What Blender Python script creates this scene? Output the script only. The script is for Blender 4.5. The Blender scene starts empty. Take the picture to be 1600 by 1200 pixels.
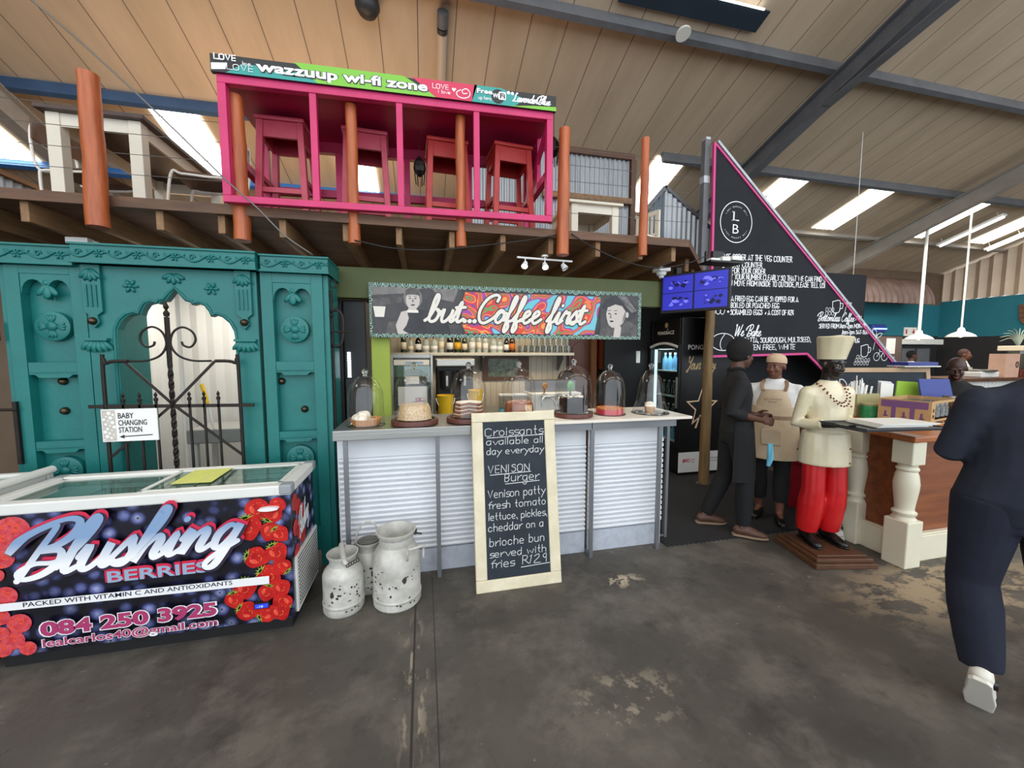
import bpy, bmesh, math, random
from mathutils import Vector, Matrix
S = bpy.context.scene
COL = S.collection
PI = math.pi
rnd = random.Random(7)

# ------------------------------------------------------------------ camera, world, lights, exposure
cam_d = bpy.data.cameras.new('camera'); cam = bpy.data.objects.new('camera', cam_d); COL.objects.link(cam)
cam_d.sensor_width = 36.0; cam_d.lens = 13.5; cam_d.clip_start = 0.05; cam_d.clip_end = 200
cam.location = (0, 0, 1.6)
cam.rotation_euler = (math.radians(90 - 4.5), 0, math.radians(-13))
S.camera = cam

world = bpy.data.worlds.new('world'); S.world = world; world.use_nodes = True
bg = world.node_tree.nodes['Background']
bg.inputs[0].default_value = (0.86, 0.93, 1.0, 1); bg.inputs[1].default_value = 2.3

def lamp(name, kind, loc, energy, color=(1, 1, 1), size=0.1, size_y=None, aim=None, spot=None, blend=0.5):
    d = bpy.data.lights.new(name, kind); d.energy = energy; d.color = color
    o = bpy.data.objects.new(name, d); COL.objects.link(o); o.location = loc
    if kind == 'AREA':
        d.size = size
        if size_y: d.shape = 'RECTANGLE'; d.size_y = size_y
    else:
        d.shadow_soft_size = size
    if spot: d.spot_size = math.radians(spot); d.spot_blend = blend
    if aim: o.rotation_euler = (Vector(aim) - Vector(loc)).to_track_quat('-Z', 'Y').to_euler()
    return o

# daylight through the roof sheets nearer than the picture and the open front of the hall
lamp('daylight_roof', 'AREA', (0.5, -0.6, 6.6), 55, (1, 0.97, 0.93), 7.0, 1.2, aim=(0.6, 2.0, 0))
lamp('daylight_roof', 'AREA', (8.5, 1.0, 6.2), 60, (1, 0.97, 0.93), 6.0, 1.2, aim=(8.0, 3.0, 0))
lamp('daylight_roof', 'AREA', (-5.5, 1.5, 5.9), 40, (1, 0.96, 0.9), 2.0, 1.2, aim=(-3.0, 3.0, 1.5))
# warm lamps standing on the wooden deck
lamp('deck_lamp', 'AREA', (-1.6, 5.6, 3.0), 46, (1, 0.66, 0.40), 3.5, 1.2, aim=(-1.6, 5.2, 6))
# work light inside the coffee bar
lamp('bar_light', 'AREA', (0.9, 4.3, 2.28), 26, (1, 0.84, 0.62), 2.2, 0.4, aim=(0.9, 4.6, 0))
lamp('changing_light', 'AREA', (-1.7, 3.95, 2.3), 16, (1, 0.95, 0.88), 0.8, 0.5, aim=(-1.7, 4.1, 0))
lamp('kitchen_light', 'AREA', (10.5, 6.0, 4.0), 160, (1, 0.93, 0.82), 5, 1.0, aim=(10.8, 6.5, 0))

S.view_settings.view_transform = 'Standard'; S.view_settings.look = 'None'
S.view_settings.gamma = 1.0; S.view_settings.use_curve_mapping = False
S.view_settings.exposure = 0.18
try:
    S.cycles.use_denoising = True
    S.cycles.max_bounces = 10; S.cycles.transparent_max_bounces = 24
    S.cycles.caustics_reflective = False; S.cycles.caustics_refractive = False
    S.cycles.sample_clamp_indirect = 6.0
except Exception:
    pass

# ------------------------------------------------------------------ materials
def lin(c):
    return tuple(((x / 255.0) / 12.92 if x / 255.0 <= 0.04045 else ((x / 255.0 + 0.055) / 1.055) ** 2.4) for x in c)
M = {}
def mat(name, rgb, rough=0.55, metal=0.0, var=0.0, vs=6.0, bump=0.0, bs=40.0, rgb2=None, emit=None, es=0.0, spec=0.5, stretch=None, coat=0.0):
    """a Principled material; var / rgb2 mix a noise-driven second colour in, bump adds fine relief"""
    m = bpy.data.materials.new(name); m.use_nodes = True; M[name] = m
    nt = m.node_tree; b = nt.nodes['Principled BSDF']; N = nt.nodes.new; L = nt.links.new
    c = lin(rgb) + (1,)
    b.inputs['Base Color'].default_value = c; b.inputs['Roughness'].default_value = rough
    b.inputs['Metallic'].default_value = metal; b.inputs['Specular IOR Level'].default_value = spec
    b.inputs['Coat Weight'].default_value = coat
    if emit: b.inputs['Emission Color'].default_value = lin(emit) + (1,); b.inputs['Emission Strength'].default_value = es
    tc = None
    if var or rgb2 or bump:
        tc = N('ShaderNodeTexCoord'); mp = N('ShaderNodeMapping'); L(tc.outputs['Object'], mp.inputs['Vector'])
        if stretch: mp.inputs['Scale'].default_value = stretch
    if var or rgb2:
        n = N('ShaderNodeTexNoise'); n.inputs['Scale'].default_value = vs; n.inputs['Detail'].default_value = 5; n.inputs['Roughness'].default_value = 0.62
        L(mp.outputs[0], n.inputs['Vector'])
        r = N('ShaderNodeValToRGB'); r.color_ramp.elements[0].position = 0.34; r.color_ramp.elements[1].position = 0.66
        r.color_ramp.elements[0].color = c
        r.color_ramp.elements[1].color = (lin(rgb2) + (1,)) if rgb2 else tuple(x * (1 - var) for x in c[:3]) + (1,)
        L(n.outputs[0], r.inputs[0]); L(r.outputs[0], b.inputs['Base Color'])
    if bump:
        n2 = N('ShaderNodeTexNoise'); n2.inputs['Scale'].default_value = bs; n2.inputs['Detail'].default_value = 4
        L(mp.outputs[0], n2.inputs['Vector'])
        bp = N('ShaderNodeBump'); bp.inputs['Strength'].default_value = bump; bp.inputs['Distance'].default_value = 0.01
        L(n2.outputs[0], bp.inputs['Height']); L(bp.outputs[0], b.inputs['Normal'])
    return m

def thin_glass(name, tint=(250, 252, 252), refl=1.0, rough=0.01):
    m = bpy.data.materials.new(name); m.use_nodes = True; M[name] = m
    nt = m.node_tree; nt.nodes.clear(); N = nt.nodes.new; L = nt.links.new
    t = N('ShaderNodeBsdfTransparent'); t.inputs[0].default_value = lin(tint) + (1,)
    g = N('ShaderNodeBsdfGlossy'); g.inputs['Roughness'].default_value = rough
    f = N('ShaderNodeLayerWeight'); f.inputs['Blend'].default_value = 0.25
    k = N('ShaderNodeMath'); k.operation = 'MULTIPLY_ADD'; k.inputs[1].default_value = 0.72 * refl; k.inputs[2].default_value = 0.06 * refl
    k.use_clamp = True
    x = N('ShaderNodeMixShader'); o = N('ShaderNodeOutputMaterial')
    L(f.outputs['Facing'], k.inputs[0])
    pw = N('ShaderNodeMath'); pw.operation = 'POWER'; pw.inputs[1].default_value = 2.6
    L(f.outputs['Facing'], pw.inputs[0]); L(pw.outputs[0], k.inputs[0])
    L(k.outputs[0], x.inputs[0]); L(t.outputs[0], x.inputs[1]); L(g.outputs[0], x.inputs[2]); L(x.outputs[0], o.inputs[0])
    return m

def emitter(name, rgb, s):
    m = bpy.data.materials.new(name); m.use_nodes = True; M[name] = m
    nt = m.node_tree; nt.nodes.clear(); e = nt.nodes.new('ShaderNodeEmission'); o = nt.nodes.new('ShaderNodeOutputMaterial')
    e.inputs[0].default_value = lin(rgb) + (1,); e.inputs[1].default_value = s; nt.links.new(e.outputs[0], o.inputs[0])
    return m

def stripes(m, axis, period, width, rgb, jitter=0.0):
    """darken thin lines across the base colour of m every `period` metres along object axis (panel joints)"""
    nt = m.node_tree; N = nt.nodes.new; L = nt.links.new; b = nt.nodes['Principled BSDF']
    tc = N('ShaderNodeTexCoord'); sx = N('ShaderNodeSeparateXYZ'); L(tc.outputs['Object'], sx.inputs[0])
    d = N('ShaderNodeMath'); d.operation = 'DIVIDE'; d.inputs[1].default_value = period; L(sx.outputs[axis], d.inputs[0])
    fr = N('ShaderNodeMath'); fr.operation = 'FRACT'; L(d.outputs[0], fr.inputs[0])
    lt = N('ShaderNodeMath'); lt.operation = 'LESS_THAN'; lt.inputs[1].default_value = width / period; L(fr.outputs[0], lt.inputs[0])
    mx = N('ShaderNodeMix'); mx.data_type = 'RGBA'; mx.inputs[7].default_value = lin(rgb) + (1,)
    src = b.inputs['Base Color']
    if src.is_linked: L(src.links[0].from_socket, mx.inputs[6])
    else: mx.inputs[6].default_value = src.default_value
    L(lt.outputs[0], mx.inputs[0]); L(mx.outputs[2], src)
    fl = N('ShaderNodeMath'); fl.operation = 'FLOOR'; L(d.outputs[0], fl.inputs[0])
    return m

# ------------------------------------------------------------------ objects
WM = {}
def root(name, label, cat, loc=(0, 0, 0), rotz=0.0, group=None):
    o = bpy.data.objects.new(name, None); COL.objects.link(o); o.empty_display_size = 0.05
    o.location = loc; o.rotation_euler = (0, 0, rotz); o['label'] = label; o['category'] = cat
    if group: o['group'] = group
    WM[o.name] = Matrix.Translation(Vector(loc)) @ Matrix.Rotation(rotz, 4, 'Z')
    return o
def tag(o, label, cat=None, group=None, kind=None):
    if label: o['label'] = label
    if cat: o['category'] = cat
    if group: o['group'] = group
    if kind: o['kind'] = kind
    return o
def dup(r, loc, rotz=0.0, label=None, group=None):
    def rec(o, par):
        c = o.copy(); COL.objects.link(c)
        if par is not None: c.parent = par
        for ch in kids.get(o.name, []): rec(ch, c)
        return c
    kids = {}
    stack = [r]
    while stack:
        q = stack.pop(); kids[q.name] = list(q.children); stack += kids[q.name]
    c = rec(r, None); c.location = loc; c.rotation_euler = (0, 0, rotz)
    WM[c.name] = Matrix.Translation(Vector(loc)) @ Matrix.Rotation(rotz, 4, 'Z')
    if label: c['label'] = label
    if group: c['group'] = group
    return c

_fc = {}
def font_mesh(body, bold=0.0, shear=0.0, space=1.0):
    k = (body, bold, shear, space)
    if k not in _fc:
        c = bpy.data.curves.new('lettering', 'FONT'); c.body = body; c.size = 1; c.offset = bold; c.shear = shear; c.space_character = space
        c.resolution_u = 3; c.align_x = 'LEFT'
        o = bpy.data.objects.new('lettering', c); COL.objects.link(o)
        bpy.context.view_layer.update()
        me = o.to_mesh(); vs = [(v.co.x, v.co.y) for v in me.vertices]; fs = [tuple(p.vertices) for p in me.polygons]
        o.to_mesh_clear(); bpy.data.objects.remove(o); bpy.data.curves.remove(c)
        _fc[k] = (vs, fs)
    return _fc[k]

def V3(p): return Vector(p)
def smooth_path(pts, n=5, closed=False):
    P = [Vector(p) for p in pts]; out = []
    m = len(P)
    if m < 3: return P
    rng = range(m) if closed else range(m - 1)
    for i in rng:
        p1, p2 = P[i], P[(i + 1) % m]
        p0 = P[i - 1] if (i > 0 or closed) else p1 * 2 - p2
        p3 = P[(i + 2) % m] if (i + 2 < m or closed) else p2 * 2 - p1
        for j in range(n):
            t = j / n
            out.append(0.5 * ((2 * p1) + (p2 - p0) * t + (2 * p0 - 5 * p1 + 4 * p2 - p3) * t * t + (3 * p1 - p0 - 3 * p2 + p3) * t ** 3))
    if not closed: out.append(P[-1])
    return out

class MB:
    def __init__(s): s.v = []; s.f = []; s.m = []; s.k = 0
    def mi(s, k): s.k = k; return s
    def add(s, vs, fs):
        b = len(s.v); s.v += [Vector(p) for p in vs]
        for f in fs: s.f.append(tuple(b + i for i in f)); s.m.append(s.k)
        return s
    def box(s, x0, x1, y0, y1, z0, z1):
        return s.add([(x0, y0, z0), (x1, y0, z0), (x1, y1, z0), (x0, y1, z0), (x0, y0, z1), (x1, y0, z1), (x1, y1, z1), (x0, y1, z1)],
                     [(0, 3, 2, 1), (4, 5, 6, 7), (0, 1, 5, 4), (1, 2, 6, 5), (2, 3, 7, 6), (3, 0, 4, 7)])
    def beam(s, a, b, w, h, up=(0, 0, 1)):
        a = Vector(a); b = Vector(b); d = (b - a).normalized(); up = Vector(up)
        if abs(d.dot(up)) > 0.999: up = Vector((0, 1, 0))
        x = d.cross(up).normalized() * (w / 2); z = x.cross(d).normalized() * (h / 2)
        return s.add([a - x - z, a + x - z, a + x + z, a - x + z, b - x - z, b + x - z, b + x + z, b - x + z],
                     [(0, 1, 2, 3), (7, 6, 5, 4), (4, 5, 1, 0), (5, 6, 2, 1), (6, 7, 3, 2), (7, 4, 0, 3)])
    def ring(s, pts, radii, n=10, cap=True, closed=False, side=None):
        """tube through pts; radii: number, list of numbers or list of (ra, rb)"""
        P = [Vector(p) for p in pts]; m = len(P)
        if not isinstance(radii, (list, tuple)): radii = [radii] * m
        R = [(r, r) if not isinstance(r, (list, tuple)) else r for r in radii]
        T = []
        for i in range(m):
            a = P[i - 1] if (i > 0 or closed) else P[i]; b = P[(i + 1) % m] if (i < m - 1 or closed) else P[i]
            d = (b - a); T.append(d.normalized() if d.length > 1e-9 else Vector((0, 0, 1)))
        if side is None:
            ref = Vector((0, 0, 1)) if abs(T[0].z) < 0.9 else Vector((1, 0, 0))
            x = T[0].cross(ref).normalized()
        else: x = Vector(side)
        vs = []; fs = []
        for i in range(m):
            x = (x - T[i] * x.dot(T[i])).normalized() if side is None else (Vector(side) - T[i] * Vector(side).dot(T[i])).normalized()
            y = T[i].cross(x)
            for j in range(n):
                a = 2 * PI * j / n; vs.append(P[i] + x * (R[i][0] * math.cos(a)) + y * (R[i][1] * math.sin(a)))
        for i in range(m if closed else m - 1):
            i2 = (i + 1) % m
            for j in range(n): fs.append((i * n + j, i * n + (j + 1) % n, i2 * n + (j + 1) % n, i2 * n + j))
        if cap and not closed:
            fs.append(tuple(range(n - 1, -1, -1))); fs.append(tuple((m - 1) * n + j for j in range(n)))
        return s.add(vs, fs)
    def cyl(s, a, b, r, r2=None, n=14): return s.ring([a, b], [r, r if r2 is None else r2], n)
    def lathe(s, prof, c=(0, 0, 0), n=28, axis=None, sx=1.0, sy=1.0):
        c = Vector(c); vs = []; fs = []; m = len(prof)
        R = Vector((0, 0, 1)).rotation_difference(Vector(axis)).to_matrix() if axis else None
        for r, z in prof:
            for j in range(n):
                a = 2 * PI * j / n; p = Vector((r * math.cos(a) * sx, r * math.sin(a) * sy, z)); vs.append(c + (R @ p if R else p))
        for i in range(m - 1):
            for j in range(n): fs.append((i * n + j, i * n + (j + 1) % n, (i + 1) * n + (j + 1) % n, (i + 1) * n + j))
        if prof[0][0] > 1e-6: fs.append(tuple(range(n - 1, -1, -1)))
        if prof[-1][0] > 1e-6: fs.append(tuple((m - 1) * n + j for j in range(n)))
        return s.add(vs, fs)
    def ell(s, c, r, n=14, Rm=None):
        if not isinstance(r, (list, tuple)): r = (r, r, r)
        c = Vector(c); h = n // 2; vs = [c + (Rm @ Vector((0, 0, -r[2])) if Rm else Vector((0, 0, -r[2])))]; fs = []
        for i in range(1, h):
            ph = -PI / 2 + PI * i / h
            for j in range(n):
                a = 2 * PI * j / n; p = Vector((r[0] * math.cos(ph) * math.cos(a), r[1] * math.cos(ph) * math.sin(a), r[2] * math.sin(ph)))
                vs.append(c + (Rm @ p if Rm else p))
        vs.append(c + (Rm @ Vector((0, 0, r[2])) if Rm else Vector((0, 0, r[2])))); t = len(vs) - 1
        for j in range(n):
            fs.append((0, 1 + (j + 1) % n, 1 + j)); fs.append((t, 1 + (h - 2) * n + j, 1 + (h - 2) * n + (j + 1) % n))
        for i in range(h - 2):
            for j in range(n): fs.append((1 + i * n + j, 1 + i * n + (j + 1) % n, 1 + (i + 1) * n + (j + 1) % n, 1 + (i + 1) * n + j))
        return s.add(vs, fs)
    def prism(s, poly, o, u, v, d):
        """polygon in the plane o + u*a + v*b, extruded by d along u x v"""
        o = Vector(o); u = Vector(u); v = Vector(v); nn = u.cross(v).normalized() * d; k = len(poly)
        vs = [o + u * a + v * b for a, b in poly] + [o + u * a + v * b + nn for a, b in poly]
        fs = [tuple(range(k - 1, -1, -1)), tuple(range(k, 2 * k))]
        fs += [(i, (i + 1) % k, k + (i + 1) % k, k + i) for i in range(k)]
        return s.add(vs, fs)
    def flat(s, poly, o, u, v):
        o = Vector(o); u = Vector(u); v = Vector(v)
        return s.add([o + u * a + v * b for a, b in poly], [tuple(range(len(poly)))])
    def text(s, body, o, u, v, size=0.1, bold=0.0, shear=0.0, fit=None, align='L', space=1.0, mono=None):
        vs, fs = font_mesh(body, bold, shear, space); o = Vector(o); u = Vector(u); v = Vector(v)
        if not vs: return s
        x0 = min(p[0] for p in vs); x1 = max(p[0] for p in vs); k = size * 1.0; kx = k
        if fit: kx = fit / (x1 - x0)
        off = 0 if align == 'L' else (-(x1 - x0) * kx / 2 if align == 'C' else -(x1 - x0) * kx)
        return s.add([o + u * ((p[0] - x0) * kx + off) + v * (p[1] * k) for p in vs], fs)
    def stroke(s, pts, w, o=(0, 0, 0), u=(1, 0, 0), v=(0, 0, 1), sm=4, n=8, taper=None):
        """a flat ribbon of width w (number or list) along 2-D pts"""
        o = Vector(o); u = Vector(u); v = Vector(v)
        P = [Vector((p[0], p[1], 0)) for p in pts]
        W = w if isinstance(w, (list, tuple)) else [w] * len(P)
        if sm > 1 and len(P) > 2:
            Q = smooth_path(P, sm); WW = []
            for i in range(len(Q)):
                t = i / sm; a = int(min(t, len(W) - 1)); b = min(a + 1, len(W) - 1); WW.append(W[a] * (1 - (t - a)) + W[b] * (t - a))
        else: Q, WW = P, W
        vs = []; fs = []; nz = u.cross(v).normalized(); s.lay = getattr(s, 'lay', 0)
        for i, p in enumerate(Q):
            d = (Q[min(i + 1, len(Q) - 1)] - Q[max(i - 1, 0)]); d = d.normalized() if d.length > 1e-9 else Vector((1, 0, 0)); nn = Vector((-d.y, d.x, 0)) * (WW[i] / 2)
            vs += [p + nn, p - nn]
        for i in range(len(Q) - 1): fs.append((2 * i, 2 * i + 1, 2 * i + 3, 2 * i + 2))
        for e, p in ((0, Q[0]), (-1, Q[-1])):
            b = len(vs); r = WW[e] / 2
            vs += [p + Vector((math.cos(2 * PI * j / n) * r, math.sin(2 * PI * j / n) * r, 0)) for j in range(n)]; fs.append(tuple(range(b, b + n)))
        out = []; m2 = 2 * len(Q)
        for i, p in enumerate(vs):
            e = s.lay + (i // 2 if i < m2 else (-0.5 if i < m2 + n else len(Q) + .5))
            out.append(o + u * p.x + v * p.y + nz * ((e % 240) * 1.2e-5))
        s.lay += len(Q) + 2
        return s.add(out, fs)
    def xf(s, Mx, start=0):
        for i in range(start, len(s.v)): s.v[i] = Mx @ s.v[i]
        return s
    def build(s, name, mats, parent=None, smooth=False, bevel=0.0, local=False, seg=2, auto=None, solid=0.0, remesh=0.0, sub=0):
        me = bpy.data.meshes.new(name)
        vs = s.v
        if parent is not None and not local:
            W = WM[parent.name].inverted(); vs = [W @ p for p in vs]
        me.from_pydata([tuple(p) for p in vs], [], s.f)
        if not isinstance(mats, (list, tuple)): mats = [mats]
        for x in mats: me.materials.append(M[x] if isinstance(x, str) else x)
        if len(mats) > 1: me.polygons.foreach_set('material_index', s.m)
        bm = bmesh.new(); bm.from_mesh(me); bmesh.ops.recalc_face_normals(bm, faces=bm.faces) if not getattr(s, 'keep', False) else None
        bm.to_mesh(me); bm.free()
        o = bpy.data.objects.new(name, me); COL.objects.link(o)
        if parent is not None: o.parent = parent; WM[o.name] = WM[parent.name]
        else: WM[o.name] = Matrix.Identity(4)
        if remesh:
            q = o.modifiers.new('surface', 'REMESH'); q.mode = 'VOXEL'; q.voxel_size = remesh; q.use_smooth_shade = True
            q = o.modifiers.new('ease', 'SMOOTH'); q.factor = 0.5; q.iterations = 4
        if bevel:
            q = o.modifiers.new('edge', 'BEVEL'); q.width = bevel; q.segments = seg; q.limit_method = 'ANGLE'; q.angle_limit = math.radians(40)
        if sub: q = o.modifiers.new('sub', 'SUBSURF'); q.levels = sub; q.render_levels = sub
        if smooth:
            me.polygons.foreach_set('use_smooth', [True] * len(me.polygons))
            if auto is not None:
                me.set_sharp_from_angle(angle=math.radians(auto))
        return o
def struct(b, name, mats, **k):
    o = b.build(name, mats, **k); o['kind'] = 'structure'; return o
def circ(r, n=20, c=(0, 0), ry=None, a0=0.0, a1=2 * PI):
    full = abs(a1 - a0 - 2 * PI) < 1e-6
    return [(c[0] + r * math.cos(a0 + (a1 - a0) * i / (n if full else n - 1)), c[1] + (ry or r) * math.sin(a0 + (a1 - a0) * i / (n if full else n - 1))) for i in range(n)]
UX, UY, UZ = (1, 0, 0), (0, 1, 0), (0, 0, 1)

# ------------------------------------------------------------------ hand lettering: one-line glyphs on a 6-high cap grid
def _parse(t):
    out = {}
    for ln in t.strip().splitlines():
        ch, w, *st = ln.split()
        out[ch] = (float(w), [(q[0] == '~', [(int(q[i]) if q[i].isdigit() else ord(q[i]) - 87, (int(q[i + 1]) if q[i + 1].isdigit() else ord(q[i + 1]) - 87) - 3) for i in range(1, len(q), 2)]) for q in st])
    return out
# each stroke: '-' straight or '~' rounded, then x,y pairs; y is shifted up by 3 so that descenders are 0..2, base line 3, x-height 7, cap height 9
HAND = _parse('''
A 5 -032953 -1444
B 4 -0309 ~0929382606 ~0626352303
C 5 ~4829080604133344
D 5 -0309 ~092947452303
E 4 -39090333 -0636
F 4 -0309 -0939 -0636
G 5 ~482908060413334445 -4525
H 5 -0309 -4349 -0646
I 2 -0903
J 3 -3934 ~34230304
K 4 -0309 -0539 -1643
L 4 -090343
M 6 -0309 -0935 -3569 -6963
N 5 -0309 -0943 -4349
O 5 ~29080604133344464829
P 4 -0309 ~0929382606
Q 5 ~29080604133344464829 -2553
R 4 -0309 ~0929382606 -1643
S 4 ~3829081736341304
T 4 -0949 -2923
U 5 ~090513334549
V 5 -092349
W 8 -0923486389
X 4 -0943 -0349
Y 4 -092649 -2623
Z 4 -09490343
a 4 ~37170604132335 -3733
b 4 -0a03 ~0617273634231304
c 4 ~3627170604132334
d 4 ~37170604132335 -3a33
e 4 -0535 ~3536271706041333
f 3 ~3a291813 -0737
g 4 ~37170604132335 ~3732201001
h 4 -0a03 ~0617273633
i 1 -0703 -0908
j 2 -1711 ~11000101 -1918
k 4 -0a03 -0537 -1633
l 1 -0a03
m 7 -0703 ~0617273633 ~3647576663
n 4 -0703 ~0617273633
o 4 ~271706041323343627
p 4 -0700 ~0617273634231304
q 4 ~37170604132335 -3730
r 3 -0703 ~05162737
s 3 ~3717061535342303
t 3 -1a1423 -0727
u 4 ~0704132334 -3733
v 4 -072347
w 6 -0713264357
x 4 -0743 -0347
y 4 -0724 -4700
z 4 -07370333
0 4 ~29080604133334463829
1 2 -081903
2 4 ~08293937260403 -0343
3 4 ~08293837260626 ~26354423130304
4 4 -3309 -3905 -0545
5 4 -390906 ~06273545241304
6 4 ~39280604133344353605
7 4 -094913
8 4 ~263729182635130426
9 4 ~37261718293937 -3733
. 1 -0304
, 1 -0412
- 3 -0525
! 1 -0905 -0403
: 1 -0304 -0607
& 5 ~5308192829260504132345
@ 5 ~46352434454635
* 2 -0517 -0715
''')
HAND = {k: v for k, v in HAND.items()}
def hand(b, text, o, u, v, h, w, sx=0.9, jit=0.0, seed=1, slant=0.0, fit=None, gap=1.3):
    """single-line chalk lettering; h is the capital height, w the line width"""
    r = random.Random(seed); k = h / 6.0; x = 0.0; items = []
    for ch in text:
        if ch == ' ': x += 3.0; continue
        gl = HAND.get(ch) or HAND.get(ch.upper())
        if gl is None: x += 3; continue
        dy = r.uniform(-jit, jit) * 2; sc = 1 + r.uniform(-jit, jit) * 0.6
        for sm, pts in gl[1]:
            items.append((sm, [((x + px * sc + slant * py * sc), py * sc + dy) for px, py in pts]))
        x += gl[0] - 1 + gap + 0.35
    kx = (fit / x) if fit else k * sx
    for sm, pts in items:
        q = [(a * kx, c * k) for a, c in pts]
        b.stroke(q, w, o, u, v, sm=3 if sm and len(q) > 2 else 1, n=6)
    return x * kx
# joined script letters for the shop signs; (advance, strokes) with x-height 4, ascender 9
def _scr(t):
    out = {}
    for ln in t.strip().splitlines():
        ch, w, *st = ln.split()
        out[ch] = (float(w), [[tuple(float(c) for c in p.split(',')) for p in q.split(';')] for q in st])
    return out
SCRIPT = _scr('''
b 3.6 -1,0.3;0,1.5;1.1,5.5;1.2,8;0.6,8.6;0.2,7;0,3;0.1,0.8;0.9,0;2,0.5;2.5,2;2.2,3.6;1.6,3.9;2.2,3.3;3.2,3.2
u 4 -0.6,2.2;0.2,4;0.1,1.2;0.6,0;1.6,0.4;2.6,2.2;2.8,4;2.6,1;3.1,0;4,0.8
t 2.6 -0.6,1.2;0.9,6.6;0.7,1;1.3,0;2.6,1 -0.5,4.6;2.2,4.8
. 1.5 0.3,0.35;0.6,0.6;0.8,0.3;0.5,0.1;0.3,0.35
C 5 4.4,7;4.6,8.6;3,9;1,7.4;-0.2,4;0.4,0.8;2,-0.2;4,1;5,2.2
o 3.4 0.2,2.6;0.5,0.6;1.5,0;2.6,1.4;2.5,3.4;1.4,4.1;0.4,3;0.4,1.8;1.2,3.4;2.6,3.3;3.6,3
f 2.7 -0.4,0.8;1.3,4.6;2,8;1.5,8.9;1,7;0.7,2;0.4,-2.2;0.9,-3;1.5,-1.5;1.2,0.3;2.7,0.9
e 3 -0.6,1;1,2;2,3.2;1.5,4.1;0.6,3.4;0.3,1.5;1,0;2,0.3;3.2,1.4
i 1.9 -0.6,1.2;0.4,4;0.2,1;0.7,0;2,1.1 0.8,6.1;0.9,6.3
r 2.8 -0.6,1;0.6,4.4;0.9,3.6;2,3.9;1.7,1.4;2,0.1;3,1
s 2.7 -0.6,0.8;1.3,4.4;1.6,3.2;2.1,1.6;1.4,0;0.2,0.2;0.9,0.6;2.8,1
B 6 1.4,-0.3;2.2,4;3,8.4;1,8;-0.8,6.4;-1.2,4.6;0.4,7.6;3.6,9.2;5.6,8.6;5.6,6.4;4,4.8;2.4,4.4;4.8,4;5.4,2;4,0.2;2,-0.2;1,1;2.4,2.2;4.6,2;6.6,2.6
l 2.2 -0.6,1;1.4,5.2;2.1,8;1.5,9;0.9,7.2;0.4,2;0.7,0.1;2.4,1
h 4 -0.6,0.8;1.3,5.4;1.8,8.2;1.2,8.8;0.7,6.6;0,0;0.8,2.6;2,4;2.5,3.2;2.3,0.8;2.8,0;4,1
n 4 -0.5,2.6;0.4,4;0.2,0;1,2.6;2.2,4;2.6,3.2;2.4,0.8;2.9,0;4,1
g 3.6 2.6,3.4;1.5,4;0.4,2.6;0.5,0.5;1.4,0.1;2.4,1.8;2.9,4;2.4,0;1.8,-3;0.8,-3.4;0.4,-2.4;1.6,-0.8;3.6,0.8
a 3.8 2.6,3.4;1.5,4;0.4,2.6;0.5,0.5;1.4,0;2.4,1.6;2.8,4;2.5,1;3,0;3.9,0.9
k 3.8 -0.6,0.8;1.3,5.4;1.8,8.2;1.2,8.8;0.7,6.6;0,0;0.9,2.8;2.4,4;2.6,3;1.2,2.2;2.2,0.6;3,0;3.9,0.9
m 5.6 -0.5,2.6;0.4,4;0.2,0;1,2.6;2,4;2.3,3.2;2.2,0;3,2.8;4,4;4.4,3.2;4.2,0.8;4.6,0;5.6,1
v 3.4 -0.5,2.8;0.4,4;0.9,0.2;1.6,0.6;2.6,4;3.5,3.2
d 3.8 2.6,3.4;1.5,4;0.4,2.6;0.5,0.5;1.4,0;2.4,1.6;3.3,8.6;2.6,1;3,0;3.9,0.9
w 4.8 -0.5,2.8;0.3,4;0.5,0.6;1.3,0.2;2.2,3.6;2.3,0.6;3.1,0.2;4.2,3.8;5,3.3
y 3.6 -0.5,2.8;0.3,4;0.4,1.6;1.4,1.2;2.6,3.8;1.9,-1.4;0.9,-3.2;0.3,-2.2;2,-0.4;3.6,1
L 4.4 2.8,8;2.4,9;1.4,8;1.2,4;0.4,0.6;-0.6,0.2;0.4,0.9;2.4,0;4.4,0.8
W 7 -0.6,8;0.4,8.8;0.7,0;2.2,4;3.2,7.6;3.5,0;5,4;6.2,9
Y 4.6 -0.4,7.6;0.6,8.8;1,5.2;2.6,5;4.2,8.8;3,2;2,-1.6;0.8,-1.4;2.6,0.6;4.6,1.4
''')
def script(b, text, o, u, v, h, w, slant=0.25, thick=None, kx=1.0):
    """joined script; h is the ascender height; thick = extra width for heavy down strokes"""
    k = h / 9.0; x = 0.0
    for ch in text:
        if ch == ' ': x += 2.6; continue
        adv, sts = SCRIPT[ch]
        for st in sts:
            q = [((x + px + slant * py) * k * kx, py * k) for px, py in st]
            W = w
            if thick:
                W = []
                for i in range(len(st)):
                    a = st[max(i - 1, 0)]; c = st[min(i + 1, len(st) - 1)]
                    dx, dy = c[0] - a[0], c[1] - a[1]; L = math.hypot(dx, dy) or 1
                    W.append(w + thick * abs(dy) / L * (1.0 if dy < 0 else 0.35))
            b.stroke(q, W, o, u, v, sm=5, n=10)
        x += adv
    return x * k * kx

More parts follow.
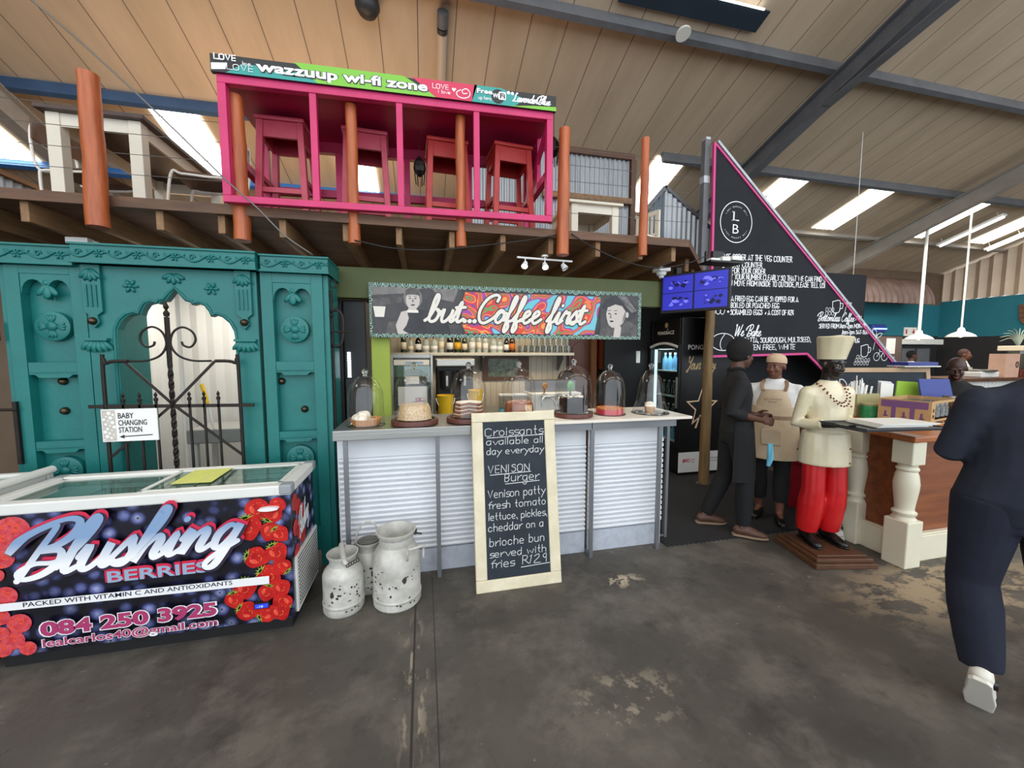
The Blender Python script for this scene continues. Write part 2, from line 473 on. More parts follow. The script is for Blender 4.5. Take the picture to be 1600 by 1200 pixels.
# ================================================================== SETTING
m = mat('floor_concrete', (92, 87, 80), 0.52, rgb2=(71, 67, 62), vs=1.3, bump=0.25, bs=18, spec=0.3)
def floor_wear(m):
    """worn patches and light scuffs with a shape of their own"""
    nt = m.node_tree; N = nt.nodes.new; L = nt.links.new; b = nt.nodes['Principled BSDF']
    tc = N('ShaderNodeTexCoord'); src = b.inputs['Base Color'].links[0].from_socket
    def layer(src, scale, lo, hi, col, amount, box=None, stretch=(1, 1, 1)):
        mp = N('ShaderNodeMapping'); mp.inputs['Scale'].default_value = stretch; L(tc.outputs['Object'], mp.inputs[0])
        n = N('ShaderNodeTexNoise'); n.inputs['Scale'].default_value = scale; n.inputs['Detail'].default_value = 7; n.inputs['Roughness'].default_value = 0.7
        L(mp.outputs[0], n.inputs[0])
        r = N('ShaderNodeMapRange'); r.inputs[1].default_value = lo; r.inputs[2].default_value = hi; r.inputs[4].default_value = amount; L(n.outputs[0], r.inputs[0])
        fac = r.outputs[0]
        if box:
            d = N('ShaderNodeVectorMath'); d.operation = 'SUBTRACT'; d.inputs[1].default_value = box[0]; L(tc.outputs['Object'], d.inputs[0])
            q = N('ShaderNodeVectorMath'); q.operation = 'DIVIDE'; q.inputs[1].default_value = box[1]; L(d.outputs[0], q.inputs[0])
            ln = N('ShaderNodeVectorMath'); ln.operation = 'LENGTH'; L(q.outputs[0], ln.inputs[0])
            s2 = N('ShaderNodeMapRange'); s2.inputs[1].default_value = 1.0; s2.inputs[2].default_value = 0.4; L(ln.outputs['Value'], s2.inputs[0])
            mu = N('ShaderNodeMath'); mu.operation = 'MULTIPLY'; L(fac, mu.inputs[0]); L(s2.outputs[0], mu.inputs[1]); fac = mu.outputs[0]
        x = N('ShaderNodeMix'); x.data_type = 'RGBA'; L(fac, x.inputs[0]); L(src, x.inputs[6]); x.inputs[7].default_value = lin(col) + (1,)
        return x.outputs[2]
    src = layer(src, 2.2, 0.48, 0.62, (116, 110, 101), 0.6)
    src = layer(src, 5.0, 0.55, 0.7, (56, 51, 47), 0.6)
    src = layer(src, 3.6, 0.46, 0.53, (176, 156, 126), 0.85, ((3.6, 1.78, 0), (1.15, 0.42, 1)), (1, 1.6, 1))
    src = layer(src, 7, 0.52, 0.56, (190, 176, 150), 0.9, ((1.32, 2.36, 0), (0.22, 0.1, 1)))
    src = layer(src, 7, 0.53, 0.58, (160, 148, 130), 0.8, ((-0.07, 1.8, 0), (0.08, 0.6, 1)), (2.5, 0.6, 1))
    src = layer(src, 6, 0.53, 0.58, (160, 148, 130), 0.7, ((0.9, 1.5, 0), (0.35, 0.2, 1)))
    for xx, ww in ((-0.075, .006), (0.035, .003)):
        sx = N('ShaderNodeSeparateXYZ'); L(tc.outputs['Object'], sx.inputs[0]); cp = N('ShaderNodeMath'); cp.operation = 'COMPARE'; cp.inputs[1].default_value = xx; cp.inputs[2].default_value = ww; L(sx.outputs[0], cp.inputs[0])
        x = N('ShaderNodeMix'); x.data_type = 'RGBA'; L(cp.outputs[0], x.inputs[0]); L(src, x.inputs[6]); x.inputs[7].default_value = lin((58, 54, 50)) + (1,); src = x.outputs[2]
    src = layer(src, 14, 0.66, 0.70, (175, 168, 155), 0.55)
    L(src, b.inputs['Base Color'])
floor_wear(m)
struct(MB().box(-9, 19, -7, 10, -0.1, 0), 'floor', 'floor_concrete')

# pitched roof: falls away from the camera towards the eaves
def rz(y): return 7.0 - 0.333 * y
SL = Vector((0, 1, -0.333)).normalized(); RN = Vector((0, 0.333, 1)).normalized()
m = mat('roof_board', (208, 187, 160), 0.8, rgb2=(188, 168, 142), vs=1.1, bump=0.1, bs=8, stretch=(2.2, 0.35, 1))
stripes(m, 0, 0.43, 0.012, (120, 106, 92))
b = MB(); b.add([(-9, -3.5, rz(-3.5)), (19, -3.5, rz(-3.5)), (19, 9.6, rz(9.6)), (-9, 9.6, rz(9.6))], [(0, 3, 2, 1)])
b.add([(-9, -3.5, rz(-3.5) + .12), (19, -3.5, rz(-3.5) + .12), (19, 9.6, rz(9.6) + .12), (-9, 9.6, rz(9.6) + .12)], [(0, 1, 2, 3)])
struct(b, 'ceiling', 'roof_board')
mat('steel_slate', (104, 106, 110), 0.55, var=0.25, vs=4)
mat('steel_blue', (62, 92, 128), 0.5, var=0.25, vs=4)
mat('steel_beige', (168, 160, 150), 0.55, var=0.15, vs=4)
mat('rail_blue', (60, 120, 190), 0.45)
def purlin(y, x0, x1, h, w, ms, nm):
    p = Vector((x0, y, rz(y))) - RN * (h / 2); q = Vector((x1, y, rz(y))) - RN * (h / 2)
    struct(MB().beam(p, q, w, h, RN), nm, ms)
purlin(6.2, -9, 0.4, 0.16, 0.07, 'steel_blue', 'trim_1'); purlin(6.05, 4.0, 16, 0.16, 0.07, 'steel_slate', 'trim_2')
purlin(4.42, -9, 16, 0.16, 0.07, 'steel_slate', 'trim_3'); purlin(2.75, -9, 16, 0.16, 0.07, 'steel_slate', 'trim_4')
purlin(7.55, -9, 0.4, 0.10, 0.09, 'rail_blue', 'trim_5'); purlin(7.55, 4.0, 16, 0.09, 0.07, 'steel_beige', 'trim_6')
def rafter(x, nm, ms='steel_slate', d=0.30):
    b = MB()
    for (y0, y1) in ((-3.4, 9.5),):
        a = Vector((x, y0, rz(y0) - 0.16)); c = Vector((x, y1, rz(y1) - 0.16))
        b.beam(a - RN * 0.01, c - RN * 0.01, 0.16, 0.02, RN); b.beam(a - RN * d, c - RN * d, 0.16, 0.02, RN)
        b.beam(a - RN * d / 2, c - RN * d / 2, 0.02, d, RN)
    # haunch under the rafter near the splice
    for k, (ya, yb, dd) in enumerate(((3.2, 4.6, 0.16),)):
        p = Vector((x, ya, rz(ya) - 0.16)) - RN * (d + dd); q = Vector((x, yb, rz(yb) - 0.16)) - RN * (d + 0.01)
        b.beam(p, q, 0.14, 0.02, RN)
        b.beam(Vector((x, 2.0, rz(2.0) - 0.16)) - RN * (d + dd), p, 0.14, 0.02, RN)
        b.prism([(2.0, 0), (ya, 0), (yb, 0.2), (2.0, 0.2)], (x - .01, 0, 0), (0, 1, 0), (0, 0, 1), 0) if False else None
    struct(b, nm, ms)
rafter(5.55, 'trim_7', d=.26); rafter(10.95, 'trim_8', 'steel_beige'); rafter(-4.92, 'trim_9', 'steel_beige')
# translucent roof sheets: daylight
emitter('roof_daylight', (255, 252, 246), 5.5)
k = 0
for x0, x1, y0, y1 in ((-3.52, -2.94, 6.2, 7.5), (-6.25, -5.57, 6.2, 7.5), (-1.27, -0.72, 6.2, 7.5), (3.95, 4.53, 6.1, 7.4), (6.66, 7.3, 6.1, 7.4), (8.87, 9.5, 6.1, 7.4), (11.65, 12.35, 6.1, 7.4), (14.0, 14.6, 6.1, 7.4)):
    k += 1; b = MB(); o = Vector((x0, y0, rz(y0))) - RN * 0.02
    LL = (y1 - y0) * math.sqrt(1 + .333 ** 2); n = 8
    # gently ribbed sheet
    for i in range(n):
        a = x1 - x0; xa, xb = a * i / n, a * (i + 1) / n
        ha, hb = (0.012 if i % 2 else 0), (0 if i % 2 else 0.012)
        b.add([o + Vector((xa, 0, 0)) + RN * ha, o + Vector((xb, 0, 0)) + RN * hb, o + Vector((xb, 0, 0)) + RN * hb + SL * LL, o + Vector((xa, 0, 0)) + RN * ha + SL * LL], [(0, 1, 2, 3)])
    struct(b, 'window_%d' % k, 'roof_daylight')
# eaves wall behind the deck and hall, gable on the right
mat('wall_dark', (44, 42, 42), 0.8, var=0.2, vs=3)
mat('wall_brown', (112, 92, 74), 0.8, var=0.2, vs=3)
m = mat('teal_plaster', (34, 116, 130), 0.7, var=0.1, vs=3)
struct(MB().box(-9, 3.6, 8.3, 8.4, 0, 4.25), 'wall_back', 'wall_brown')
b = MB().mi(0).box(3.6, 16.2, 8.8, 8.9, 2.15, 3.1); b.mi(1).box(3.6, 16.2, 8.8, 8.9, 0, 2.15); b.mi(2).box(3.6, 16.2, 8.8, 8.9, 3.1, 4.1)
struct(b, 'wall_far', ['teal_plaster', 'wall_dark', 'wall_brown'])
mat('corrugated_cream', (206, 184, 160), 0.5, var=0.12, vs=3)
mat('corrugated_zinc', (176, 180, 184), 0.38, metal=0.35, var=0.25, vs=2.5, stretch=(3, 3, 0.4))
mat('corrugated_white', (226, 224, 218), 0.5, var=0.06, vs=3)
def corrugated(b, o, u, v, L, H, pitch, amp, top=None, n=4):
    """sheet from o along u (length L) with ridges along v; top(a) gives the height at a"""
    o = Vector(o); u = Vector(u).normalized(); v = Vector(v).normalized(); w = u.cross(v)
    k = int(L / pitch * n); vs = []; fs = []
    for i in range(k + 1):
        a = L * i / k; p = o + u * a + w * (amp * math.sin(2 * PI * i / n)); hh = top(a) if top else H
        vs += [p, p + v * hh, p + w * 0.004, p + v * hh + w * 0.004]
    for i in range(k):
        c = 4 * i; fs += [(c, c + 4, c + 5, c + 1), (c + 2, c + 3, c + 7, c + 6), (c + 1, c + 5, c + 7, c + 3)]
    return b.add(vs, fs)
b = MB().mi(0).box(15.72, 15.82, -3, 8.8, 2.1, 3.2); b.mi(1).box(15.72, 15.82, -3, 8.8, 0, 2.1)
b.mi(2); corrugated(b, (15.7, 8.8, 3.2), (0, -1, 0), UZ, 9, 2, 0.26, 0.045, top=lambda a: rz(8.8 - a) - 3.25)
struct(b, 'wall_right', ['teal_plaster', 'wall_dark', 'corrugated_cream'])
struct(MB().box(-9, -8.9, -3, 8.3, 0, 7.9), 'wall_left', 'wall_brown')
# brown dark room behind the teal gateway, white changing room through the arch
m = mat('bead_board', (214, 208, 196), 0.6, var=0.07, vs=3); stripes(m, 0, 0.095, 0.006, (150, 144, 134))
b = MB().mi(0); corrugated(b, (-3.0, 4.62, 0), UX, UZ, 2.3, 2.42, 0.14, 0.012)
struct(b, 'wall_changing', ['corrugated_white'])
struct(MB().box(-0.72, -0.66, 3.5, 5.4, 0, 2.29), 'wall_side', 'wall_dark')
struct(MB().box(-5.2, -3.1, 4.0, 4.06, 0, 2.42), 'wall_service', 'wall_brown')
# coffee bar shell
m = mat('bar_beadboard', (206, 194, 172), 0.6, var=0.12, vs=2.2); stripes(m, 0, 0.085, 0.006, (140, 128, 108))
b = MB().mi(0).box(-0.72, 2.08, 5.42, 5.5, 0, 2.56); b.mi(1).box(2.44, 4.2, 5.42, 5.5, 0, 2.56); b.mi(1).box(2.08, 2.44, 5.42, 5.5, 1.95, 2.56)
struct(b, 'wall_bar', ['bar_beadboard', 'wall_dark'])
mat('black_paint', (26, 25, 26), 0.6, var=0.2, vs=4, spec=0.3)
b = MB().box(2.50, 6.9, 5.00, 5.08, 0, 2.36)
struct(b, 'wall_black', 'black_paint')
m = mat('door_brown', (92, 50, 30), 0.4, var=0.25, vs=5, stretch=(6, 6, .6))
b = MB().box(2.1, 2.42, 5.36, 5.41, 0, 1.95)
b.prism([(0.05, 1.1), (.27, 1.1), (.27, 1.68), (.22, 1.75), (.16, 1.78), (.1, 1.75), (.05, 1.68)], (2.1, 5.36, 0), UX, UZ, 0.015); b.box(2.15, 2.37, 5.345, 5.36, .2, .95)
d1 = struct(b, 'door_1', 'door_brown', bevel=0.004)
mat('olive_paint', (84, 92, 46), 0.6, var=0.15, vs=4)
mat('lime_paint', (152, 168, 62), 0.6, var=0.1, vs=4)
b = MB().box(-0.70, 2.3, 3.42, 3.52, 2.06, 2.31); struct(b, 'trim_10', 'olive_paint', bevel=0.004)
b = MB().box(-0.42, -0.275, 3.40, 3.52, 0, 2.06); struct(b, 'trim_11', 'lime_paint', bevel=0.004)
# dark rubber mat at the end of the bar
m = mat('mat_rubber', (38, 38, 40), 0.75, var=0.2, vs=30, bump=0.5, bs=160)
b = MB(); b.box(1.95, 4.6, 2.72, 4.58, 0.0, 0.012)
for i in range(60): b.box(1.95 + i * .0442, 1.95 + i * .0442 + .022, 2.70, 2.722, 0.0, 0.009)
tag(b.build('floor_mat', 'mat_rubber'), 'black ribbed rubber mat beside the coffee counter under the two staff', 'floor mat')

# ================================================================== ICE-CREAM FREEZER
mat('white_enamel', (228, 228, 222), 0.4, var=0.05, vs=8)
mat('plastic_white', (222, 222, 216), 0.45)
mat('plastic_grey', (150, 154, 158), 0.5)
mat('black_plastic', (22, 22, 24), 0.5)
mat('dark_grey', (46, 48, 50), 0.5)
def berry_print():
    m = mat('blueberry_print', (30, 32, 62), 0.3, coat=0.3); nt = m.node_tree; N = nt.nodes.new; L = nt.links.new; b = nt.nodes['Principled BSDF']
    tc = N('ShaderNodeTexCoord'); mp = N('ShaderNodeMapping'); mp.inputs['Scale'].default_value = (1, 1, 1); L(tc.outputs['Object'], mp.inputs[0])
    v = N('ShaderNodeTexVoronoi'); v.inputs['Scale'].default_value = 14.0; v.inputs['Randomness'].default_value = 0.8; L(mp.outputs[0], v.inputs['Vector'])
    r = N('ShaderNodeValToRGB'); e = r.color_ramp.elements
    e[0].position = 0.0; e[0].color = lin((40, 40, 66)) + (1,); e[1].position = 0.72; e[1].color = lin((12, 12, 26)) + (1,)
    for p, c in ((0.05, (34, 34, 58)), (0.10, (150, 156, 190)), (0.28, (100, 108, 156)), (0.42, (60, 66, 112)), (0.52, (24, 24, 46))):
        q = e.new(p); q.color = lin(c) + (1,)
    L(v.outputs['Distance'], r.inputs[0])
    hs = N('ShaderNodeSeparateColor'); L(v.outputs['Color'], hs.inputs[0])
    mr = N('ShaderNodeMapRange'); mr.inputs[3].default_value = 0.35; mr.inputs[4].default_value = 1.25; L(hs.outputs[0], mr.inputs[0])
    mx = N('ShaderNodeMix'); mx.data_type = 'RGBA'; mx.blend_type = 'MULTIPLY'; mx.inputs[0].default_value = 1
    cb = N('ShaderNodeCombineColor'); [L(mr.outputs[0], cb.inputs[i]) for i in range(3)]
    L(r.outputs[0], mx.inputs[6]); L(cb.outputs[0], mx.inputs[7])
    n = N('ShaderNodeTexNoise'); n.inputs['Scale'].default_value = 60; L(tc.outputs['Object'], n.inputs[0])
    m2 = N('ShaderNodeMix'); m2.data_type = 'RGBA'; m2.blend_type = 'OVERLAY'; m2.inputs[0].default_value = 0.5
    L(mx.outputs[2], m2.inputs[6]); L(n.outputs[0], m2.inputs[7]); L(m2.outputs[2], b.inputs['Base Color'])
berry_print()
mat('strawberry_red', (206, 40, 34), 0.3, rgb2=(168, 20, 24), vs=22)
mat('strawberry_pale', (226, 78, 62), 0.3); mat('strawberry_seed', (236, 170, 90), 0.4)
mat('leaf_print', (120, 156, 50), 0.4, rgb2=(160, 190, 84), vs=60)
mat('raspberry_red', (192, 40, 52), 0.35, rgb2=(222, 92, 98), vs=38)
mat('lettering_white', (238, 238, 238), 0.4); mat('lettering_steel', (150, 170, 196), 0.4); mat('lettering_red', (205, 40, 74), 0.4)
mat('lettering_purple', (104, 44, 122), 0.4); mat('lettering_plum', (170, 56, 104), 0.4); mat('ink_dark', (44, 34, 60), 0.5)
mat('display_blue', (10, 14, 60), 0.3, emit=(40, 60, 255), es=1.5)
mat('freezer_inside', (224, 230, 228), 0.5)
thin_glass('lid_glass', (226, 238, 234), 1.4)
mat('wire_chrome', (190, 192, 192), 0.3, metal=0.8)
def gradient_two(name, c0, c1, z0, z1):
    """two-tone printed lettering: colour c0 below z0 blending to c1 above z1"""
    m = mat(name, c0, 0.4); nt = m.node_tree; N = nt.nodes.new; L = nt.links.new
    tc = N('ShaderNodeTexCoord'); sx = N('ShaderNodeSeparateXYZ'); L(tc.outputs['Object'], sx.inputs[0])
    mr = N('ShaderNodeMapRange'); mr.inputs[1].default_value = z0; mr.inputs[2].default_value = z1; L(sx.outputs[2], mr.inputs[0])
    mx = N('ShaderNodeMix'); mx.data_type = 'RGBA'; mx.inputs[6].default_value = lin(c0) + (1,); mx.inputs[7].default_value = lin(c1) + (1,)
    L(mr.outputs[0], mx.inputs[0]); L(mx.outputs[2], nt.nodes['Principled BSDF'].inputs['Base Color'])
gradient_two('lettering_brush', (244, 244, 244), (132, 160, 196), 0.55, 0.68)

fx0, fx1, fy0, fy1 = -2.13, -0.745, 2.33, 2.80
fz = root('chest_freezer', 'long chest freezer wrapped in a berry print with sliding glass lids', 'freezer', (-1.43, 2.56, 0))
b = MB(); b.box(fx0, fx1, fy0, fy0 + .04, .085, .815); b.box(fx0, fx1, fy1 - .04, fy1, .085, .815); b.box(fx0, fx0 + .05, fy0 + .04, fy1 - .04, .085, .815); b.box(fx1 - .05, fx1, fy0 + .04, fy1 - .04, .085, .815)
b.build('wrapped_body', 'blueberry_print', fz, bevel=0.006)
MB().box(fx0 + .02, fx1 - .03, fy0 + .05, fy1 - .02, 0.0, .085).build('plinth', 'black_plastic', fz)
b = MB(); b.box(fx0 + .05, fx1 - .05, fy0 + .04, fy1 - .04, .42, .44)
for x0, x1, y0, y1 in ((fx0 + .05, fx1 - .05, fy0 + .04, fy0 + .05), (fx0 + .05, fx1 - .05, fy1 - .05, fy1 - .04), (fx0 + .05, fx0 + .06, fy0 + .05, fy1 - .05), (fx1 - .06, fx1 - .05, fy0 + .05, fy1 - .05)): b.box(x0, x1, y0, y1, .44, .815)
b.build('liner', 'freezer_inside', fz)
b = MB(); b.box(fx0 - .012, fx1 + .012, fy0 - .018, fy0 + .045, .815, .872); b.box(fx0 - .012, fx1 + .012, fy1 - .045, fy1 + .018, .815, .872)
b.box(fx0 - .012, fx0 + .05, fy0 + .045, fy1 - .045, .815, .872); b.box(fx1 - .05, fx1 + .012, fy0 + .045, fy1 - .045, .815, .872)
b.build('rim', 'white_enamel', fz, bevel=0.008)
for x, y in ((fx0, fy0), (fx1, fy0), (fx0, fy1), (fx1, fy1)):
    sx = 1 if x == fx0 else -1; sy = 1 if y == fy0 else -1
    MB().box(min(x - sx * .015, x + sx * .05), max(x - sx * .015, x + sx * .05), min(y - sy * .021, y + sy * .05), max(y - sy * .021, y + sy * .05), .818, .875).build('corner_cap', 'plastic_grey', fz, bevel=0.01)
for x0, x1, z in ((fx0 + .05, -1.43, .852), (-1.49, fx1 - .05, .864)):
    g = MB().box(x0 + .02, x1 - .02, fy0 + .06, fy1 - .06, z, z + .004).build('glass_lid', 'lid_glass', fz); tag(g, 'tinted sliding glass lid')
    b = MB(); b.box(x0, x0 + .025, fy0 + .045, fy1 - .045, z - .004, z + .009); b.box(x1 - .025, x1, fy0 + .045, fy1 - .045, z - .004, z + .009)
    b.box(x0, x1, fy0 + .045, fy0 + .065, z - .004, z + .009); b.box(x0, x1, fy1 - .065, fy1 - .045, z - .004, z + .009)
    b.build('lid_frame', 'plastic_white', g, bevel=0.003)
def wire_basket(x0, x1, y0, y1, z0, z1):
    b = MB()
    for z in (z0, z1):
        for p, q in (((x0, y0, z), (x1, y0, z)), ((x1, y0, z), (x1, y1, z)), ((x1, y1, z), (x0, y1, z)), ((x0, y1, z), (x0, y0, z))): b.cyl(p, q, .003, n=6)
    n = 12
    for i in range(n + 1):
        x = x0 + (x1 - x0) * i / n; b.cyl((x, y0, z0), (x, y0, z1), .002, n=5); b.cyl((x, y1, z0), (x, y1, z1), .002, n=5); b.cyl((x, y0, z0), (x, y1, z0), .002, n=5)
    return b
for k, (x0, x1) in enumerate(((-1.86, -1.50), (-1.36, -0.84))):
    r = wire_basket(x0, x1, 2.40, 2.72, .60, .80).build('wire_basket', 'wire_chrome')
    tag(r, ('wire basket hanging under the left freezer lid', 'wire basket hanging under the right freezer lid')[k], 'basket', 'freezer baskets')
# printed fruit on the wrap
sp = MB()
def strawberry(cx, cz, r, rot, leaf, dep):
    o = (cx, 2.33 - dep, cz); ca, sa = math.cos(rot), math.sin(rot); u = (ca, 0, sa); v = (-sa, 0, ca)
    out = []
    for i in range(22):
        a = 2 * PI * i / 22; rr = r * (1 + .06 * math.cos(2 * a)); y = rr * math.sin(a) * 1.08; x = rr * math.cos(a) * (0.95 if y > 0.1 * r else 0.95 - 0.42 * (.1 - y / r))
        out.append((x, y))
    def clip(q): return q
    sp.mi(0).flat(out, o, u, v)
    o2 = (cx, 2.33 - dep - .0003, cz)
    sp.mi(1).flat([(-.40 * r + .20 * r * math.cos(t * PI / 6), .18 * r + .34 * r * math.sin(t * PI / 6)) for t in range(12)], o2, u, v)
    for i in range(16):
        a = i * 2.4; q = r * (.25 + .6 * ((i * .618) % 1)); sp.mi(2).flat(circ(r * .032, 6, (q * math.cos(a) * .85, q * math.sin(a) * .85)), (cx, 2.33 - dep - .0006, cz), u, v)
    if leaf:
        for i in range(6):
            a = PI / 2 + (i - 2.5) * .5; tip = (r * .72 * math.cos(a), r * .72 + r * .5 * math.sin(a)) ; c = (0, r * .82)
            sp.mi(3).flat([(c[0] - .1 * r * math.sin(a), c[1] + .1 * r * math.cos(a)), (c[0] + .1 * r * math.sin(a), c[1] - .1 * r * math.cos(a)), tip], (cx, 2.33 - dep - .0009, cz), u, v)
SB = [(-0.91, 0.74, .062, .3, 0), (-0.81, .755, .045, -.6, 0), (-.835, .72, .06, 2.6, 1), (-.958, .64, .072, .2, 1), (-.851, .608, .055, -.4, 0), (-.80, .59, .05, .7, 1), (-.919, .468, .064, 1.2, 1), (-.819, .486, .06, .5, 1), (-.80, .405, .05, -2.4, 1), (-.862, .357, .066, .9, 1), (-.984, .3, .062, .1, 1), (-1.038, .241, .051, .2, 1), (-.877, .26, .05, -.3, 1), (-.80, .281, .048, .4, 0), (-.805, .199, .056, -2.6, 1), (-.975, .171, .057, 1.0, 1), (-.877, .148, .055, 2.0, 1), (-.97, .165, .05, 1.4, 0), (-.812, .145, .055, .4, 0)]
for i, a in enumerate(SB): strawberry(*a, 0.0012 + i * .0012)
sp.keep = True; sp.build('strawberry_print', ['strawberry_red', 'strawberry_pale', 'strawberry_seed', 'leaf_print'], fz)
rp = MB()
for j, (x, z, r) in enumerate([(-1.98, .735, .07), (-2.03, .69, .056), (-2.03, .598, .05), (-2.06, .515, .034), (-2.03, .406, .048), (-2.06, .301, .041), (-1.987, .258, .05), (-2.018, .175, .049), (-2.06, .135, .04), (-1.96, .125, .036), (-2.057, .22, .033)]):
    rp.mi(0).flat(circ(r, 18, (0, 0)), (x, 2.3288 - j * .001, z), UX, UZ)
    for i in range(16):
        a = i * 2.4; q = r * .85 * math.sqrt((i + .5) / 16); rp.mi(1 if i % 3 == 0 else 0).flat(circ(r * .2, 8, (q * math.cos(a), q * math.sin(a))), (x, 2.3285 - j * .001, z), UX, UZ)
rp.keep = True; rp.build('raspberry_print', ['raspberry_red', 'strawberry_pale'], fz)
# lettering on the front
def on_front(d): return (0, 2.33 - d, 0)
FT = lambda x, z, d: (x, fy0 - d, z)
rot = math.atan2(0.07, 0.98); uB = (math.cos(rot), 0, math.sin(rot)); vB = (-math.sin(rot) * 0, 0, 1)
for nm, dx, dz, dep, w, th, mt in (('red_shadow', .012, .012, .0265, .034, .020, 'lettering_red'), ('dark_outline', .004, -.006, .0295, .036, .022, 'ink_dark'), ('name_lettering', 0, 0, .0325, .022, .018, 'lettering_brush')):
    b = MB(); script(b, 'Blushing', FT(-2.0 + dx, .495 + dz, dep), uB, (0, 0, 1), .262, w, 0.40, th, kx=1.2)
    b.keep = True; b.build(nm, mt, fz)
b = MB().mi(0); b.text('BERRIES', FT(-1.61, .435, .0240), (1, 0, .0), UZ, .088, bold=.06, fit=.47)
b.mi(1).text('BERRIES', FT(-1.60, .428, .0250), UX, UZ, .083, bold=.022, fit=.45); b.keep = True
b.build('subtitle_lettering', ['lettering_red', 'lettering_steel'], fz)
b = MB().mi(0).flat([(-2.12, .342), (-.86, .318), (-.86, .364), (-2.12, .380)], (0, 2.33 - .0248, 0), UX, UZ)
b.mi(1).text('PACKED WITH VITAMIN C AND ANTIOXIDANTS', FT(-1.95, .350, .0254), (1, 0, -.012), UZ, .033, bold=.012, fit=.91); b.keep = True
b.build('slogan_strip', ['lettering_white', 'ink_dark'], fz)
b = MB().mi(0); b.text('084 250 3925', FT(-1.90, .186, .0246), (1, 0, -.01), UZ, .102, bold=.075, fit=.785); b.text('lealcarlos40@gmail.com', FT(-1.893, .128, .0246), (1, 0, -.012), UZ, .058, bold=.05, fit=.775)
b.mi(1).text('084 250 3925', FT(-1.893, .188, .0254), (1, 0, -.01), UZ, .098, bold=.045, fit=.77); b.text('lealcarlos40@gmail.com', FT(-1.888, .129, .0254), (1, 0, -.012), UZ, .056, bold=.02, fit=.765); b.keep = True
b.build('contact_lettering', ['lettering_white', 'lettering_plum'], fz)
b = MB().mi(0).box(-.94, -.865, 2.30, 2.331, .182, .214); b.mi(1).box(-.935, -.870, 2.2985, 2.30, .187, .209); d = b.build('temperature_display', ['black_plastic', 'display_blue'], fz)
b = MB().text('-18', (-.925, 2.2975, .190), UX, UZ, .018, fit=.03); b.keep = True; b.build('digits', emitter('digit_blue', (140, 170, 255), 2.5), d)
b = MB().prism(circ(.05, 20, (-.848, .745), ry=.011), (0, 2.331, 0), UX, UZ, .03); b.build('maker_badge', 'lettering_white', fz)
# print and vent on the right end
b = MB()
for i in range(7): b.flat(circ(.05, 14, (2.40 + .06 * (i % 3), .74 - .05 * i)), (fx1 + .0015 + .0006 * i, 0, 0), UY, UZ)
b.keep = True; b.build('end_strawberry_print', 'strawberry_red', fz)
b = MB(); script(b, 'Blushing', (fx1 + .006, 2.44, .5), (0, .55, .2), (0, 0, 1), .16, .012, .3, .008, kx=.7); b.keep = True; b.build('end_lettering', 'lettering_white', fz)
b = MB().mi(0).box(fx1, fx1 + .012, 2.36, 2.79, .10, .43)
for i in range(13):
    z = .125 + i * .023
    b.mi(1)
    for j in range(16): b.box(fx1 + .012, fx1 + .0135, 2.385 + j * .025, 2.400 + j * .025, z, z + .011)
b.build('vent_grille', ['white_enamel', 'dark_grey'], fz)
# yellow price sheet on the lid
mat('paper_yellow', (216, 220, 96), 0.7, rgb2=(206, 208, 120), vs=30)
b = MB().mi(0).add([(-1.39, 2.47, .8735), (-1.185, 2.46, .8735), (-1.195, 2.735, .8735), (-1.40, 2.74, .8735), (-1.39, 2.47, .8755), (-1.185, 2.46, .8755), (-1.195, 2.735, .8755), (-1.40, 2.74, .8755)], [(0, 3, 2, 1), (4, 5, 6, 7), (0, 1, 5, 4), (1, 2, 6, 5), (2, 3, 7, 6), (3, 0, 4, 7)])
tag(b.build('price_sheet', 'paper_yellow'), 'yellow paper sheet lying on the right glass lid of the berry freezer', 'paper')
# neighbouring white freezer
f2 = root('chest_freezer', 'plain white chest freezer cut off at the far left edge', 'freezer', (-2.75, 2.56, 0))
MB().box(-3.4, -2.19, 2.34, 2.82, .06, .84).build('body', 'white_enamel', f2, bevel=.01)
MB().box(-3.38, -2.21, 2.37, 2.80, 0, .06).build('plinth', 'black_plastic', f2)
b = MB().box(-3.41, -2.18, 2.33, 2.375, .84, .90); b.box(-3.41, -2.18, 2.785, 2.83, .84, .90); b.box(-2.24, -2.18, 2.375, 2.785, .84, .90); b.build('rim', 'white_enamel', f2, bevel=.01)
MB().box(-3.38, -2.24, 2.375, 2.785, .875, .88).build('glass_lid', 'lid_glass', f2)
MB().cyl((-2.165, 2.345, .915), (-2.165, 2.80, .915), .022, n=14).build('lid_handle', 'plastic_white', f2, smooth=True, auto=40)

# ================================================================== TEAL CARVED GATEWAY
mat('teal_paint', (20, 116, 111), 0.45, rgb2=(16, 104, 101), vs=3, bump=0.15, bs=30)
mat('brass_dark', (92, 80, 66), 0.35, metal=0.9, var=0.4, vs=30)
mat('iron_black', (46, 40, 36), 0.55, metal=0.5, var=0.3, vs=30, bump=.2, bs=90)
tw = root('carved_gateway', 'turquoise painted carved wooden gateway with a scalloped arch', 'gateway', (-1.6, 3.2, 0))
yF, yB = 3.05, 3.38; cx = -1.612
half = [(.345, 0), (.34, 1.70), (.335, 1.755), (.31, 1.81), (.27, 1.85), (.225, 1.865), (.2, 1.852), (.19, 1.885), (.165, 1.925), (.125, 1.94), (.092, 1.928), (.085, 1.945), (.055, 1.952), (.03, 1.985), (0, 2.03)]
prof = [(cx - .49, 0), (cx - .49, 2.17), (cx + .49, 2.17), (cx + .49, 0)] + [(cx + a, z) for a, z in half] + [(cx - a, z) for a, z in reversed(half[:-1])]
b = MB(); b.prism(prof, (0, yF + .05, 0), UX, UZ, -.05) if False else b.prism(prof, (0, yF + .06, 0), UX, UZ, .06)
b.build('arch_board', 'teal_paint', tw, bevel=.004)
